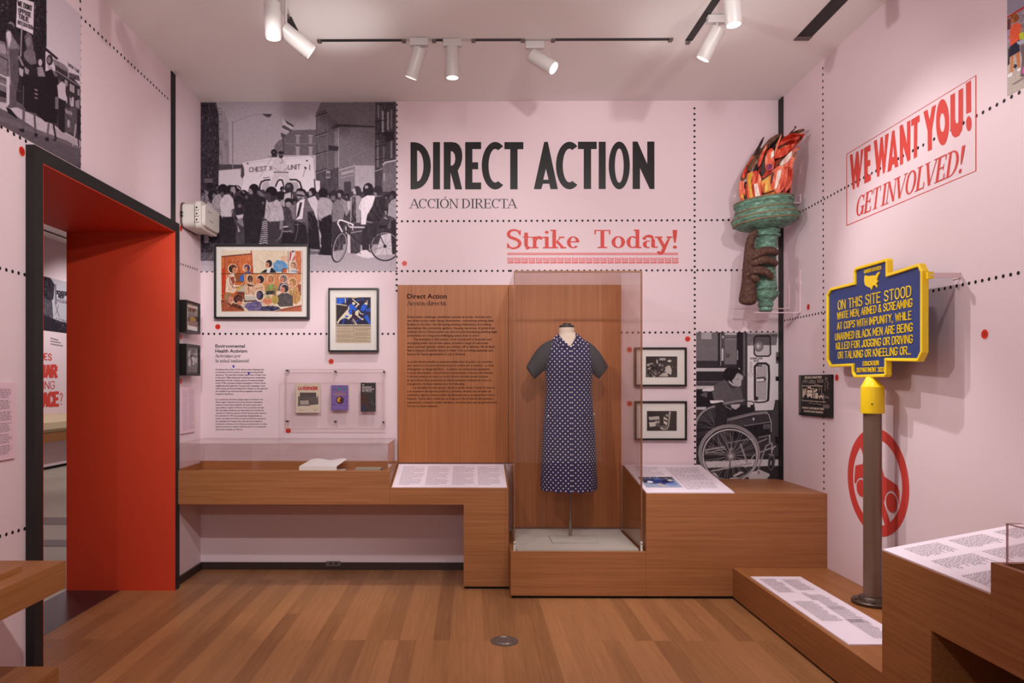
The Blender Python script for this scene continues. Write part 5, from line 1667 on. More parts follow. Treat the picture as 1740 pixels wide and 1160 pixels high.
for i in range(4):
    a, b = lid[i], lid[(i + 1) % 4]
    dd = (b - a).normalized()
    s = Vector((-dd.y, dd.x, 0)) * (.0024 if i != 1 else .0006)
    ln.add([a - s, b - s, b + s, a + s], [(0, 1, 2, 3)])
ln.build('hatch_line', mat('hatch_shadow_gap', (110, 106, 104), .7), d_)

t = thing('dress_showcase', 'tall clear acrylic showcase around the polka dot dress', 'showcase', (.68, 4.85, cz))
sx0, sx1, sy0, sy1, sz0, sz1 = cx0 + .022, cx1 - .018, CY + .022, YB - .021, cz - .004, 2.064
g = .006
MB().box(sx0, sx1, sy0, sy0 + g, sz0, sz1).build('front_pane', M['acrylic_case'], t)
MB().box(sx0, sx0 + g, sy0 + g, sy1, sz0, sz1 - g).build('side_pane', M['acrylic_case'], t)
MB().box(sx1 - g, sx1, sy0 + g, sy1, sz0, sz1 - g).build('side_pane', M['acrylic_case'], t)
MB().box(sx0, sx1, sy0 + g, sy1, sz1 - g, sz1).build('top_pane', M['acrylic_case'], t)
for nm, bb in (('edge_reflection', (sx1 - .009, sx1 + .0006, sy0 - .001, sy0 + .007, sz0, sz1)), ('edge_reflection', (sx0 - .0006, sx0 + .006, sy0 - .001, sy0 + .007, sz0, sz1)), ('edge_reflection', (sx0 + .006, sx1 - .009, sy0 - .001, sy0 + .007, sz1 - .011, sz1 + .0006))):
    MB().box(*bb).build(nm, M['acrylic_reflection'], t)  # strips added to show the edge reflection
for x in (sx0 + .003, sx1 - .006):
    cl = MB().box(x - .007, x + .007, sy0 - .006, sy0 - .001, cz, cz + .06).build('corner_clip', M['deck'], t, bevel=.001)
    MB().cyl((x, sy0 - .0085, cz + .045), (x, sy0 - .0055, cz + .045), .004, n=10).build('screw', M['screw'], cl)

# --- oak back panel on the wall with the introduction
t = thing('oak_text_panel', 'tall oak back panel with black introduction text, left of and behind the dress', 'text panel', (.3, YB - .01, .66))
xa, xb = BACK.at(675.5, 600, .018).x, BACK.at(1055.5, 600, .018).x
za = BACK.at(700, 484, .018).z
MB().box(xa, BACK.at(863.5, 600, .018).x, YB - .018, YB - .002, .78, za).build('panel', M['wood_z'], t, bevel=.0008)
xm = BACK.at(864.0, 600, .018).x
MB().box(xm, xb, YB - .018, YB - .002, .31, za).build('panel', M['wood_z'], t, bevel=.0008)
TP = Plane('Y', YB - .018, -1)
mb = MB()
put_font(mb, TP, 'Direct Action', 692, 759, 507, 8.2, bold=.018)
mb.build('heading', M['ink_soft'], t, label='bold black heading Direct Action')
pl, wd = serif_text('Acción directa', .125, .06, .05, gap=.03, space=.3)
mb = MB()
put_polys(mb, TP, pl, wd, 692, 757.5, 518.6, 7.6)
mb.build('subheading', M['ink_soft'], t, label='black serif subheading Acción directa')
EN = [('Direct action challenges established systems of power. Activists who', 692, 835), ('use direct action seek change themselves—sometimes putting their', 692, 839), ('bodies on the line—by disrupting existing institutions or creating', 692, 834), ('alternatives like community gardens, housing resources, or grassroots', 692, 840.5), ('medical clinics. Direct action can also include harnessing existing legal', 692, 844), ('protections by voting and challenging unjust laws in court.', 692, 814.5), ('The examples in this section, from mutual aid to boycotts and', 702, 834.5), ('occupying public and private space, provide a range of outcomes:', 692, 830), ('some succeed quickly; others are written off as failures. All of them', 692, 841), ('feed a long arc of activist history in New York, providing examples and', 692, 837), ('lessons for future generations to carry forward.', 692, 791.5)]
ES = [('La acción directa desafía los sistemas establecidos de poder. Los activistas', 692, 836), ('que recurren a la acción directa buscan el cambio por sí mismos – a veces', 692, 839), ('arriesgando su integridad física – al alterar las instituciones existentes', 692, 832), ('o crear alternativas, como huertas comunitarias, recursos de vivienda', 692, 837), ('o clínicas médicas de base. La acción directa también puede consistir', 692, 830), ('en aprovechar las protecciones jurídicas existentes mediante el voto y la', 692, 835), ('impugnación de leyes injustas ante los tribunales.', 692, 790.5), ('Los ejemplos de esta sección, desde la ayuda mutua y hasta los boicots', 701, 841), ('y la ocupación de espacios públicos y privados, ofrecen una variedad de', 692, 834), ('resultados: algunos tuvieron éxito rápidamente; otros se descartaron como', 692, 841), ('fracasos. Todos ellos conforman un largo arco de la historia del activismo', 692, 838), ('neoyorquino, proporcionando ejemplos y lecciones para que las generaciones', 692, 844), ('futuras los lleven adelante.', 692, 744)]
mb = MB()
for i, (s, x0, x1) in enumerate(EN):
    put_font(mb, TP, s, x0, x1, 540 + i * 6.32, 4.0, bold=.014)
mb.build('body_text', M['ink_soft'], t, label='English paragraph of small black text')
mb = MB()
for i, (s, x0, x1) in enumerate(ES):
    put_font(mb, TP, s, x0, x1, 616 + i * 6.27, 3.7, bold=.010)
mb.build('body_text', M['ink_soft'], t, label='Spanish paragraph of small black text')

# --- big oak block at the right with its label
t = thing('oak_block', 'large oak block right of the dress case under the wheelchair mural', 'plinth', (1.67, 4.85, 0))
bx1 = XR - .001
MB().box(1.1005, bx1, CY, YB - .001, .018, .662).build('body', M['wood_x'], t, bevel=.0008)
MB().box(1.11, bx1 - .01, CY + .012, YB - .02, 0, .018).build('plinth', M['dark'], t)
xr_f, xr_b = 1.655, 1.640
MB().prism([(1.1005, CY + .001, .662), (1.1005, YB - .001, .662), (1.1005, YB - .001, .758)], (xr_f - 1.1005, 0, 0)).build('wedge', M['wood_y'], t)
t2, f2 = label_board('label_board', 'sloping lilac label board with colour photo on the large oak block', [(1.103, CY + .002, .669), (xr_f, CY + .002, .669), (xr_f, YB - .02, .766), (1.103, YB - .02, .766)], .007,
                     [(.50, .93)], [(.1 + i * .038, .02, 1.0 if i % 7 else .4) for i in range(21)], 8)
mb = MB()
for pg in greek([(.56 + i * .036, .018, 1.0 if i % 5 else .6) for i in range(11)], 4, [(.12, .42)]):
    mb.flat([[f2(u, v) for u, v in pg]])
mb.build('small_print', M['label_ink'], t2)


def art_labelphoto():
    A = Art(0, 0, 60, 40, 3, (120, 130, 160))
    A.R(0, 0, 60, 40, (150, 158, 182)).P('0,0 60,0 60,9 0,14', (70, 66, 70)).P('6,12 14,6 22,10 40,7 52,12 56,20 46,26 34,30 26,26 12,27', (42, 56, 120)).P('24,4 34,3 36,11 26,12', (80, 110, 170)).P('24,26 30,25 34,38 29,39', (206, 170, 150)).P('2,16 9,12 11,22 4,24', (60, 46, 44)).E(14, 20, 5, 4, (230, 225, 230)).E(42, 18, 6, 4, (24, 26, 50)).E(50, 14, 4, 4, (196, 190, 196)).P('36,26 54,22 58,30 44,36', (110, 130, 190)).R(0, 30, 60, 40, (168, 178, 205), a=.4)
    return A.speckle([(0, 2), (60, 2), (60, 12), (0, 12)], 26, .1, .9, 1.5).grain(10, .6)


A_ = art_labelphoto()
sheet('photo_print', A_, f2(.05, .52) + Vector((0, 0, .0005)), f2(.47, .52) + Vector((0, 0, .0005)), f2(.05, .16) + Vector((0, 0, .0005)), 90, 60, M['print'], t2)

# --- low platform along the right wall
t = thing('low_platform', 'low oak platform along the right wall carrying the marker post', 'platform', (1.94, 3.2, 0))
px0, pzt = 1.643, .196
MB().box(px0, XR - .001, .6, CY - .001, .014, pzt).build('body', M['wood_y'], t, bevel=.0008)
MB().box(px0 + .012, XR - .01, .62, CY - .02, 0, .014).build('plinth', M['dark'], t)
q = [pz(1275, 979, pzt + .006), pz(1359, 978.5, pzt + .006), pz(1540, 1115, pzt + .006), pz(1452, 1097, pzt + .006)]
yb_, yf_ = q[0].y, pz(1450, 1096.5, pzt).y
xl_ = q[0].x
xr_ = q[1].x
rows = [(.04 + i * .021, .010, 1.0) for i in range(18)]
tt, ft = label_board('label_board', 'lilac label board lying on the low platform beside the marker post', [(xl_, yb_, pzt + .006), (xl_, yf_, pzt + .006), (xr_, yf_, pzt + .006), (xr_, yb_, pzt + .006)], .006, [(.0, .0)], [], 1)
mb = MB()
rr = random.Random(5)
for (u0, u1, v0, v1) in ((.05, .30, .1, .46), (.06, .25, .52, .88), (.33, .56, .58, .86), (.44, .72, .12, .5), (.52, .74, .55, .88), (.70, .93, .52, .86), (.3, .42, .5, .6)):
    u = u0
    while u < u1:
        v = v0
        end = v0 + (v1 - v0) * (1 - .25 * rr.random())
        while v < end:
            w = .012 + .03 * rr.random()
            mb.flat([[ft(u, v), ft(u + .0048, v), ft(u + .0048, min(v + w, end)), ft(u, min(v + w, end))]])
            v += w + .008
        u += .0125
mb.build('small_print', M['label_ink2'], tt)

# --- desk and case in the near right corner
DXf, DYf = 1.643, 2.857       # front face and far end
t = thing('corner_desk', 'oak label desk with open knee space in the near right corner', 'desk', (1.95, 2.5, 0))
yl = 2.553
ycase = 2.263
ztop, zback, zbot = .683, .795, .47
MB().prism([(DXf, DYf, pzt), (DXf, DYf, ztop), (XR - .001, DYf, zback), (XR - .001, DYf, pzt)], (0, yl - DYf, 0)).build('leg', M['wood_y'], t)
MB().prism([(DXf, yl, zbot), (DXf, yl, ztop), (XR - .001, yl, zback), (XR - .001, yl, zbot)], (0, ycase - yl, 0)).build('top', M['wood_y'], t)
MB().box(DXf - .0002, DXf + .02, DYf - .0, DYf + .0005, pzt, .19).build('edge', M['wood_y'], t) if False else None
MB().box(DXf, XR - .001, yl, DYf, 0.0, pzt).build('foot', M['wood_y'], t) if False else None
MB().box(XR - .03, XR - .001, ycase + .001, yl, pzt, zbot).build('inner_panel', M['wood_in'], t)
q = [(DXf + .002, ycase + .002, ztop + .007), (DXf + .002, DYf, ztop + .007), (XR - .003, DYf, zback + .007), (XR - .003, ycase + .002, zback + .007)]
tt, ft = label_board('label_board', 'large sloping lilac label board on the near right corner desk', q, .007, [(0, 0)], [], 1)
mb = MB()
rr = random.Random(9)
for (u0, u1, v0, v1) in ((.70, .93, .10, .33), (.70, .93, .40, .63), (.68, .93, .70, .95), (.40, .62, .08, .34), (.36, .62, .40, .66), (.36, .62, .72, .95), (.06, .30, .05, .30), (.04, .30, .38, .64), (.05, .3, .7, .95)):
    v = v0
    while v < v1:
        u = u1
        end = u0 + (u1 - u0) * .3 * rr.random()
        while u > end:
            w = .012 + .03 * rr.random()
            mb.flat([[ft(max(u - w, end), v), ft(u, v), ft(u, v + .0062), ft(max(u - w, end), v + .0062)]])
            u -= w + .009
        v += .0165
mb.build('small_print', M['label_ink2'], tt)

t = thing('corner_display_case', 'oak display case with acrylic cover, cut by the right edge of the photo', 'display case', (1.95, 1.5, 0))
zc_, zcb = .787, .47
yn = .75
MB().box(DXf, DXf + .022, yn, ycase, zcb, zc_).build('front_panel', M['wood_y'], t, bevel=.0008)
MB().box(DXf + .022, XR - .001, ycase - .022, ycase, zcb, zc_).build('end_panel', M['wood_x'], t)
MB().box(DXf + .022, XR - .001, yn, yn + .022, zcb, zc_).build('end_panel', M['wood_x'], t)
MB().box(DXf + .022, XR - .001, yn + .022, ycase - .022, zcb, zc_ - .045).build('tray_floor', M['wood_y'], t)
MB().box(XR - .02, XR - .001, yn + .022, ycase - .022, zc_ - .045, zc_).build('back_panel', M['wood_y'], t)
MB().box(DXf, XR - .001, yn, yn + .3, pzt, zcb).build('leg', M['wood_y'], t)
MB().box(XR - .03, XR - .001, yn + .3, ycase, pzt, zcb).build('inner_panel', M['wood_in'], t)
t = thing('acrylic_bonnet', 'clear acrylic cover on the case at the right edge of the photo', 'acrylic cover', (1.95, 1.5, zc_))
ax0, ax1, ay0, ay1, az1 = DXf + .028, XR - .02, yn + .03, ycase - .028, .915
g = .006
MB().box(ax0, ax0 + g, ay0, ay1, zc_ - .02, az1).build('front_pane', M['acrylic'], t)
MB().box(ax0 + g, ax1, ay1 - g, ay1, zc_ - .02, az1).build('side_pane', M['acrylic'], t)
MB().box(ax0 + g, ax1, ay0, ay0 + g, zc_ - .02, az1).build('side_pane', M['acrylic'], t)
MB().box(ax0 + g, ax1, ay0 + g, ay1 - g, az1 - g, az1).build('top_pane', M['acrylic'], t)
ed = MB()
ed.box(ax0 - .0005, ax0 + .004, ay1 - .004, ay1 + .0005, zc_, az1)
ed.box(ax0 - .0005, ax0 + .003, ay0, ay1, az1 - .003, az1 + .0005)
ed.box(ax0, ax1, ay1 - .003, ay1 + .0005, az1 - .003, az1 + .0005)
ed.build('edge_line', M['acrylic_edge'], t)

# --- case and plinth in the near left corner
t = thing('corner_display_case', 'wall-hung oak case with raised tray rim, cut by the left edge of the photo', 'display case', (-1.77, 1.9, 0))
wx1, wy1 = -1.57, 2.75
MB().box(XL + .001, wx1, .9, wy1, .559, .665).build('body', M['wood_y'], t, bevel=.0008)
rim = MB()
r0, r1 = (XL + .02, wx1 - .075, 1.0, 2.60), (XL + .10, wx1 - .125, 1.1, 2.50)
lo = lambda r, z: [(r[0], r[2], z), (r[1], r[2], z), (r[1], r[3], z), (r[0], r[3], z)]
rim.ring(lo(r0, .665), lo(r1, .665), (0, 0, .018))
rim.build('tray_rim', M['wood_y'], t, bevel=.0008)
MB().box(r1[0], r1[1], r1[2], r1[3], .665, .667).build('tray_floor', M['dark'], t)
t = thing('low_plinth', 'low oak plinth under the wall case at the bottom left', 'plinth', (-1.8, 2.0, 0))
MB().box(XL + .001, -1.683, .9, 2.897, .014, .196).build('body', M['wood_y'], t, bevel=.0008)
MB().box(XL + .01, -1.695, .92, 2.88, 0, .014).build('plinth', M['dark'], t)

# --- floor box
t = thing('floor_box', 'round brushed metal floor box set in the oak floor before the dress case', 'floor box', (.176, 3.739, 0))
MB().lathe([(.0, .0), (.0745, 0), (.0745, .002), (.070, .0032), (.0, .0032)], (.176, 3.739, 0), 48).build('cover', M['grey_plate'], t, smooth=True)
MB().lathe([(.042, .0030), (.045, .0044), (.047, .0030)], (.176, 3.739, 0), 40).build('ring', M['steel'], t, smooth=True)
MB().box(.160, .190, 3.793, 3.800, .003, .0045).build('latch', M['deck'], t)


# ================================================================== ON THE WALLS
def mural(name, A, plane, x0, y0, x1, y1, nu, nv, label, off=.0015, corner=None):
    """wallpaper picture: rectangle on the wall through the surveyed top-left and bottom-right corners"""
    a, b = plane.at(x0, y0, off), plane.at(x1, y1, off)
    if plane.axis == 'Y':
        q = [(a.x, a.y, a.z), (b.x, a.y, a.z), (a.x, a.y, b.z)]
    else:
        q = [(a.x, a.y, a.z), (a.x, b.y, a.z), (a.x, a.y, b.z)]
    o = sheet(name, A, q[0], q[1], q[2], nu, nv, M['mural'], None, lambda p: proj(p[:, 0], p[:, 1], p[:, 2]))
    return tag(o, label, 'mural')


a, b = BACK.at(340, 174, .0015), BACK.at(673.5, 460.5, .0015)
mural('wall_mural', art_crowd(), BACK, 339.2, 173, 673.5, 460.5, 540, 470, 'black-and-white street crowd mural with CHEST X-RAY UNIT van on the back wall')
mural('wall_mural', art_wheelchair(), BACK, 1183, 564.5, 1323, 816, 300, 540, 'black-and-white mural of a person beside a wheelchair at a bus door')
ap = art_protest()
yf, yn_ = pX(136.8, 100, XL).y, pX(-60, 100, XL).y
ztop_ = pX(136.8, 25.5, XL).z
zbot_ = pX(2.5, 215, XL).z
o = sheet('wall_mural', ap, (XL + .0015, yn_, ztop_), (XL + .0015, yf, ztop_), (XL + .0015, yn_, zbot_ + .004), 260, 420, M['mural'], None, lambda p: proj(p[:, 0], p[:, 1], p[:, 2]))
tag(o, 'black-and-white protest march mural above the red doorway at the left', 'mural')


def art_kids():
    A = Art(1705, -40, 1790, 165, 3.0, (176, 166, 170)).frame(1690, 0, 6.44)
    A.R(100, -300, 700, 1160, (184, 172, 168), (.05, 2, 1)).P('130,-300 700,-300 700,0 320,90 135,165', (150, 142, 160)).P('135,180 322,70 700,-120 700,-90 322,95 135,200', (190, 50, 50)).P('135,200 322,95 700,-90 700,600 330,620 140,700', (150, 136, 146), (.16, 2, 2))
    A.P('140,640 320,560 700,500 700,1160 135,1100', (182, 168, 160), (.06, 2, 1)).P('180,930 320,840 320,860 230,920', (130, 112, 110))
    A.P('138,220 180,200 170,330 140,330', (110, 60, 60)).P('142,330 170,320 165,460 142,440', (170, 150, 200)).P('150,540 165,520 165,700 142,720', (60, 50, 56))
    A.E(220, 195, 46, 52, (146, 84, 44), (.1, .8, .8)).E(195, 230, 20, 30, (176, 110, 74))
    A.P('190,270 250,245 290,270 300,330 272,440 170,505 165,340', (226, 96, 64), (.05, 1, 1)).P('165,380 190,400 160,430 138,410', (190, 120, 84)).P('275,300 302,320 290,370 270,360', (190, 120, 84))
    A.P('168,510 270,435 276,560 165,625', (44, 42, 62)).P('175,620 210,600 200,800 170,800', (196, 124, 84)).P('230,585 275,560 280,740 255,750', (190, 116, 78)).P('140,820 195,785 190,830 145,850', (226, 222, 226)).P('250,755 285,735 285,770 248,785', (226, 222, 226)).P('215,700 250,710 235,750 205,740', (60, 50, 60))
    A.P('270,370 320,345 320,430 275,430', (190, 200, 60), (.1, 1, 1)).P('240,460 322,430 330,470 260,490', (176, 176, 190)).P('280,500 330,480 330,840 280,840 300,650', (110, 96, 100)).P('305,740 330,720 330,810 300,800', (210, 90, 160))
    A.R(330, -300, 700, 900, (150, 120, 120), (.2, 3, 3))
    return A.grain(5, .6)


y_f, y_n = pX(1712, 80, XR).y, pX(1785, 80, XR).y
zt_, zb_ = pX(1712, -40, XR).z, pX(1712, 163.5, XR).z
o = sheet('wall_mural', art_kids(), (XR - .0015, y_f, zt_), (XR - .0015, y_n, zt_), (XR - .0015, y_f, zb_), 120, 300, M['mural'], None, lambda p: proj(p[:, 0], p[:, 1], p[:, 2]))
tag(o, 'colour street photo mural with child in orange shirt, top right corner', 'mural')

# ---- big title
TT = lambda s: [(670 + a_ / 3.346, 200 + b_ / 3.346) for a_, b_ in nums(s)]


def letters(name, shapes, material, plane, label, cat='lettering', off=.0012, raw=False):
    mb = MB()
    for loops in shapes:
        mb.flat([[plane.at(px, py, off) for px, py in l] for l in loops])
    o = mb.build(name, material)
    tag(o, label, cat)
    return o


def cshape(cx, rx, rxi, y0=137, y1=408, t=40):
    cy, ry = (y0 + y1) / 2, (y1 - y0) / 2
    o = arc(cx, cy, rx, ry, 54, 306, 26)
    i = arc(cx, cy, rxi, ry - t, 66, 294, 22)
    flip = lambda pts: [(x, 2 * cy - y) for x, y in pts]
    return flip(o) + flip(i)[::-1]


def tq(pts):
    return [(670 + x / 3.346, 200 + y / 3.346) for x, y in pts]


D1 = [(92, 139), (108, 139)] + [(108 + 100 * math.cos(math.radians(t)) ** .9 if abs(t) < 90 else 108, 273 - 134.5 * math.sin(math.radians(t))) for t in range(84, -85, -12)] + [(108, 407), (92, 407)]
D2 = [(130, 186)] + [(126 + 40 * math.cos(math.radians(t)), 274 - 90 * math.sin(math.radians(t))) for t in range(74, -75, -12)] + [(130, 362)]
DIRECT = [[tq(D1), tq(D2)], [TT('220,138 260,138 260,407 220,407')],
          [TT('281,138 330,138 352,142 370,156 382,180 387,210 385,240 377,270 361,301 386,407 346,407 320,312 319,407 281,407'), TT('321,190 333,193 343,208 347,232 343,256 334,269 321,273')],
          [TT('403,138 494,138 494,178 444,178 444,253 477,253 477,293 444,293 444,368 494,368 494,407 403,407')],
          [tq(cshape(574, 77, 38))], [TT('626,138 734,138 734,179 701,179 701,407 659,407 659,179 626,179')]]
ACTION = [[TT('852,137 873,137 930,406 888,406 881,375 845,375 836,406 793,406'), TT('862,290 877,352 847,352')], [tq(cshape(996, 77, 38, 136, 407))],
          [TT('1044,136 1151,136 1151,178 1119,178 1119,405 1077,405 1077,178 1044,178')], [TT('1162,136 1202,136 1202,405 1162,405')],
          [tq(arc(1279, 271, 60, 136, 0, 360, 48)[:-1]), tq(arc(1279, 272, 25, 97, 0, 360, 40)[:-1])],
          [TT('1355,135 1383,135 1438,262 1438,135 1479,135 1479,405 1452,405 1397,286 1397,405 1355,405')]]
big = M['ink']
for s, shapes in (('DIRECT', DIRECT), ('ACTION', ACTION)):
    for ch, loops in zip(s, shapes):
        pass
t = thing('wall_title', 'huge black sans title DIRECT ACTION on the back wall', 'lettering', BACK.at(905, 321, 0))
for s, shapes in (('DIRECT', DIRECT), ('ACTION', ACTION)):
    for ch, loops in zip(s, shapes):
        mb = MB().flat([[BACK.at(px, py, .0012) for px, py in l] for l in loops])
        mb.build('letter', big, t)
pl, wd = serif_text('ACCIÓN DIRECTA', .115, .055, .045, gap=.005, space=.24, xs=1)
mb = MB()
put_polys(mb, BACK, pl, wd, 697, 877, 353.7, 16)
tag(mb.build('wall_lettering', M['ink']), 'black serif subtitle ACCIÓN DIRECTA under the huge title', 'lettering')
pl, wd = serif_text('Strike', .155, .06, .075, gap=.03)
mb = MB()
put_polys(mb, BACK, pl, wd, 862, 985.5, 421.8, 31)
pl, wd = serif_text('Today!', .155, .06, .075, gap=.03)
put_polys(mb, BACK, pl, wd, 1010, 1152.5, 421.5, 31)
tag(mb.build('wall_lettering', M['red_worn']), 'red slab serif lettering Strike Today! on the back wall', 'lettering')
mb = MB()
for (y0, y1) in ((429.4, 431.0), (431.8, 433.2)):
    mb.flat([[BACK.at(px, py, .001) for px, py in ((862, y0), (1152.5, y0), (1152.5, y1), (862, y1))]])
tag(mb.build('printed_rule', M['red_pale']), 'double red line printed under the Strike Today! lettering', 'printed line')
for i in range(24):
    x = 862 + i * 12.16
    mb = MB()
    f_ = lambda u, v: BACK.at(x + u, 437 + v, .001)
    mb.flat([[f_(0, 0), f_(1.2, 0), f_(1.9, 11), f_(.7, 11)]])
    for k in range(4):
        y0 = .6 + k * 2.2
        mb.flat([[f_(1.6 + k * .1, y0), f_(6, y0 + .9), f_(10.6, y0), (f_(11.2, y0 + 1.3)), (f_(6.5, y0 + 2.2)), f_(1.8 + k * .1, y0 + 1.3)]])
    mb.flat([[f_(1.4, 9.2), f_(11.5, 8.8), f_(11.8, 10), f_(1.6, 10.6)]])
    o = mb.build('printed_flag', M['red_pale'])
    tag(o, 'tiny red printed flag in the row under Strike Today!', 'printed flag', 'row of tiny printed flags')

# ---- recruiting lettering on the right wall: laid out in wall metres
mb = MB()
c0, c1, c2, c3 = RIGHT.at(1438.3, 262, 0), RIGHT.at(1658.5, 128, 0), RIGHT.at(1658.5, 290, 0), RIGHT.at(1438.3, 383, 0)
ya, yb2 = c0.y, c1.y
wz = lambda px, py: RIGHT.at(px, py, .0012)
for (pa, pb, wpx) in (((1438.6, 262), (1658.5, 128), 1.0), ((1438.6, 383), (1658.5, 290), 1.3), ((1438.6, 262), (1438.6, 383), 1.0), ((1658, 128), (1658, 290), 1.6)):
    if pa[0] == pb[0]:
        mb.flat([[wz(pa[0] - wpx / 2, pa[1]), wz(pa[0] + wpx / 2, pa[1]), wz(pb[0] + wpx / 2, pb[1]), wz(pb[0] - wpx / 2, pb[1])]])
    else:
        mb.flat([[wz(pa[0], pa[1] - wpx / 2), wz(pb[0], pb[1] - wpx / 2), wz(pb[0], pb[1] + wpx / 2), wz(pa[0], pa[1] + wpx / 2)]])
tag(mb.build('printed_border', M['red_ink']), 'thin red rectangle printed round the WE WANT YOU! lettering', 'printed border')


def wq(pts, s=3.866, ox=1390, oy=100):
    return [wz(ox + x / s, oy + y / s) for x, y in pts]


WANT = ['208,632 226,622 236,735 250,612 264,605 276,720 281,598 298,588 268,838 255,845 244,740 240,855 228,858', '302,586 344,561 345,602 326,612 326,668 343,660 343,700 326,708 326,766 346,756 346,798 303,820',
        '366,540 386,529 398,655 410,518 424,510 436,640 440,500 464,487 438,745 426,756 416,640 402,770 388,776',
        '486,476 501,466 527,705 505,716 500,690 487,696 480,732 455,745|493,560 499,640 487,648', '536,440 556,430 584,560 584,415 606,402 606,660 588,676 558,570 558,688 538,700', '612,400 666,367 667,412 652,420 650,642 628,656 630,432 612,444',
        '692,348 718,332 732,404 748,315 775,299 748,470 747,595 721,608 720,478', None, '869,240 899,222 899,395 905,422 916,425 922,410 922,208 952,190 952,410 945,468 926,504 900,518 880,500 869,460']
mb = MB()
for w_ in WANT:
    if w_ is None:
        mb.flat([wq(arc(818, 416, 43, 152, 0, 360, 36)[:-1]), wq(arc(816, 418, 17, 62, 0, 360, 28)[:-1])])
    else:
        mb.flat([wq(nums(l)) for l in w_.split('|')])
mb.flat([wq(nums('971,162 1004,140 1005,348 973,363'))])
mb.flat([wq(arc(990, 425, 18, 50, 0, 360, 24)[:-1])])
tag(mb.build('wall_lettering', M['red_ink']), 'bold red slanted lettering WE WANT YOU! on the right wall', 'lettering')
# second line: italic serif between two baselines
pl, wd = serif_text('GET INVOLVED!', .15, .05, .04, slant=.22, gap=.02, space=.18)
pA, pB = np.array((242, 1040.0)), np.array((945, 740.0))
k0, k1 = 122.0, 155.0
mb = MB()
# map through the wall: metres along the wall between the two ends
EA, EB = RIGHT.at(1390 + 244 / 3.866, 100 + 1042 / 3.866, .0012), RIGHT.at(1390 + 948 / 3.866, 100 + 740 / 3.866, .0012)
hz_ = (RIGHT.at(1390 + 290 / 3.866, 100 + 890 / 3.866).z - RIGHT.at(1390 + 290 / 3.866, 100 + 1022 / 3.866).z)
for pg in pl:
    vs = []
    for u, v in pg:
        vs.append(EA + (EB - EA) * (u / wd) + Vector((-(len(mb.f) % 60) * 3e-5, 0, v * hz_)))
    mb.flat([vs])
tag(mb.build('wall_lettering', M['red_ink']), 'red italic serif lettering GET INVOLVED! under the bold line', 'lettering')

# ---- environmental text block
t = thing('wall_text', 'black headed text block Environmental Health Activism on the back wall', 'wall text', BACK.at(410, 730, 0))
mb = MB()
put_font(mb, BACK, 'Environmental', 366, 416, 590.3, 5.7, bold=.02)
put_font(mb, BACK, 'Health Activism', 366, 420, 598.7, 5.7, bold=.02)
mb.build('heading', M['ink_soft'], t)
mb = MB()
for s, x1, y in (('Activismo por', 409, 607), ('la salud ambiental', 423, 615.4)):
    pl, wd = serif_text(s, .125, .06, .05, gap=.03, space=.3)
    put_polys(mb, BACK, pl, wd, 366, x1, y, 5.6)
mb.build('subheading', M['ink_soft'], t)
EV = [("Conditions from New York's dense urban landscape led", 448), ('to decades of direct actions aimed at improving health', 447.5), ('outcomes. The new field of public health born in New York', 452), ('in the early 1900s addressed everything from windowless', 451), ('tenements and lack of green spaces to maternal health.', 448.5), ('In the 1970s, persistent health inequalities in Puerto Rican', 451.5), ("neighborhoods fueled the Young Lords' campaigns, from", 450.5), ('trash pickup and free breakfasts for children to the takeover', 455.5), ('of a mobile X-ray truck and the occupation of Lincoln', 445.5), ('Hospital in the Bronx.', 397)]
SV = [('Las condiciones del denso paisaje urbano de Nueva York', 447), ('dieron lugar a décadas de acciones directas orientadas a', 446.5), ('mejorar la salud de la población. El nuevo campo de la', 444.5), ('salud pública, surgido en Nueva York a principios del siglo', 449), ('XX, abordaba cuestiones que iban desde las viviendas sin', 448.5), ('ventanas y la falta de espacios verdes hasta la salud materna.', 453), ('En la década de 1970, las persistentes desigualdades en', 445), ('materia de salud en los barrios puertorriqueños impulsaron', 452), ('las campañas de Young Lords, que abarcaron desde la', 445.5), ('recolección de basura y los desayunos gratuitos para la niñez', 453.5), ('hasta la toma de un camión móvil de rayos X y la ocupación', 452), ('del Lincoln Hospital en el Bronx.', 412.5)]
mb = MB()
for i, (s, x1) in enumerate(EV):
    put_font(mb, BACK, s, 366.2, x1, 628.8 + i * 4.62, 2.9, bold=.012)
mb.build('body_text', M['ink_soft'], t)
mb = MB()
for i, (s, x1) in enumerate(SV):
    put_font(mb, BACK, s, 366.4, x1, 679.5 + i * 4.63, 2.6, bold=.01)
mb.build('body_text', M['ink_soft'], t)
for px, py, lb in ((396.8, 622.3, 'small dark blue mark above the first line of the wall text'), (422.8, 633.8, 'small dark blue mark within the second line of the wall text')):
    mb = MB().flat([[BACK.at(px + u, py + v, .002) for u, v in ((-1.6, -2), (1.2, -2), (1.7, 0), (1.3, 2), (-1.4, 2))]])
    tag(mb.build('blue_mark', M['blue_ink']), lb, 'mark')


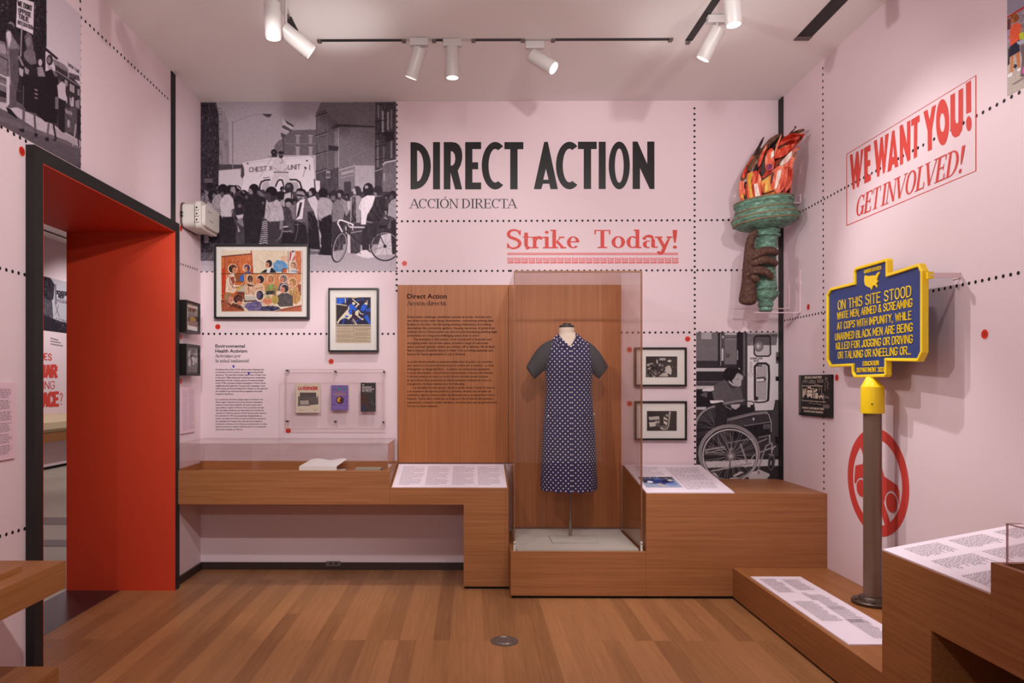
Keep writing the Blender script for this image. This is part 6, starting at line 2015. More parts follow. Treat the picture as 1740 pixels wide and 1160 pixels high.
# ---- red number stickers
def sticker(plane, px, py, label, r=.0205):
    c = plane.at(px, py, 0)
    n = Vector((0, plane.sign, 0)) if plane.axis == 'Y' else Vector((plane.sign, 0, 0))
    t = thing('number_sticker', label, 'sticker', c, 'round red number stickers')
    MB().cyl(c + n * .0012, c + n * .0020, r * 1.12, n=32).build('rim', M['sticker_rim'], t)
    MB().cyl(c + n * .0020, c + n * .0028, r, n=32).build('disc', M['sticker'], t)
    mb = MB()
    up, sd = Vector((0, 0, 1)), (Vector((1, 0, 0)) if plane.axis == 'Y' else Vector((0, -plane.sign * -1, 0)))
    if plane.axis == 'X':
        sd = Vector((0, 1, 0)) if plane.sign > 0 else Vector((0, -1, 0))
    pls, wd = line_text('23', 2)
    for p in pls:
        for qd in strip_quads([((u - wd / 2) * r * .62, (v - .5) * r * .62) for u, v in p], r * .09):
            mb.flat([[c + n * .0030 + sd * u + up * v for u, v in qd]])
    mb.build('number', M['sticker_ink'], t)


for pl_, px, py, lb in ((BACK, 370.3, 555, 'red number sticker under the courtroom drawing'), (BACK, 562.8, 613.8, 'red number sticker under the framed newspaper page'), (BACK, 490, 731, 'red number sticker at the lower corner of the acrylic book holder'),
                        (BACK, 687.3, 447.5, 'red number sticker beside the lower edge of the crowd mural'), (BACK, 1069.3, 593.8, 'red number sticker beside the framed gathering photo'), (BACK, 1069.4, 685.5, 'red number sticker beside the framed dark room photo'),
                        (BACK, 1168.3, 575.8, 'red number sticker by the top corner of the wheelchair mural'), (LEFT, 36.5, 257, 'red number sticker on the left wall under the protest mural'), (LEFT, 306.8, 388, 'red number sticker at the door frame beside the grey plastic box'),
                        (LEFT, 306.5, 572, 'red number sticker under the small colour photo on the left wall'), (LEFT, 306.5, 647.5, 'red number sticker under the small monochrome photo on the left wall'), (RIGHT, 1374.2, 521.2, 'red number sticker on the right wall under the torch'),
                        (RIGHT, 1422.5, 641.4, 'red number sticker beside the black sign board'), (RIGHT, 1674, 567.5, 'red number sticker on the right wall beyond the yellow marker')):
    sticker(pl_, px, py, lb, .0195 if pl_ is BACK else .0205)


# ---- framed pictures
def framed(plane, x0, y0, x1, y1, depth, border, inner, A, label, name='picture_frame', dust=True, group=None, res=(150, 110)):
    """x0..y1: outline of the frame's front; inner: outline of the print on the mat board"""
    f = lambda px, py, off: plane.at(px, py, off)
    a, b = f(x0, y0, depth), f(x1, y1, depth)
    if plane.axis == 'Y':
        u0, u1 = a.x, b.x
    else:
        u0, u1 = a.y, b.y
    z1, z0 = a.z, b.z
    P = lambda u, v, off: plane.p3(u, v, off)
    lo = lambda d, off: [P(u0 + d * (1 if u1 > u0 else -1), z0 + d, off), P(u1 - d * (1 if u1 > u0 else -1), z0 + d, off), P(u1 - d * (1 if u1 > u0 else -1), z1 - d, off), P(u0 + d * (1 if u1 > u0 else -1), z1 - d, off)]
    n = plane.p3(0, 0, 1) - plane.p3(0, 0, 0)
    t = thing(name, label, 'framed picture', P((u0 + u1) / 2, z0, 0), group)
    MB().ring(lo(0, .001), lo(border, .001), n * (depth - .001)).build('frame', M['frame'], t, bevel=.0006)
    MB().prism(lo(border - .0005, .002), n * (depth - .016)).build('mat_board', M['mat_board'], t)
    pd = depth - .0135
    a, b = f(inner[0], inner[1], pd), f(inner[2], inner[3], pd)
    q = [a, plane.p3(b.x if plane.axis == 'Y' else b.y, a.z, pd), plane.p3(a.x if plane.axis == 'Y' else a.y, b.z, pd)]
    sheet('print', A, q[0], q[1], q[2], res[0], res[1], M['print'], t)
    MB().prism(lo(border - .0005, depth - .0055), n * .002).build('glazing', M['glazing'], t)
    return t


framed(BACK, 363.5, 415, 524.5, 541, .045, .0135, (375.5, 425, 514.5, 530), art_courtroom(), 'large framed courtroom drawing in orange and brown on the back wall', res=(440, 335))
framed(BACK, 557.5, 489, 642.8, 597.3, .042, .0115, (570, 504.3, 630.6, 582.6), art_newspaper(), 'framed newspaper page with blue illustration, white mat', res=(240, 310))
framed(BACK, 1078.5, 590, 1167.3, 656.3, .035, .0135, (1097.5, 605.3, 1150.8, 640.8), art_gathering(), 'framed dark photo of a gathering, upper of two beside the showcase', res=(210, 140))
framed(BACK, 1078.8, 681.3, 1167.6, 747.8, .035, .0135, (1099.2, 698, 1150, 731.8), art_tables(), 'framed dark photo of piled chairs, lower of two beside the showcase', res=(210, 140))


def art_market():
    A = Art(0, 0, 40, 50, 4, .2, (50, 30, 28), (226, 206, 190))
    A.R(0, 0, 40, 50, (96, 64, 58), (.3, .8, 1.2)).P('0,0 40,0 40,14 0,18', (120, 96, 90), (.3, .7, 1)).R(8, 2, 11, 30, (70, 46, 40)).E(22, 10, 4, 8, (60, 40, 40)).E(30, 14, 4, 7, (160, 120, 100)).E(18, 32, 12, 8, (190, 150, 80), (.2, .6, .6)).P('0,38 40,34 40,50 0,50', (130, 80, 66), (.25, .6, .6))
    return A.grain(14, .4)


def art_street():
    A = Art(0, 0, 40, 60, 4, .2, (26, 20, 22), (216, 204, 204))
    A.R(0, 0, 40, 60, .35, (.16, 1, 2)).R(0, 0, 40, 6, .08).R(24, 4, 38, 26, .62, (.08, 2, 3)).P('4,8 12,6 10,24 3,24', .75).P('14,24 22,20 26,28 24,44 18,46 20,34', .9).P('24,26 40,22 40,34 28,36', .85).R(0, 40, 40, 60, .3, (.14, .8, .8)).R(12, 0, 16, 60, .2, a=.6).E(8, 36, 5, 9, .8)
    return A.grain(10, .4)


framed(LEFT, 316.8, 509, 340.5, 568, .075, .018, (319.5, 521, 337, 556), art_market(), 'small framed colour photo on the left wall, upper of two', res=(110, 130))
framed(LEFT, 316.8, 583.5, 340.5, 638.5, .075, .018, (317.9, 589, 337.5, 634), art_street(), 'small framed monochrome photo on the left wall, lower of two', res=(110, 130))


# ---- small label boards on the left wall
def wall_label(px0, py0, px1, py1, label, cols, n, seed, ink, th=.01):
    a, b = LEFT.at(px0, py0, th), LEFT.at(px1, py1, th)
    t = thing('label_board', label, 'label panel', (XL, (a.y + b.y) / 2, b.z))
    MB().box(XL + .001, XL + th, a.y, b.y, b.z, a.z).build('board', M['label_pink'], t)
    mb = MB()
    for pg in greek([(.06 + i * (.88 / n), .36 / n, 1.0 if i % 7 else .5) for i in range(n)], seed, cols):
        mb.flat([[(XL + th + .0008, a.y + (b.y - a.y) * u, a.z + (b.z - a.z) * v) for u, v in pg]])
    mb.build('small_print', ink, t)


M['label_pink'] = mat('pink_label_board', (226, 190, 202), .6)
wall_label(308, 657.5, 331.5, 733, 'narrow pink label board on the left wall under the small frames', [(.1, .48), (.54, .94)], 34, 2, M['label_ink'])
wall_label(-40, 650, 26.8, 778, 'pink label board on the left wall, cut by the photo edge', [(.08, .9)], 42, 6, M['label_ink2'], .012)

# ---- acrylic holder with three booklets
t = thing('acrylic_holder', 'clear acrylic sheet on dark pins holding three booklets', 'acrylic holder', BACK.at(567, 735, 0))
a, b = BACK.at(484.5, 627.5, .05), BACK.at(653, 729, .05)
MB().box(a.x, b.x, YB - .052, YB - .047, b.z, a.z).build('sheet', M['acrylic'], t)
ed = MB()
for bb in ((a.x, b.x, a.z - .002, a.z + .0004), (a.x, b.x, b.z - .0004, b.z + .003), (a.x - .0004, a.x + .002, b.z, a.z), (b.x - .002, b.x + .0004, b.z, a.z)):
    ed.box(bb[0], bb[1], YB - .0525, YB - .0465, bb[2], bb[3])
ed.build('edge_line', M['acrylic_edge'], t)
for px, py in ((488, 629.5), (569.5, 631), (652.5, 631.5), (487.5, 715.5), (569.5, 716), (651.5, 717)):
    c = BACK.at(px, py, .055)
    pn = MB().cyl((c.x, YB, c.z), (c.x, YB - .062, c.z), .0042, n=12).build('pin', M['screw'], t)
    MB().cyl((c.x, YB - .054, c.z), (c.x, YB - .064, c.z), .0068, n=16).build('cap', M['screw'], pn)


def booklet(px0, py0, px1, py1, A, label, th=.012, res=(120, 150)):
    a, b = BACK.at(px0, py0, .046), BACK.at(px1, py1, .046)
    t = thing('booklet', label, 'booklet', ((a.x + b.x) / 2, YB - .04, b.z))
    MB().box(a.x, b.x, YB - .0455, YB - .0455 + th, b.z, a.z).build('pages', M['paper'], t)
    sheet('cover', A, (a.x, YB - .0459, a.z), (b.x, YB - .0459, a.z), (a.x, YB - .0459, b.z), res[0], res[1], M['print'], t)


A = Art(502, 650, 544, 701, 4, .8).frame(470, 620, 8.7)
A.R(280, 260, 645, 705, (214, 198, 176), (.03, 2, 2)).W('LA OCUPACION', 322, 360, 600, 360, 42, 12, (190, 40, 40), 2.6).L('420,298 470,296', 5, (190, 130, 110))
A.P('340,405 585,405 590,490 615,440 618,580 500,590 495,600 345,600 315,610 315,450 340,470', (84, 74, 70), (.14, .6, .8)).R(340, 405, 585, 470, (70, 60, 58)).P('345,520 470,520 480,580 350,585', (170, 158, 150), (.15, .6, 1)).R(345, 505, 410, 520, (30, 26, 26)).L('340,664 395,664', 7, (176, 120, 100)).L('555,664 590,664', 7, (150, 130, 120))
booklet(502.3, 650.6, 543.8, 701, A.grain(6, .5), 'cream booklet titled LA OCUPACION, first of three in the acrylic holder')
A = Art(562, 654, 592, 697, 4, .8).frame(470, 620, 8.7)
A.R(800, 295, 1065, 675, (126, 100, 168), (.10, .8, .8)).speckle('810,300 1060,300 1060,420 810,420', 24, .3, .8, 8).W('LINCOLN', 880, 415, 965, 410, 16, 6, (170, 120, 130)).W('COLLECTIVE', 840, 445, 1015, 440, 16, 6, (196, 150, 90)).E(928, 355, 18, 24, (60, 140, 120)).E(1013, 350, 14, 24, (60, 140, 120)).E(850, 360, 14, 20, (80, 110, 130)).E(937, 522, 58, 56, (74, 44, 50)).P('890,510 925,470 950,490 930,520 940,550 900,545', (220, 160, 50)).P('920,530 945,545 930,560', (206, 90, 40)).L('820,620 1040,632', 6, (150, 128, 186)).P('810,590 870,560 850,600', (96, 78, 140))
booklet(562.4, 654.2, 591.8, 696.8, A.grain(6, .4), 'purple booklet with dark round emblem, middle of three in the acrylic holder', res=(120, 150))
A = Art(612, 649, 639, 699.5, 4, .1).frame(470, 620, 8.7)
A.R(1240, 245, 1465, 690, (46, 36, 38), (.06, 1, 2)).P('1245,440 1330,450 1340,640 1250,690', (80, 50, 44), (.06, 1, 2)).P('1250,590 1310,590 1310,680 1250,680', (54, 58, 90)).L('1360,540 1450,580', 6, (110, 96, 96)).L('1400,500 1430,590', 5, (100, 90, 92)).R(1240, 245, 1465, 258, (200, 190, 190))
for s, x1, y in (('THE', 1290, 298), ('DECLARATION OF', 1405, 330), ('THE OCCUPATION OF', 1445, 360), ('NEW YORK CITY', 1412, 388)):
    A.W(s, 1258, y, x1, y, 15, 5, (214, 204, 204), 1.4)
A.L('1258,405 1440,404', 3, (150, 140, 140)).L('1260,425 1330,425', 5, (120, 110, 110))
booklet(612.9, 649.5, 638.4, 699.2, A.grain(5, .4), 'narrow black booklet with white title lines, last of three in the acrylic holder', res=(110, 180))

# ---- grey plastic electrical box on the left wall
c = LEFT.at(311, 369, 0)
bz0, bz1 = LEFT.at(312, 390, 0).z + .01, LEFT.at(312, 350, 0).z + .012
by0_, by1_ = LEFT.at(308, 370).y - .03, LEFT.at(308, 370).y + .30
by0_ = LEFT.at(311.5, 370, .02).y
by1_ = by0_ + .30
dpt = .155
t = thing('junction_box', 'grey plastic weatherproof box mounted on the left wall beside the crowd mural', 'electrical box', (XL, by0_ + .15, bz0))


def rbox(x0, x1, y0, y1, z0, z1, r, s=5):
    """box along x whose y-z outline has round corners"""
    lp = []
    for cy_, cz_, a0 in ((y1 - r, z1 - r, 0), (y0 + r, z1 - r, 90), (y0 + r, z0 + r, 180), (y1 - r, z0 + r, 270)):
        lp += [(x0, cy_ + r * math.cos(math.radians(a0 + 90 * i / s)), cz_ + r * math.sin(math.radians(a0 + 90 * i / s))) for i in range(s + 1)]
    return MB().prism(lp, (x1 - x0, 0, 0))


rbox(XL + .001, XL + .012, by0_ - .006, by1_ + .006, bz0 - .006, bz1 + .006, .04).build('gasket', M['gasket'], t)
rbox(XL + .012, XL + dpt * .60, by0_, by1_, bz0, bz1, .036).build('body', M['pvc'], t, bevel=.003)
rbox(XL + dpt * .60, XL + dpt * .67, by0_ + .012, by1_ - .012, bz0 + .012, bz1 - .012, .03).build('seal', M['gasket'], t)
lid = rbox(XL + dpt * .67, XL + dpt * .92, by0_ - .012, by1_ + .004, bz0 - .012, bz1 + .012, .03).build('lid', M['pvc'], t, bevel=.004)
rbox(XL + dpt * .92, XL + dpt * 1.06, by0_ + .01, by1_ - .016, bz0 + .008, bz1 - .006, .03).build('lid_panel', M['pvc'], lid, bevel=.006)
for i in range(3):
    z = bz0 + (bz1 - bz0) * (.25 + .25 * i)
    lg = MB().box(XL + dpt * .69, XL + dpt * .86, by0_ - .024, by0_ - .008, z - .016, z + .016).build('lug', M['pvc'], t, bevel=.003)
    MB().cyl((XL + dpt * .775, by0_ - .0255, z), (XL + dpt * .775, by0_ - .022, z), .006, n=12).build('screw', M['screw'], lg)
for z in ((bz0 + bz1) / 2 - .01, (bz0 + bz1) / 2 + .012):
    MB().cyl((XL + .006, by0_ - .012, z), (XL + .02, by0_ - .012, z), .007, n=12).build('bolt', M['screw'], t)
mk = MB()
for zz, yy in ((bz1 - .05, by0_ + .06), (bz0 + .055, by0_ + .09)):
    mk.box(XL + dpt * 1.06, XL + dpt * 1.062, yy, yy + .07, zz, zz + .006)
mk.build('mark', M['label_ink2'], lid)

# ---- black sign board on the right wall
a, b = RIGHT.at(1357.2, 637.5, .02), RIGHT.at(1411.2, 710, .02)
yA, yB_ = a.y, b.y
zA, zB = RIGHT.at(1411.2, 636, .02).z, RIGHT.at(1411.2, 710, .02).z
t = thing('sign_board', 'black board with cream evacuation diagram on the right wall', 'sign', (XR, (yA + yB_) / 2, zB))
MB().box(XR - .02, XR - .001, yB_, yA, zB, zA).build('board', M['board_black'], t)
mb = MB()
SB = lambda x, y: Vector((XR - .0206, yA + (yB_ - yA) * (x - 90) / (835 - 90), zA + (zB - zA) * (y - 95) / (1075 - 95)))


def sb_rect(x0, y0, x1, y1):
    mb.flat([[SB(x0, y0), SB(x1, y0), SB(x1, y1), SB(x0, y1)]])


def sb_line(pts, w):
    for qd in strip_quads(nums(pts), w):
        mb.flat([[SB(*p) for p in qd]])


def sb_words(s, x0, x1, y, cap, w):
    pls, wd = line_text(s, 1.8)
    for p in pls:
        for qd in strip_quads([(x0 + (x1 - x0) * u / wd, y - cap * v) for u, v in p], w):
            mb.flat([[SB(*q_) for q_ in qd]])


sb_words('SEE CLUE WITHOUT FIRE?', 245, 640, 175, 44, 10)
sb_words('IN CASE OF AN ICE RAID OUT THERE-', 185, 700, 905, 40, 9)
sb_words('PLAN HOW TO MOVE TO SAFETY!', 225, 665, 985, 40, 9)
for x0, y0, x1, y1 in ((200, 215, 310, 275), (350, 230, 495, 290), (550, 210, 670, 270), (680, 785, 800, 850)):
    sb_line(f'{x0},{y0} {x1},{y0} {x1},{y1} {x0},{y1} {x0},{y0}', 5)
    sb_line(f'{x0 + 20},{(y0 + y1) / 2} {x1 - 20},{(y0 + y1) / 2}', 8)
for pts, w in (('180,355 655,355', 14), ('180,710 735,725', 12), ('180,300 180,710', 5), ('480,325 570,325 590,380 590,470', 6), ('640,360 640,520 690,560 690,720', 6), ('410,195 420,230', 5), ('330,770 400,765 410,730', 5), ('440,775 500,775', 6), ('520,730 550,780 640,785', 6), ('705,590 790,600', 5), ('705,625 805,628', 5), ('720,150 770,190 720,200 770,260 790,300 770,350 780,420', 5), ('720,250 720,470', 4)):
    sb_line(pts, w)
for r_ in ((195, 430, 222, 630), (222, 490, 240, 590), (240, 420, 262, 570), (272, 420, 285, 570), (245, 510, 290, 572), (305, 455, 430, 520), (300, 530, 430, 610), (310, 600, 335, 640), (395, 600, 430, 640), (455, 440, 478, 645), (495, 520, 560, 650), (500, 420, 540, 480), (480, 470, 510, 500), (570, 585, 690, 620), (590, 600, 610, 655), (650, 600, 668, 655), (610, 560, 650, 590), (310, 380, 395, 412), (380, 415, 470, 430)):
    sb_rect(*r_)
for i in range(16):
    y = 120 + i * 56
    sb_line(f'{100 + 8 * (i % 2)},{y} {140},{y + 20} {112},{y + 44}', 5)
mb.build('diagram', M['cream_ink'], t)

# ---- no-car symbol painted on the right wall
cy_ = RIGHT.at(1489, 818, 0).y
cz_ = RIGHT.at(1489, 818, 0).z
R_ = (RIGHT.at(1489, 727, 0).z - RIGHT.at(1489, 909.5, 0).z) / 2
cz_ = (RIGHT.at(1489, 727, 0).z + RIGHT.at(1489, 909.5, 0).z) / 2
mb = MB()
S3 = lambda u, v, o_=.0012: Vector((XR - o_, cy_ - u * R_, cz_ + v * R_))
N_ = 72
for i in range(N_):
    a0, a1 = 2 * math.pi * i / N_, 2 * math.pi * (i + 1) / N_
    mb.flat([[S3(math.cos(a0), math.sin(a0)), S3(math.cos(a1), math.sin(a1)), S3(.80 * math.cos(a1), .80 * math.sin(a1)), S3(.80 * math.cos(a0), .80 * math.sin(a0))]])
# slash from upper left to lower right, then the pickup truck
mb.flat([[S3(-.60, .72, .0016), S3(-.44, .80, .0016), S3(.50, -.76, .0016), S3(.34, -.85, .0016)]])
def arch(wx, wy, r, a0, a1):
    return [(wx + r * math.cos(math.radians(a0 + (a1 - a0) * i / 10)), wy + r * math.sin(math.radians(a0 + (a1 - a0) * i / 10))) for i in range(11)]
up = nums('-.75,-.10 -.71,.22 -.45,.28 -.43,.40 -.36,.42 -.35,.30 -.28,.30 -.25,.42 .14,.38 .27,.13 .67,.03 .72,-.06 .72,-.30')
body = up + arch(.49, -.31, .215, 2, 172) + nums('.24,-.36 -.27,-.23') + arch(-.50, -.19, .205, -8, 165)
mb.flat([[S3(x, y, .0020) for x, y in body], [S3(x, y, .0020) for x, y in nums('.02,.32 .12,.32 .20,.14 .02,.18')]])
for wx, wy, wr in ((-.50, -.19, .165), (.49, -.31, .175)):
    mb.flat([[S3(wx + wr * math.cos(k * math.pi / 14), wy + wr * math.sin(k * math.pi / 14), .0024) for k in range(28)]])
tag(mb.build('painted_symbol', M['red_ink']), 'round red no-vehicle symbol painted on the right wall behind the post', 'symbol')


# ================================================================== TORCH ON THE RIGHT WALL
TY = 4.86
F5 = lambda x, y, d=0.0: pY(1235 + x / 8.0, 200 + y / 8.0, TY + d)
F6 = lambda x, y, d=0.0: pY(1235 + x / 5.527, 330 + y / 5.527, TY + d)
PXM = 5.527 * F_PX / TY
ctr = F6(345, 230)
torch = thing('torch_sculpture', 'large sculpture of a brown hand gripping a green torch with red flames', 'sculpture', F6(355, 1100))
tilt = Vector((-.095, .0, .995))
top = F6(345, 95)
prof = [(.0, .02), (.165, .022), (.186, .020), (.192, .008), (.190, -.004), (.182, -.012), (.184, -.022), (.190, -.034), (.186, -.046), (.188, -.052), (.200, -.062), (.212, -.082), (.216, -.100), (.212, -.118), (.196, -.136), (.168, -.152), (.130, -.166), (.100, -.176), (.0, -.18)]
MB().lathe(prof[::-1], top, 72, tilt).build('basin', M['patina'], torch, smooth=True)
rings = MB()
for h, r in ((.021, .188), (-.048, .188), (-.090, .215), (-.126, .206)):
    rings.tube([top + tilt * h + Vector((r * math.cos(a), r * math.sin(a), r * math.cos(a) * .0955)) for a in [2 * math.pi * k / 60 for k in range(60)]], .0042, 8, True)
rings.build('basin_bead', mat('copper_worn_patina', (132, 106, 78), .6, vary=.5, vscale=60), torch, smooth=True)
hp = [(y, w) for y, w in ((315, 60), (335, 118), (350, 128), (372, 112), (385, 132), (398, 128), (408, 104), (420, 96), (470, 94), (560, 92), (640, 90), (720, 90), (790, 92), (850, 98), (880, 104), (895, 98), (905, 90), (912, 108), (930, 118), (955, 112), (985, 84), (1008, 66), (1020, 62), (1028, 70), (1050, 68), (1062, 54), (1074, 56), (1090, 60), (1100, 50))]
z0 = F6(360, 1100).z
cx_ = F6(365, 700).x
MB().lathe([(w / PXM, F6(365, y).z) for y, w in hp][::-1], (cx_, TY, 0), 48).build('handle', M['patina'], torch, smooth=True)

# the hand: one skinned surface, forearm up into palm, thumb upright, four fingers round the handle
chain = [  # name, parent, survey x, y, depth, radius
    ('el', None, 188, 1050, -.01, .066), ('fa', 'el', 200, 960, -.02, .060), ('fb', 'fa', 206, 860, -.03, .052), ('wr', 'fb', 208, 775, -.035, .047), ('pa', 'wr', 216, 700, -.04, .052), ('pb', 'pa', 222, 615, -.045, .050),
    ('t0', 'pb', 210, 540, -.05, .037), ('t1', 't0', 216, 455, -.066, .030), ('t2', 't1', 236, 385, -.080, .028), ('t3', 't2', 290, 333, -.092, .023),
    ('i0', 'pb', 268, 575, -.092, .034), ('i1', 'i0', 345, 530, -.122, .033), ('i2', 'i1', 425, 530, -.108, .029), ('i3', 'i2', 474, 556, -.070, .023),
    ('m0', 'pb', 264, 640, -.094, .032), ('m1', 'm0', 345, 612, -.124, .031), ('m2', 'm1', 422, 626, -.106, .027), ('m3', 'm2', 466, 660, -.070, .022),
    ('r0', 'pa', 262, 722, -.090, .033), ('r1', 'r0', 330, 706, -.120, .032), ('r2', 'r1', 388, 742, -.106, .028), ('r3', 'r2', 426, 790, -.080, .023),
    ('k0', 'pa', 236, 775, -.080, .028), ('k1', 'k0', 272, 782, -.098, .025), ('k2', 'k1', 300, 826, -.088, .020)]
me = bpy.data.meshes.new('hand')
base = OFF[torch.name]
idx = {c_[0]: i for i, c_ in enumerate(chain)}
me.from_pydata([tuple(F6(c_[2], c_[3], c_[4]) - base) for c_ in chain], [(idx[c_[1]], idx[c_[0]]) for c_ in chain if c_[1]], [])
hand = bpy.data.objects.new('hand', me)
COL.objects.link(hand)
hand.parent = torch
OFF['hand'] = base
md = hand.modifiers.new('skin', 'SKIN')
for i, c_ in enumerate(chain):
    me.skin_vertices[0].data[i].radius = (c_[5], c_[5])
me.skin_vertices[0].data[0].use_root = True
md2 = hand.modifiers.new('smooth', 'SUBSURF')
md2.levels = md2.render_levels = 2
me.materials.append(M['brown_rough'])

# flames: folded painted cardboard shards
RED, COR, ORG, BRN, DRK, WHT, YEL, PUR = [mottle('flame_' + n_, c_, (34, 34, 9), .5, .35) for n_, c_ in (('red', [(70, 26, 22), (168, 40, 28), (206, 58, 36), (226, 110, 78), (240, 200, 170)]), ('coral', [(150, 44, 32), (214, 84, 58), (230, 116, 88), (238, 150, 120), (244, 222, 206)]), ('orange', [(120, 60, 36), (214, 96, 52), (230, 140, 74), (226, 180, 80), (236, 120, 90)]), ('brown_card', [(40, 26, 22), (84, 54, 40), (128, 88, 62), (170, 60, 44)]), ('dark_card', [(24, 16, 18), (50, 32, 30), (84, 52, 44)]), ('white_paint', [(214, 150, 130), (234, 222, 212), (244, 236, 228)]), ('yellow_paint', [(206, 120, 50), (228, 184, 60), (238, 214, 120)]), ('purple_paint', [(40, 24, 60), (96, 40, 90), (190, 60, 60), (206, 190, 200)]))]
SH = [
    ('shard', 'k', '420,700 470,560 560,350 660,240 740,222 700,330 600,420 520,560 500,800 470,830', DRK, .05), ('shard', 'i', '190,800 300,590 380,470 440,400 470,410 420,560 340,710 240,850 195,862', BRN, .0),
    ('shard', 'i2', '195,790 310,590 350,520 360,560 300,690 225,830', RED, -.02), ('shard', 'j', '365,500 430,380 500,258 512,264 450,420 400,560', DRK, -.03), ('shard', 'k2', '430,480 540,330 640,240 600,330 500,470 420,680', BRN, -.02), ('shard', 'k3', '440,560 520,400 560,350 520,470 430,690', RED, -.05),
    ('shard', 'u', '560,350 640,245 720,212 700,260 610,350 540,440', BRN, -.03), ('shard', 's', '840,215 920,180 1050,148 1060,170 1010,205 900,230', BRN, .06), ('shard', 't', '925,105 950,128 900,185 850,212 930,140', DRK, .05),
    ('shard', 'p', '1020,214 1072,216 980,345 800,520 720,620 640,700 640,600 800,500 950,330', RED, .02), ('shard', 'p2', '1000,250 1020,262 850,450 690,640 660,640 820,470', BRN, .0), ('shard', 'n', '690,380 720,320 860,212 1040,220 950,268 700,395', RED, -.03), ('shard', 'n2', '700,330 740,270 780,250 800,260 720,320', DRK, -.02),
    ('shard', 'o', '640,560 690,410 860,300 1000,240 950,330 800,510 700,545', RED, -.05), ('shard', 'm', '640,560 660,430 740,225 748,230 710,340 665,470', COR, -.06), ('shard', 'l', '480,825 470,700 530,480 610,400 650,470 632,720 560,780', RED, -.04), ('shard', 'l2', '540,740 520,560 560,470 630,430 625,700', COR, -.06), ('shard', 'l3', '470,800 460,690 520,500 545,480 525,620 520,760', DRK, -.05),
    ('shard', 'q', '715,640 790,540 890,440 880,520 830,600 760,645', WHT, -.03), ('shard', 'q2', '800,520 900,440 1005,385 1010,395 900,480 820,560', COR, .0), ('shard', 'r', '770,640 820,580 860,550 940,460 958,470 905,600 885,720 820,665', COR, -.02), ('shard', 'r2', '900,520 940,458 958,470 920,540', BRN, -.03),
    ('shard', 'a', '175,850 240,865 250,1145 205,1160 172,1040', COR, -.0), ('shard', 'b', '235,870 300,880 330,1145 245,1152', DRK, -.01), ('shard', 'b2', '262,900 300,890 330,1140 290,1145', RED, -.03), ('shard', 'c', '270,760 360,728 350,900 385,1125 325,1135 285,900', ORG, -.04), ('shard', 'd', '340,735 415,715 478,830 472,1115 380,1118 345,900', RED, -.05),
    ('shard', 'h', '815,660 888,690 872,925 800,1010 795,1115 725,1105 800,900', RED, -.02), ('shard', 'g', '495,1035 640,985 705,1040 700,1115 495,1118', ORG, -.05), ('shard', 'f', '478,850 638,732 612,910 650,985 508,1035 474,940', ORG, -.07), ('shard', 'e', '600,745 720,640 825,662 812,900 705,1045 598,920', COR, -.085)]
PATCH = [('370,900 415,888 466,1105 392,1110', WHT, -.062, 'd'), ('690,720 745,700 730,800 675,960 652,965', WHT, -.095, 'e'), ('285,800 330,740 358,742 320,880 350,1060 322,1010 290,860', YEL, -.05, 'c'), ('190,1000 225,985 232,1090 205,1095', YEL, -.008, 'a'), ('515,930 550,900 560,980 520,1015', YEL, -.078, 'f'), ('540,640 580,625 620,640 622,715 545,722', PUR, -.068, 'l2'), ('610,780 632,745 640,760 612,890 596,900', DRK, -.093, 'f'),
         ('770,650 815,662 800,880 700,1040 720,960 790,800', RED, -.094, 'e'), ('600,480 640,440 640,520 600,560', WHT, -.068, 'l2'), ('690,400 860,318 950,262 900,300 700,425', DRK, -.053, 'o'), ('500,1030 640,980 650,988 505,1042', DRK, -.075, 'f'), ('480,830 640,728 636,742 486,845', DRK, -.09, 'f'), ('380,900 345,905 350,760 410,730', COR, -.058, 'd')]


def bulge(x, y, d):
    xc = 530 + max(0, 1100 - y) * .32 - max(0, 900 - y) * .05
    w = 330 if y > 600 else 330 - (600 - y) * .45
    k = max(0.0, 1 - ((x - xc) / w) ** 2)
    return d * .6 - .11 * math.sqrt(k) + .03 - .24 * max(0.0, (x - 620) / 450) ** 1.3


made = {}
for nm, key, pts, m_, d in SH:
    q_ = nums(pts)
    sm_ = []
    for (xa_, ya_), (xb_, yb_) in zip(q_, q_[1:] + q_[:1]):
        f0_, f1_ = (.14, .86)
        sm_ += [(xa_ + (xb_ - xa_) * f0_, ya_ + (yb_ - ya_) * f0_), (xa_ + (xb_ - xa_) * .5 + (yb_ - ya_) * .03, ya_ + (yb_ - ya_) * .5 - (xb_ - xa_) * .03), (xa_ + (xb_ - xa_) * f1_, ya_ + (yb_ - ya_) * f1_)]
    lp = [F5(x, y, bulge(x, y, d)) for x, y in sm_]
    made[key] = MB().prism(lp, (0, .009, .001)).build('flame_shard', m_, torch)
for pts, m_, d, key in PATCH:
    lp = [F5(x, y, bulge(x, y, d) - .0035) for x, y in nums(pts)]
    MB().prism(lp, (0, .003, 0)).build('paint_patch', m_, made[key])
core = [F5(530, 1115, .02), F5(530, 900, .02), F5(590, 700, .03), F5(690, 520, .0), F5(800, 390, -.06), F5(900, 290, -.12)]
MB().tube(core, [.125, .13, .105, .075, .05, .015], 14).build('flame_core', DRK, torch, smooth=True)
rr = random.Random(3)
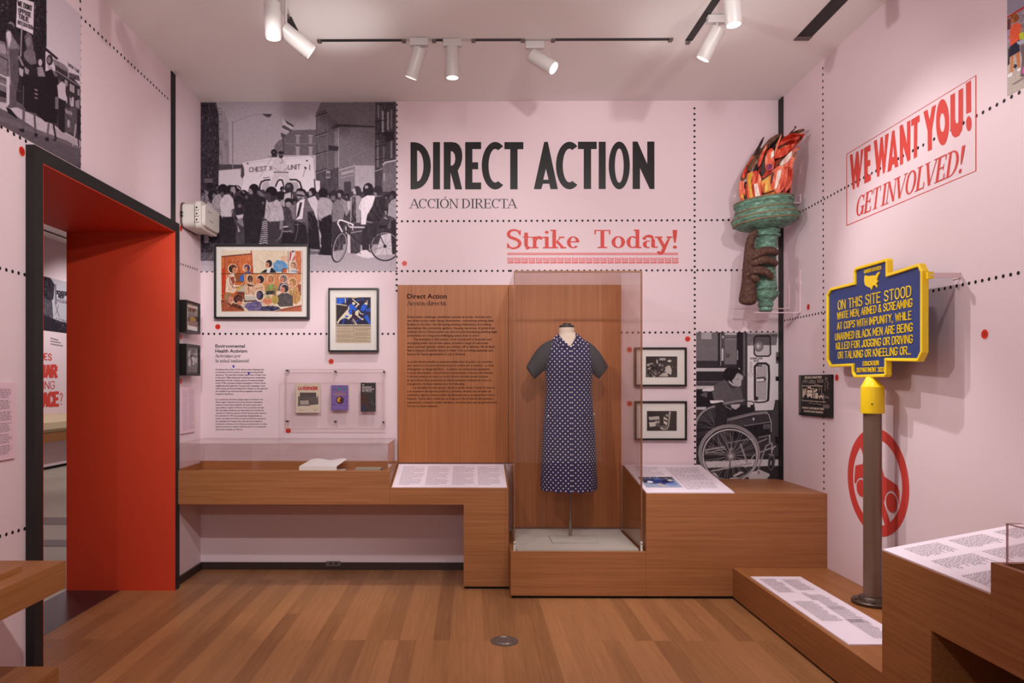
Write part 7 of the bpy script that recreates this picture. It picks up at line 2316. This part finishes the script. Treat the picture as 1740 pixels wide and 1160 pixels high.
for k in range(9):    # shards round the back, towards the corner
    a = math.radians(-10 + k * 25)
    c = F5(530 + 40, 1110, .02)
    r = .125
    b0 = c + Vector((r * math.cos(a), r * math.sin(a), 0))
    sd = Vector((-math.sin(a), math.cos(a), 0)) * .045
    tip = c + Vector((.03 + .06 * math.cos(a) + .06 * rr.random(), r * .9 * math.sin(a), .28 + .16 * rr.random()))
    mid = (b0 * .55 + tip * .45) + Vector((math.cos(a), math.sin(a), 0)) * .03
    MB().prism([b0 - sd, b0 + sd, mid + sd * 1.1, tip, mid - sd * 1.1], Vector((-math.cos(a), -math.sin(a), 0)) * .008).build('flame_shard', (RED, COR, BRN, ORG)[k % 4], torch)

# pale pink brackets that carry it
for (px, py0, py1, pxl, w) in ((1340.5, 478, 523.6, 1243.5, .004), (1359, 457, 530.5, 1282, .004), (1359.5, 330, 344.5, 1345, .004)):
    w0, w1 = RIGHT.at(px, py0, 0), RIGHT.at(px, py1, 0)
    yy = w1.y
    xe = pY(pxl, py1, yy).x
    t = thing('wall_bracket', {1340.5: 'pale pink wall bracket under the forearm of the torch sculpture', 1359: 'pale pink wall bracket under the foot of the torch handle', 1359.5: 'short pale pink wall bracket beside the green basin of the torch'}[px], 'bracket', (XR, yy, w1.z), 'torch brackets')
    MB().box(XR - .005, XR - .0005, yy - .012, yy + .012, w1.z, w0.z).build('wall_plate', M['pinkmetal'], t)
    MB().box(xe, XR - .005, yy - .012, yy + .012, w1.z - .005, w1.z).build('arm', M['pinkmetal'], t)
    for zz in (w1.z + (w0.z - w1.z) * .8, w1.z + (w0.z - w1.z) * .35):
        MB().cyl((XR - .008, yy, zz), (XR - .004, yy, zz), .004, n=10).build('screw', M['pinkmetal'], t)

# ================================================================== HISTORIC MARKER
G6 = 3.867
Pn, Pf = Vector((2.085, 3.242, 0)), Vector((2.137, 4.259, 0))
SU = (Pn - Pf).normalized()                       # towards the camera end
SN = Vector((-abs(SU.y), SU.x * (1 if SU.y < 0 else -1) * -1, 0))
SN = Vector((SU.y, -SU.x, 0))
if SN.x > 0:
    SN = -SN


def sgn(px, py):
    """survey point on the sign face -> (along, height)"""
    d = Vector([float(v) for v in ray(px, py)])
    o = Vector((0, 0, CAM_H))
    t_ = (Pf - o).dot(SN) / d.dot(SN)
    p = o + d * t_
    return ((p - Pf).dot(SU), p.z)


sg = lambda x, y: sgn(1380 + x / G6, 420 + y / G6)
S3D = lambda u, v, o_=0.0: Pf + SU * u + SN * o_ + Vector((0, 0, v))
outer = [sg(*p) for p in nums('104,312 130,268 283,229 283,152 299,131 498,72 507,84 507,172 714,104 738,152 738,690 708,752 499,748 499,836 490,852 288,858 271,826 271,782 128,788 105,746')]


def inset(poly, d):
    n = len(poly)
    area = sum(poly[i][0] * poly[(i + 1) % n][1] - poly[(i + 1) % n][0] * poly[i][1] for i in range(n))
    sgnm = 1 if area > 0 else -1
    out = []
    for i in range(n):
        p0, p1, p2 = [np.array(poly[(i + k) % n]) for k in (-1, 0, 1)]
        a, b = p1 - p0, p2 - p1
        a, b = a / np.linalg.norm(a), b / np.linalg.norm(b)
        na, nb = np.array([-a[1], a[0]]) * sgnm, np.array([-b[1], b[0]]) * sgnm
        m_ = na + nb
        m_ = m_ / max(m_ @ m_, .4) * 2
        out.append(tuple(p1 + m_ * d))
    return out


marker = thing('historic_marker', 'blue and yellow historic marker on a brown post by the right wall', 'sign', S3D(.5, .2, 0))
inn = inset(outer, .016)
inn2 = inset(outer, .022)
MB().prism([S3D(u, v, -.016) for u, v in inset(outer, .004)], SN * .016).build('plate', M['blue'], marker)
MB().ring([S3D(u, v, -.020) for u, v in outer], [S3D(u, v, -.020) for u, v in inn], SN * .032).build('rim', M['yellow'], marker, bevel=.004)
LN = [('UNITED STATES', 345, 171, 456, 143, .0165, .0024, 1.9), ('ON THIS SITE STOOD', 174, 411, 652, 322, .051, .0052, 2.3), ('WHITE MEN, ARMED & SCREAMING', 168, 472, 660, 389, .0375, .0040, 2.2), ('AT COPS WITH IMPUNITY, WHILE', 168, 540, 655, 471, .0375, .0040, 2.2), ('UNARMED BLACK MEN ARE BEING', 155, 611, 662, 550, .0375, .0040, 2.2),
      ('KILLED FOR JOGGING OR DRIVING', 161, 671, 662, 627, .0375, .0040, 2.2), ('OR TALKING OR KNEELING OR...', 173, 731, 650, 702, .0375, .0040, 2.2), ('EDUCATION', 337, 777, 440, 773, .021, .0032, 2.2), ('DEPARTMENT 2020', 298, 819, 484, 815, .021, .0032, 2.2)]
for s, x0, y0, x1, y1, cap, w, gap in LN:
    a, b = sg(x0, y0), sg(x1, y1)
    pls, wd = line_text(s, gap)
    mb = MB()
    L_ = math.hypot(b[0] - a[0], b[1] - a[1])
    for pl in pls:
        for qd in strip_quads([(u / wd * L_, v * cap) for u, v in pl], w):
            pts = [(a[0] + (b[0] - a[0]) * (u / L_), a[1] + (b[1] - a[1]) * (u / L_) + v) for u, v in qd]
            mb.prism([S3D(u, v, .0005) for u, v in pts], SN * .0032)
    mb.build('raised_lettering', M['yellow'], marker)
usa = nums('349,196 352,184 375,190 405,184 420,186 428,178 437,166 445,160 448,172 440,186 434,202 430,212 437,226 426,238 433,256 430,266 421,250 408,250 402,262 396,280 389,266 378,262 364,256 352,244 348,220')
MB().prism([S3D(*sg(x, y), .0005) for x, y in usa], SN * .005).build('map_emblem', M['yellow'], marker)
pc = Vector((2.111, float(pX(1482.5, 760, 2.111).y), 0))
zf = lambda py: pX(1482.5, py, 2.111).z
sock = MB().lathe([(.0, zf(702)), (.0555, zf(702)), (.0565, zf(700)), (.0560, zf(660)), (.0555, zf(657)), (.044, zf(654)), (.0, zf(654))], pc, 40).build('socket', M['yellow'], marker, smooth=True)
pts = [sg(385, 848), sg(440, 862), sg(425, 915), sg(340, 915), sg(330, 905)]
apex = sg(384, 846)
pr_ = MB()
bz_ = zf(657)
ring_ = [pc + Vector((.0545 * math.cos(k * math.pi / 8), .0545 * math.sin(k * math.pi / 8), bz_)) for k in range(16)]
ap_ = [S3D(apex[0] - .045, zf(641.5), -.012), S3D(apex[0] + .045, zf(641.5), -.012), S3D(apex[0] + .045, zf(641.5), .012), S3D(apex[0] - .045, zf(641.5), .012)]
top4 = [S3D(apex[0], zf(639.5), .022), S3D(apex[0] - .03, zf(641), -.0), S3D(apex[0], zf(641), -.022), S3D(apex[0] + .03, zf(641), .0)]
n = len(ring_)
fs = []
pr_.add(ring_ + top4, [(i, (i + 1) % n, n + min(range(4), key=lambda q_: (top4[q_] - (ring_[i] + ring_[(i + 1) % n]) / 2).to_2d().length)) for i in range(n)] + [(n, n + 1, n + 2, n + 3)])
# close the gaps between the fan faces
for i in range(n):
    k0_ = min(range(4), key=lambda q_: (top4[q_] - (ring_[i - 1] + ring_[i]) / 2).to_2d().length)
    k1_ = min(range(4), key=lambda q_: (top4[q_] - (ring_[i] + ring_[(i + 1) % n]) / 2).to_2d().length)
    if k0_ != k1_:
        pr_.add([ring_[i], top4[k0_], top4[k1_]], [(0, 1, 2)])
pr_.build('neck', M['yellow'], marker)
MB().cyl((pc.x - .03, pc.y - .05, zf(686)), (pc.x - .028, pc.y - .046, zf(686)), .004, n=10).build('set_screw', M['screw'], sock)
MB().cyl((pc.x, pc.y, .23), (pc.x, pc.y, zf(700)), .0435, n=40).build('post', M['bronze'], marker, smooth=True)
fl = MB().lathe([(0, .196), (.098, .196), (.1, .2), (.1, .212), (.096, .216), (.068, .217), (.064, .230), (.058, .236), (0, .236)], pc, 48).build('flange', M['bronze_dark'], marker, smooth=True)
for k in range(5):
    a = 2 * math.pi * k / 5 + .5
    c = pc + Vector((.083 * math.cos(a), .083 * math.sin(a), 0))
    MB().cyl((c.x, c.y, .214), (c.x, c.y, .223), .009, n=6).build('bolt', M['bronze_dark'], fl)
a, b = S3D(*sg(752, 186), -.01), RIGHT.at(1634, 466, 0)
zz = sg(752, 186)[1]
t = thing('wall_bracket', 'pale pink flat bracket tying the yellow marker to the right wall', 'bracket', (XR, a.y, zz))
MB().box(a.x - .012, XR - .004, a.y - .012, a.y - .006, zz - .011, zz + .011).build('arm', M['pinkmetal'], t)
MB().box(XR - .004, XR - .0005, a.y - .012, a.y + .04, zz - .014, zz + .014).build('wall_plate', M['pinkmetal'], t)
MB().box(a.x - .014, a.x + .012, a.y - .0155, a.y - .002, zz - .016, zz + .016).build('clip', M['yellow'], t)
MB().cyl((a.x + .002, a.y - .018, zz), (a.x + .002, a.y - .0155, zz), .005, n=10).build('screw', M['pinkmetal'], t)

# ================================================================== THE DRESS
DYc = 4.885
dp = lambda px, py: pY(px, py, DYc)
DXc = dp(966.5, 700).x
PM = F_PX / DYc
# (survey height, half width px, depth ratio)
PROF = [(567, 13.5, .95), (570, 16, .9), (574, 22, .74), (578, 28.5, .62), (583, 35, .58), (590, 39.5, .60), (600, 41.5, .64), (612, 41.8, .68), (625, 40.5, .70), (640, 39.2, .70), (655, 38.2, .70), (668, 38.4, .71), (682, 39.8, .74), (696, 41.2, .76), (710, 42.4, .77), (730, 43.6, .78), (755, 44.8, .80), (780, 46, .82), (805, 47, .83), (822, 47.6, .83), (831, 47.8, .83)]
dress = thing('polka_dot_dress', 'navy dress with white polka dots and charcoal sleeves inside the tall showcase', 'dress', (DXc, DYc, dp(966, 831).z))
form = thing('mannequin', 'cream headless mannequin on a steel pole wearing the polka dot dress', 'mannequin', (DXc, DYc, .304))


def half(z):
    for (y0, w0, r0), (y1, w1, r1) in zip(PROF, PROF[1:]):
        za_, zb_ = dp(966, y0).z, dp(966, y1).z
        if zb_ <= z <= za_:
            k = (za_ - z) / (za_ - zb_)
            return (w0 + (w1 - w0) * k) / PM, (r0 + (r1 - r0) * k)
    return (PROF[0][1] / PM, .9) if z > 1 else (PROF[-1][1] / PM, .83)


def front_y(x, z, out=0.0):
    a_, r_ = half(z)
    k = max(0.0, 1 - ((x - DXc) / (a_ + out)) ** 2)
    return DYc - (a_ * r_ + out) * math.sqrt(k)


NS = 96
vs, uv = [], []
zs = []
for i in range(len(PROF) - 1):
    for k in range(3):
        f_ = k / 3
        zs.append(dp(966, PROF[i][0] + (PROF[i + 1][0] - PROF[i][0]) * f_).z)
zs.append(dp(966, PROF[-1][0]).z)
nrm_h = (zs[0] - zs[-1])
for z in zs:
    a_, r_ = half(z)
    low = max(0.0, (1.12 - z) / .5)
    cum, prev, row = 0.0, None, []
    for k in range(NS + 1):
        th = -math.pi / 2 + 2 * math.pi * k / NS
        fold = 1 + low * (.022 * math.sin(7 * th + 1.0) + .014 * math.sin(13 * th))
        x, y = a_ * fold * math.cos(th), a_ * r_ * fold * math.sin(th)
        if prev:
            cum += math.hypot(x - prev[0], y - prev[1])
        prev = (x, y)
        row.append((x, y, cum))
    for x, y, c_ in row[:-1]:
        zz = z + (low * .006 * math.sin(9 * c_ * 8) if z == zs[-1] else 0)
        vs.append((DXc + x - OFF[dress.name][0], DYc + y - OFF[dress.name][1], zz - OFF[dress.name][2]))
    tot = row[-1][2]
    uv.append([min(c_, tot - c_) for _, _, c_ in row])
me = bpy.data.meshes.new('bodice_and_skirt')
fs = []
luv = []
for i in range(len(zs) - 1):
    for k in range(NS):
        k2 = (k + 1) % NS
        fs.append((i * NS + k, (i + 1) * NS + k, (i + 1) * NS + k2, i * NS + k2))
        luv += [(uv[i][k], zs[i]), (uv[i + 1][k], zs[i + 1]), (uv[i + 1][k + 1], zs[i + 1]), (uv[i][k + 1], zs[i])]
me.from_pydata(vs, [], fs)
ul = me.uv_layers.new(name='cloth')
ul.data.foreach_set('uv', np.array(luv, np.float32).ravel())
me.polygons.foreach_set('use_smooth', [True] * len(fs))


def polka():
    m = bpy.data.materials.new('navy_polka_dot_cloth')
    m.use_nodes = True
    N, L = m.node_tree.nodes, m.node_tree.links
    b = N['Principled BSDF']
    b.inputs['Roughness'].default_value = .8
    b.inputs['Specular IOR Level'].default_value = .2
    uvn = N.new('ShaderNodeUVMap')
    uvn.uv_map = 'cloth'
    sep = N.new('ShaderNodeSeparateXYZ')
    L.new(uvn.outputs[0], sep.inputs[0])

    def op(o, a, b_=None):
        n = N.new('ShaderNodeMath')
        n.operation = o
        for i, v in enumerate((a, b_)):
            if v is None:
                continue
            if isinstance(v, (int, float)):
                n.inputs[i].default_value = v
            else:
                L.new(v, n.inputs[i])
        return n.outputs[0]
    ds = []
    for off in (0.0, 0.5):
        fx = op('SUBTRACT', op('FRACT', op('ADD', op('DIVIDE', sep.outputs[0], .0350), off + .30)), .5)
        fy = op('SUBTRACT', op('FRACT', op('ADD', op('DIVIDE', sep.outputs[1], .0345), off)), .5)
        ds.append(op('SQRT', op('ADD', op('MULTIPLY', fx, fx), op('MULTIPLY', fy, fy))))
    d = op('MINIMUM', ds[0], ds[1])
    msk = op('LESS_THAN', d, .135)
    mx = N.new('ShaderNodeMix')
    mx.data_type = 'RGBA'
    L.new(msk, mx.inputs[0])
    mx.inputs[6].default_value = srgb(46, 38, 84)
    mx.inputs[7].default_value = srgb(236, 230, 220)
    L.new(mx.outputs[2], b.inputs['Base Color'])
    return m


PK = polka()
me.materials.append(PK)
o = bpy.data.objects.new('bodice_and_skirt', me)
COL.objects.link(o)
o.parent = dress
C7 = lambda x, y: (880 + x / 7.25, 540 + y / 7.25)


def cloth_plate(name, pts, out, thick, material, dense=True):
    """flat piece lying on the front of the dress (collar wing, tab), with the cloth pattern's coordinates"""
    P2 = [dp(*C7(x, y)) for x, y in nums(pts)]
    n = len(P2)
    c = sum((p for p in P2), Vector()) / n
    fv = [(p.x, front_y(p.x, p.z, out), p.z) for p in P2] + [(c.x, front_y(c.x, c.z, out), c.z)]
    bv = [(x, y + thick, z) for x, y, z in fv]
    fs = [(i, (i + 1) % n, n) for i in range(n)] + [((i + 1) % n + n + 1, i + n + 1, 2 * n + 1) for i in range(n)] + [(i, i + n + 1, (i + 1) % n + n + 1, (i + 1) % n) for i in range(n)]
    o = MB().add(fv + bv, fs).build(name, material, dress)
    me = o.data
    ul = me.uv_layers.new(name='cloth')
    for l in me.loops:
        v = me.vertices[l.vertex_index].co
        ul.data[l.index].uv = (abs(v.x) * 1.05 + .006, v.z + OFF[dress.name][2] + .01)
    return o


def sleeve(A_, B_, nm):
    st = []
    for (ax, ay), (bx, by) in zip(nums(A_), nums(B_)):
        st.append((dp(*C7(ax, ay)), dp(*C7(bx, by))))
    mb = MB()
    n = 28
    dep = (.066, .068, .060, .052)
    V = []
    for (a_, b_), d in zip(st, dep):
        c, h = (a_ + b_) / 2, (a_ - b_) / 2
        V += [c + h * math.cos(2 * math.pi * k / n) + Vector((0, -d * math.sin(2 * math.pi * k / n), 0)) for k in range(n)]
    fs = [(i * n + k, i * n + (k + 1) % n, (i + 1) * n + (k + 1) % n, (i + 1) * n + k) for i in range(3) for k in range(n)]
    mb.add(V, fs)
    o = mb.build('sleeve', M['sleeve'], dress, smooth=True, label=nm)
    s = o.modifiers.new('cloth', 'SOLIDIFY')
    s.thickness = .003
    s.offset = -1
    ss = o.modifiers.new('round', 'SUBSURF')
    ss.levels = ss.render_levels = 2
    a_, b_ = st[3]
    c, h = (a_ + b_) / 2, (a_ - b_) / 2
    dr = ((st[2][0] + st[2][1]) / 2 - c).normalized()
    MB().tube([c + dr * .014 + h * 1.0 * math.cos(2 * math.pi * k / 28) + Vector((0, -.0525 * math.sin(2 * math.pi * k / 28), 0)) for k in range(28)], .0016, 6, True).build('hem_seam', M['sleeve'], o)


sleeve('445,255 300,308 188,440 98,612', '345,640 318,650 268,700 205,756', 'plain charcoal sleeve')
sleeve('790,255 925,318 1030,450 1112,606', '890,640 905,660 945,712 992,752', 'plain charcoal sleeve')
cloth_plate('collar_wing', '498,196 520,250 560,300 610,346 560,366 482,352 440,300 425,262 455,226', .010, .004, PK)
cloth_plate('collar_wing', '706,196 700,240 665,300 636,346 722,382 760,350 806,292 770,240 735,205', .010, .004, PK)
pk = MB()
for x0 in (615,):
    seg = [(616, 350), (618, 500), (620, 700), (622, 900), (624, 1140)]
    P2 = [dp(*C7(*p)) for p in seg] + [dp(968.5, 740), dp(969, 790), dp(969.5, 830)]
    pk.tube([(p.x, front_y(p.x, p.z, .0008), p.z) for p in P2], .0011, 6)
pk.build('placket_seam', mat('dark_seam', (24, 20, 40), .8), dress)
b_ = dp(*C7(628, 356))
MB().cyl((b_.x, front_y(b_.x, b_.z, .012), b_.z), (b_.x, front_y(b_.x, b_.z, .016), b_.z), .0066, n=16).build('button', M['button'], dress)
for px, py in ((929.5, 705.5), (1008, 703)):
    p = dp(px, py)
    s_ = 1 if px < 960 else -1
    yv = front_y(p.x, p.z, .003)
    MB().prism([(p.x - .006, yv, p.z - .006), (p.x + .007, yv - .004, p.z - .004), (p.x, yv - .002, p.z + .009)], (0, .003, 0)).build('pocket_tab', M['button'], dress)
for sx_ in (-1, 1):
    P2 = [dp(966.5 + sx_ * (16 + 3.2 * k), 703.5 + .5 * k) for k in range(6)]
    MB().tube([(p.x, front_y(p.x, p.z, .001), p.z) for p in P2], .0018, 6).build('pocket_edge', PK, dress)

# the form under it
nx = dp(963, 560).x
zt0, zt1 = dp(963, 556.5).z, dp(963, 606).z
MB().lathe([(.046, zt1), (.0500, dp(963, 590).z), (.0515, dp(963, 575).z), (.0525, dp(963, 562).z), (.0530, zt0 - .002), (.050, zt0), (0, zt0)], (nx, DYc, 0), 40, sy=.93).build('neck', M['linen'], form, smooth=True)
MB().lathe([(.0, zt0), (.0515, zt0), (.053, zt0 + .004), (.052, zt0 + .012), (.045, zt0 + .016), (.030, zt0 + .018), (.028, zt0 + .027), (.024, zt0 + .030), (0, zt0 + .030)], (nx, DYc, 0), 40, sy=.93).build('neck_cap', M['cap'], form, smooth=True)
mb = MB()
rowsV = [(186, 506, 698), (205, 505, 697), (225, 508, 694), (246, 520, 690), (265, 534, 683), (285, 549, 672), (305, 566, 660), (325, 588, 645), (340, 604, 630), (350, 612, 620)]
gv = []
for y, xa_, xb_ in rowsV:
    for i in range(13):
        p = dp(*C7(xa_ + (xb_ - xa_) * i / 12, y))
        kx = 1 - ((p.x - nx) / .0545) ** 2
        yn0 = DYc - .0525 * math.sqrt(kx) if kx > 0 else DYc
        gv.append((p.x, min(front_y(p.x, p.z, .0045), yn0), p.z))
mb.add(gv, [(r * 13 + i, r * 13 + i + 1, (r + 1) * 13 + i + 1, (r + 1) * 13 + i) for r in range(len(rowsV) - 1) for i in range(12)])
mb.build('chest', M['linen'], form, smooth=True)
pxp = dp(970, 870).x
MB().cyl((pxp, DYc + .02, .304), (pxp, DYc + .02, .95), .0075, n=20).build('pole', M['steel'], form, smooth=True)
MB().cyl((pxp, DYc + .02, .304), (pxp, DYc + .02, .40), .0105, n=20).build('pole_sleeve', M['steel'], form, smooth=True)

# ================================================================== CEILING TRACKS AND LAMP HEADS
cz_at = lambda px, py: pz(px, py, ZC)
ya = cz_at(700, 68).y


def track(name, label, segs, along):
    """recessed track: black slots and white covered runs"""
    t = thing(name, label, 'light track', segs[0][1], None)
    for kind, a, b, w in segs:
        d = (b - a).normalized()
        s = Vector((-d.y, d.x, 0)) * w / 2
        q = [a - s, b - s, b + s, a + s]
        MB().prism([Vector((p.x, p.y, ZC - .002)) for p in q], (0, 0, .0015)).build('slot' if kind == 'b' else 'cover', M['slot'] if kind == 'b' else M['white'], t)
        if kind == 'b':
            for e_, sg_ in ((a, 1), (b, -1)):
                c = e_ - d * sg_ * .012
                MB().box(c.x - .012, c.x + .012, c.y - .016, c.y + .016, ZC - .012, ZC - .002).build('end_clip', M['grey_plate'], t)
    return t


L_ = lambda px: Vector((cz_at(px, 68).x, ya, ZC))
track('light_track', 'thin black light track crossing the ceiling parallel to the back wall', [('b', L_(546), L_(683), .030), ('w', L_(686), L_(740), .034), ('b', L_(741), L_(752), .03), ('w', L_(754), L_(806), .034), ('b', L_(808), L_(885), .030), ('w', L_(887), L_(941), .034), ('b', L_(943), L_(1135), .030)], 'x')
ra = cz_at(1170, 69)
track('light_track', 'black light track running towards the viewer at right of the ceiling', [('b', ra, Vector((ra.x + .01, 3.73, ZC)), .045), ('w', Vector((ra.x + .01, 3.71, ZC)), Vector((ra.x + .02, 2.2, ZC)), .045)], 'y')
rb = cz_at(1361, 68)
sl = thing('ceiling_slot', 'wide black slot in the ceiling near the right wall', 'ceiling slot', rb)
rb2 = cz_at(1426, 4)
MB().box(rb.x - .045, rb.x + .045, .8, rb.y, ZC - .0025, ZC - .0005).build('slot', M['slot'], sl)
MB().box(rb.x - .045, rb.x + .045, rb.y - .05, rb.y - .002, ZC - .006, ZC - .0025).build('end_plate', M['grey_plate'], sl)
lb = cz_at(501, 52)
track('light_track', 'black light track at left of the ceiling behind the two hanging lamps', [('b', Vector((lb.x, lb.y, ZC)), Vector((lb.x, lb.y - .16, ZC)), .04), ('w', Vector((lb.x, lb.y - .18, ZC)), Vector((lb.x, 2.2, ZC)), .045)], 'y')

for c_, ax_, lbl, ty_ in HEADS:
    c, ax = Vector(c_), Vector(ax_).normalized()
    t = thing('spotlight', lbl, 'spotlight', (c.x, c.y, ZC), 'white cylinder spotlights on the ceiling tracks')
    back, front = c - ax * .088, c + ax * .088
    r = .0405
    MB().lathe([(0, 0), (r - .004, 0), (r, .003), (r, .173), (r - .0015, .176), (r - .005, .176), (r - .006, .150), (0, .150)], back, 40, ax).build('housing', M['white'], t, smooth=True)
    MB().cyl(front - ax * .020, front - ax * .016, r - .007, n=32).build('lens', M['lens'], t)
    jp = back + ax * .02
    tp = Vector((jp.x, jp.y, ZC - .045))
    if ty_ is not None:
        tp = Vector((ty_[0], ty_[1], ZC - .045))
    MB().tube([jp, jp * .5 + tp * .5, tp] if ty_ is None else [jp, Vector((tp.x, tp.y, jp.z * .5 + tp.z * .5)), tp], .0075, 12).build('stem', M['white'], t, smooth=True)
    MB().box(tp.x - .055, tp.x + .055, tp.y - .018, tp.y + .018, ZC - .047, ZC - .004).build('adapter', M['white'], t, bevel=.002)
    MB().cyl(back + Vector((.0, .0, .0)) - ax * .004, back + ax * .001, .009, n=12).build('knuckle', M['screw'], t)
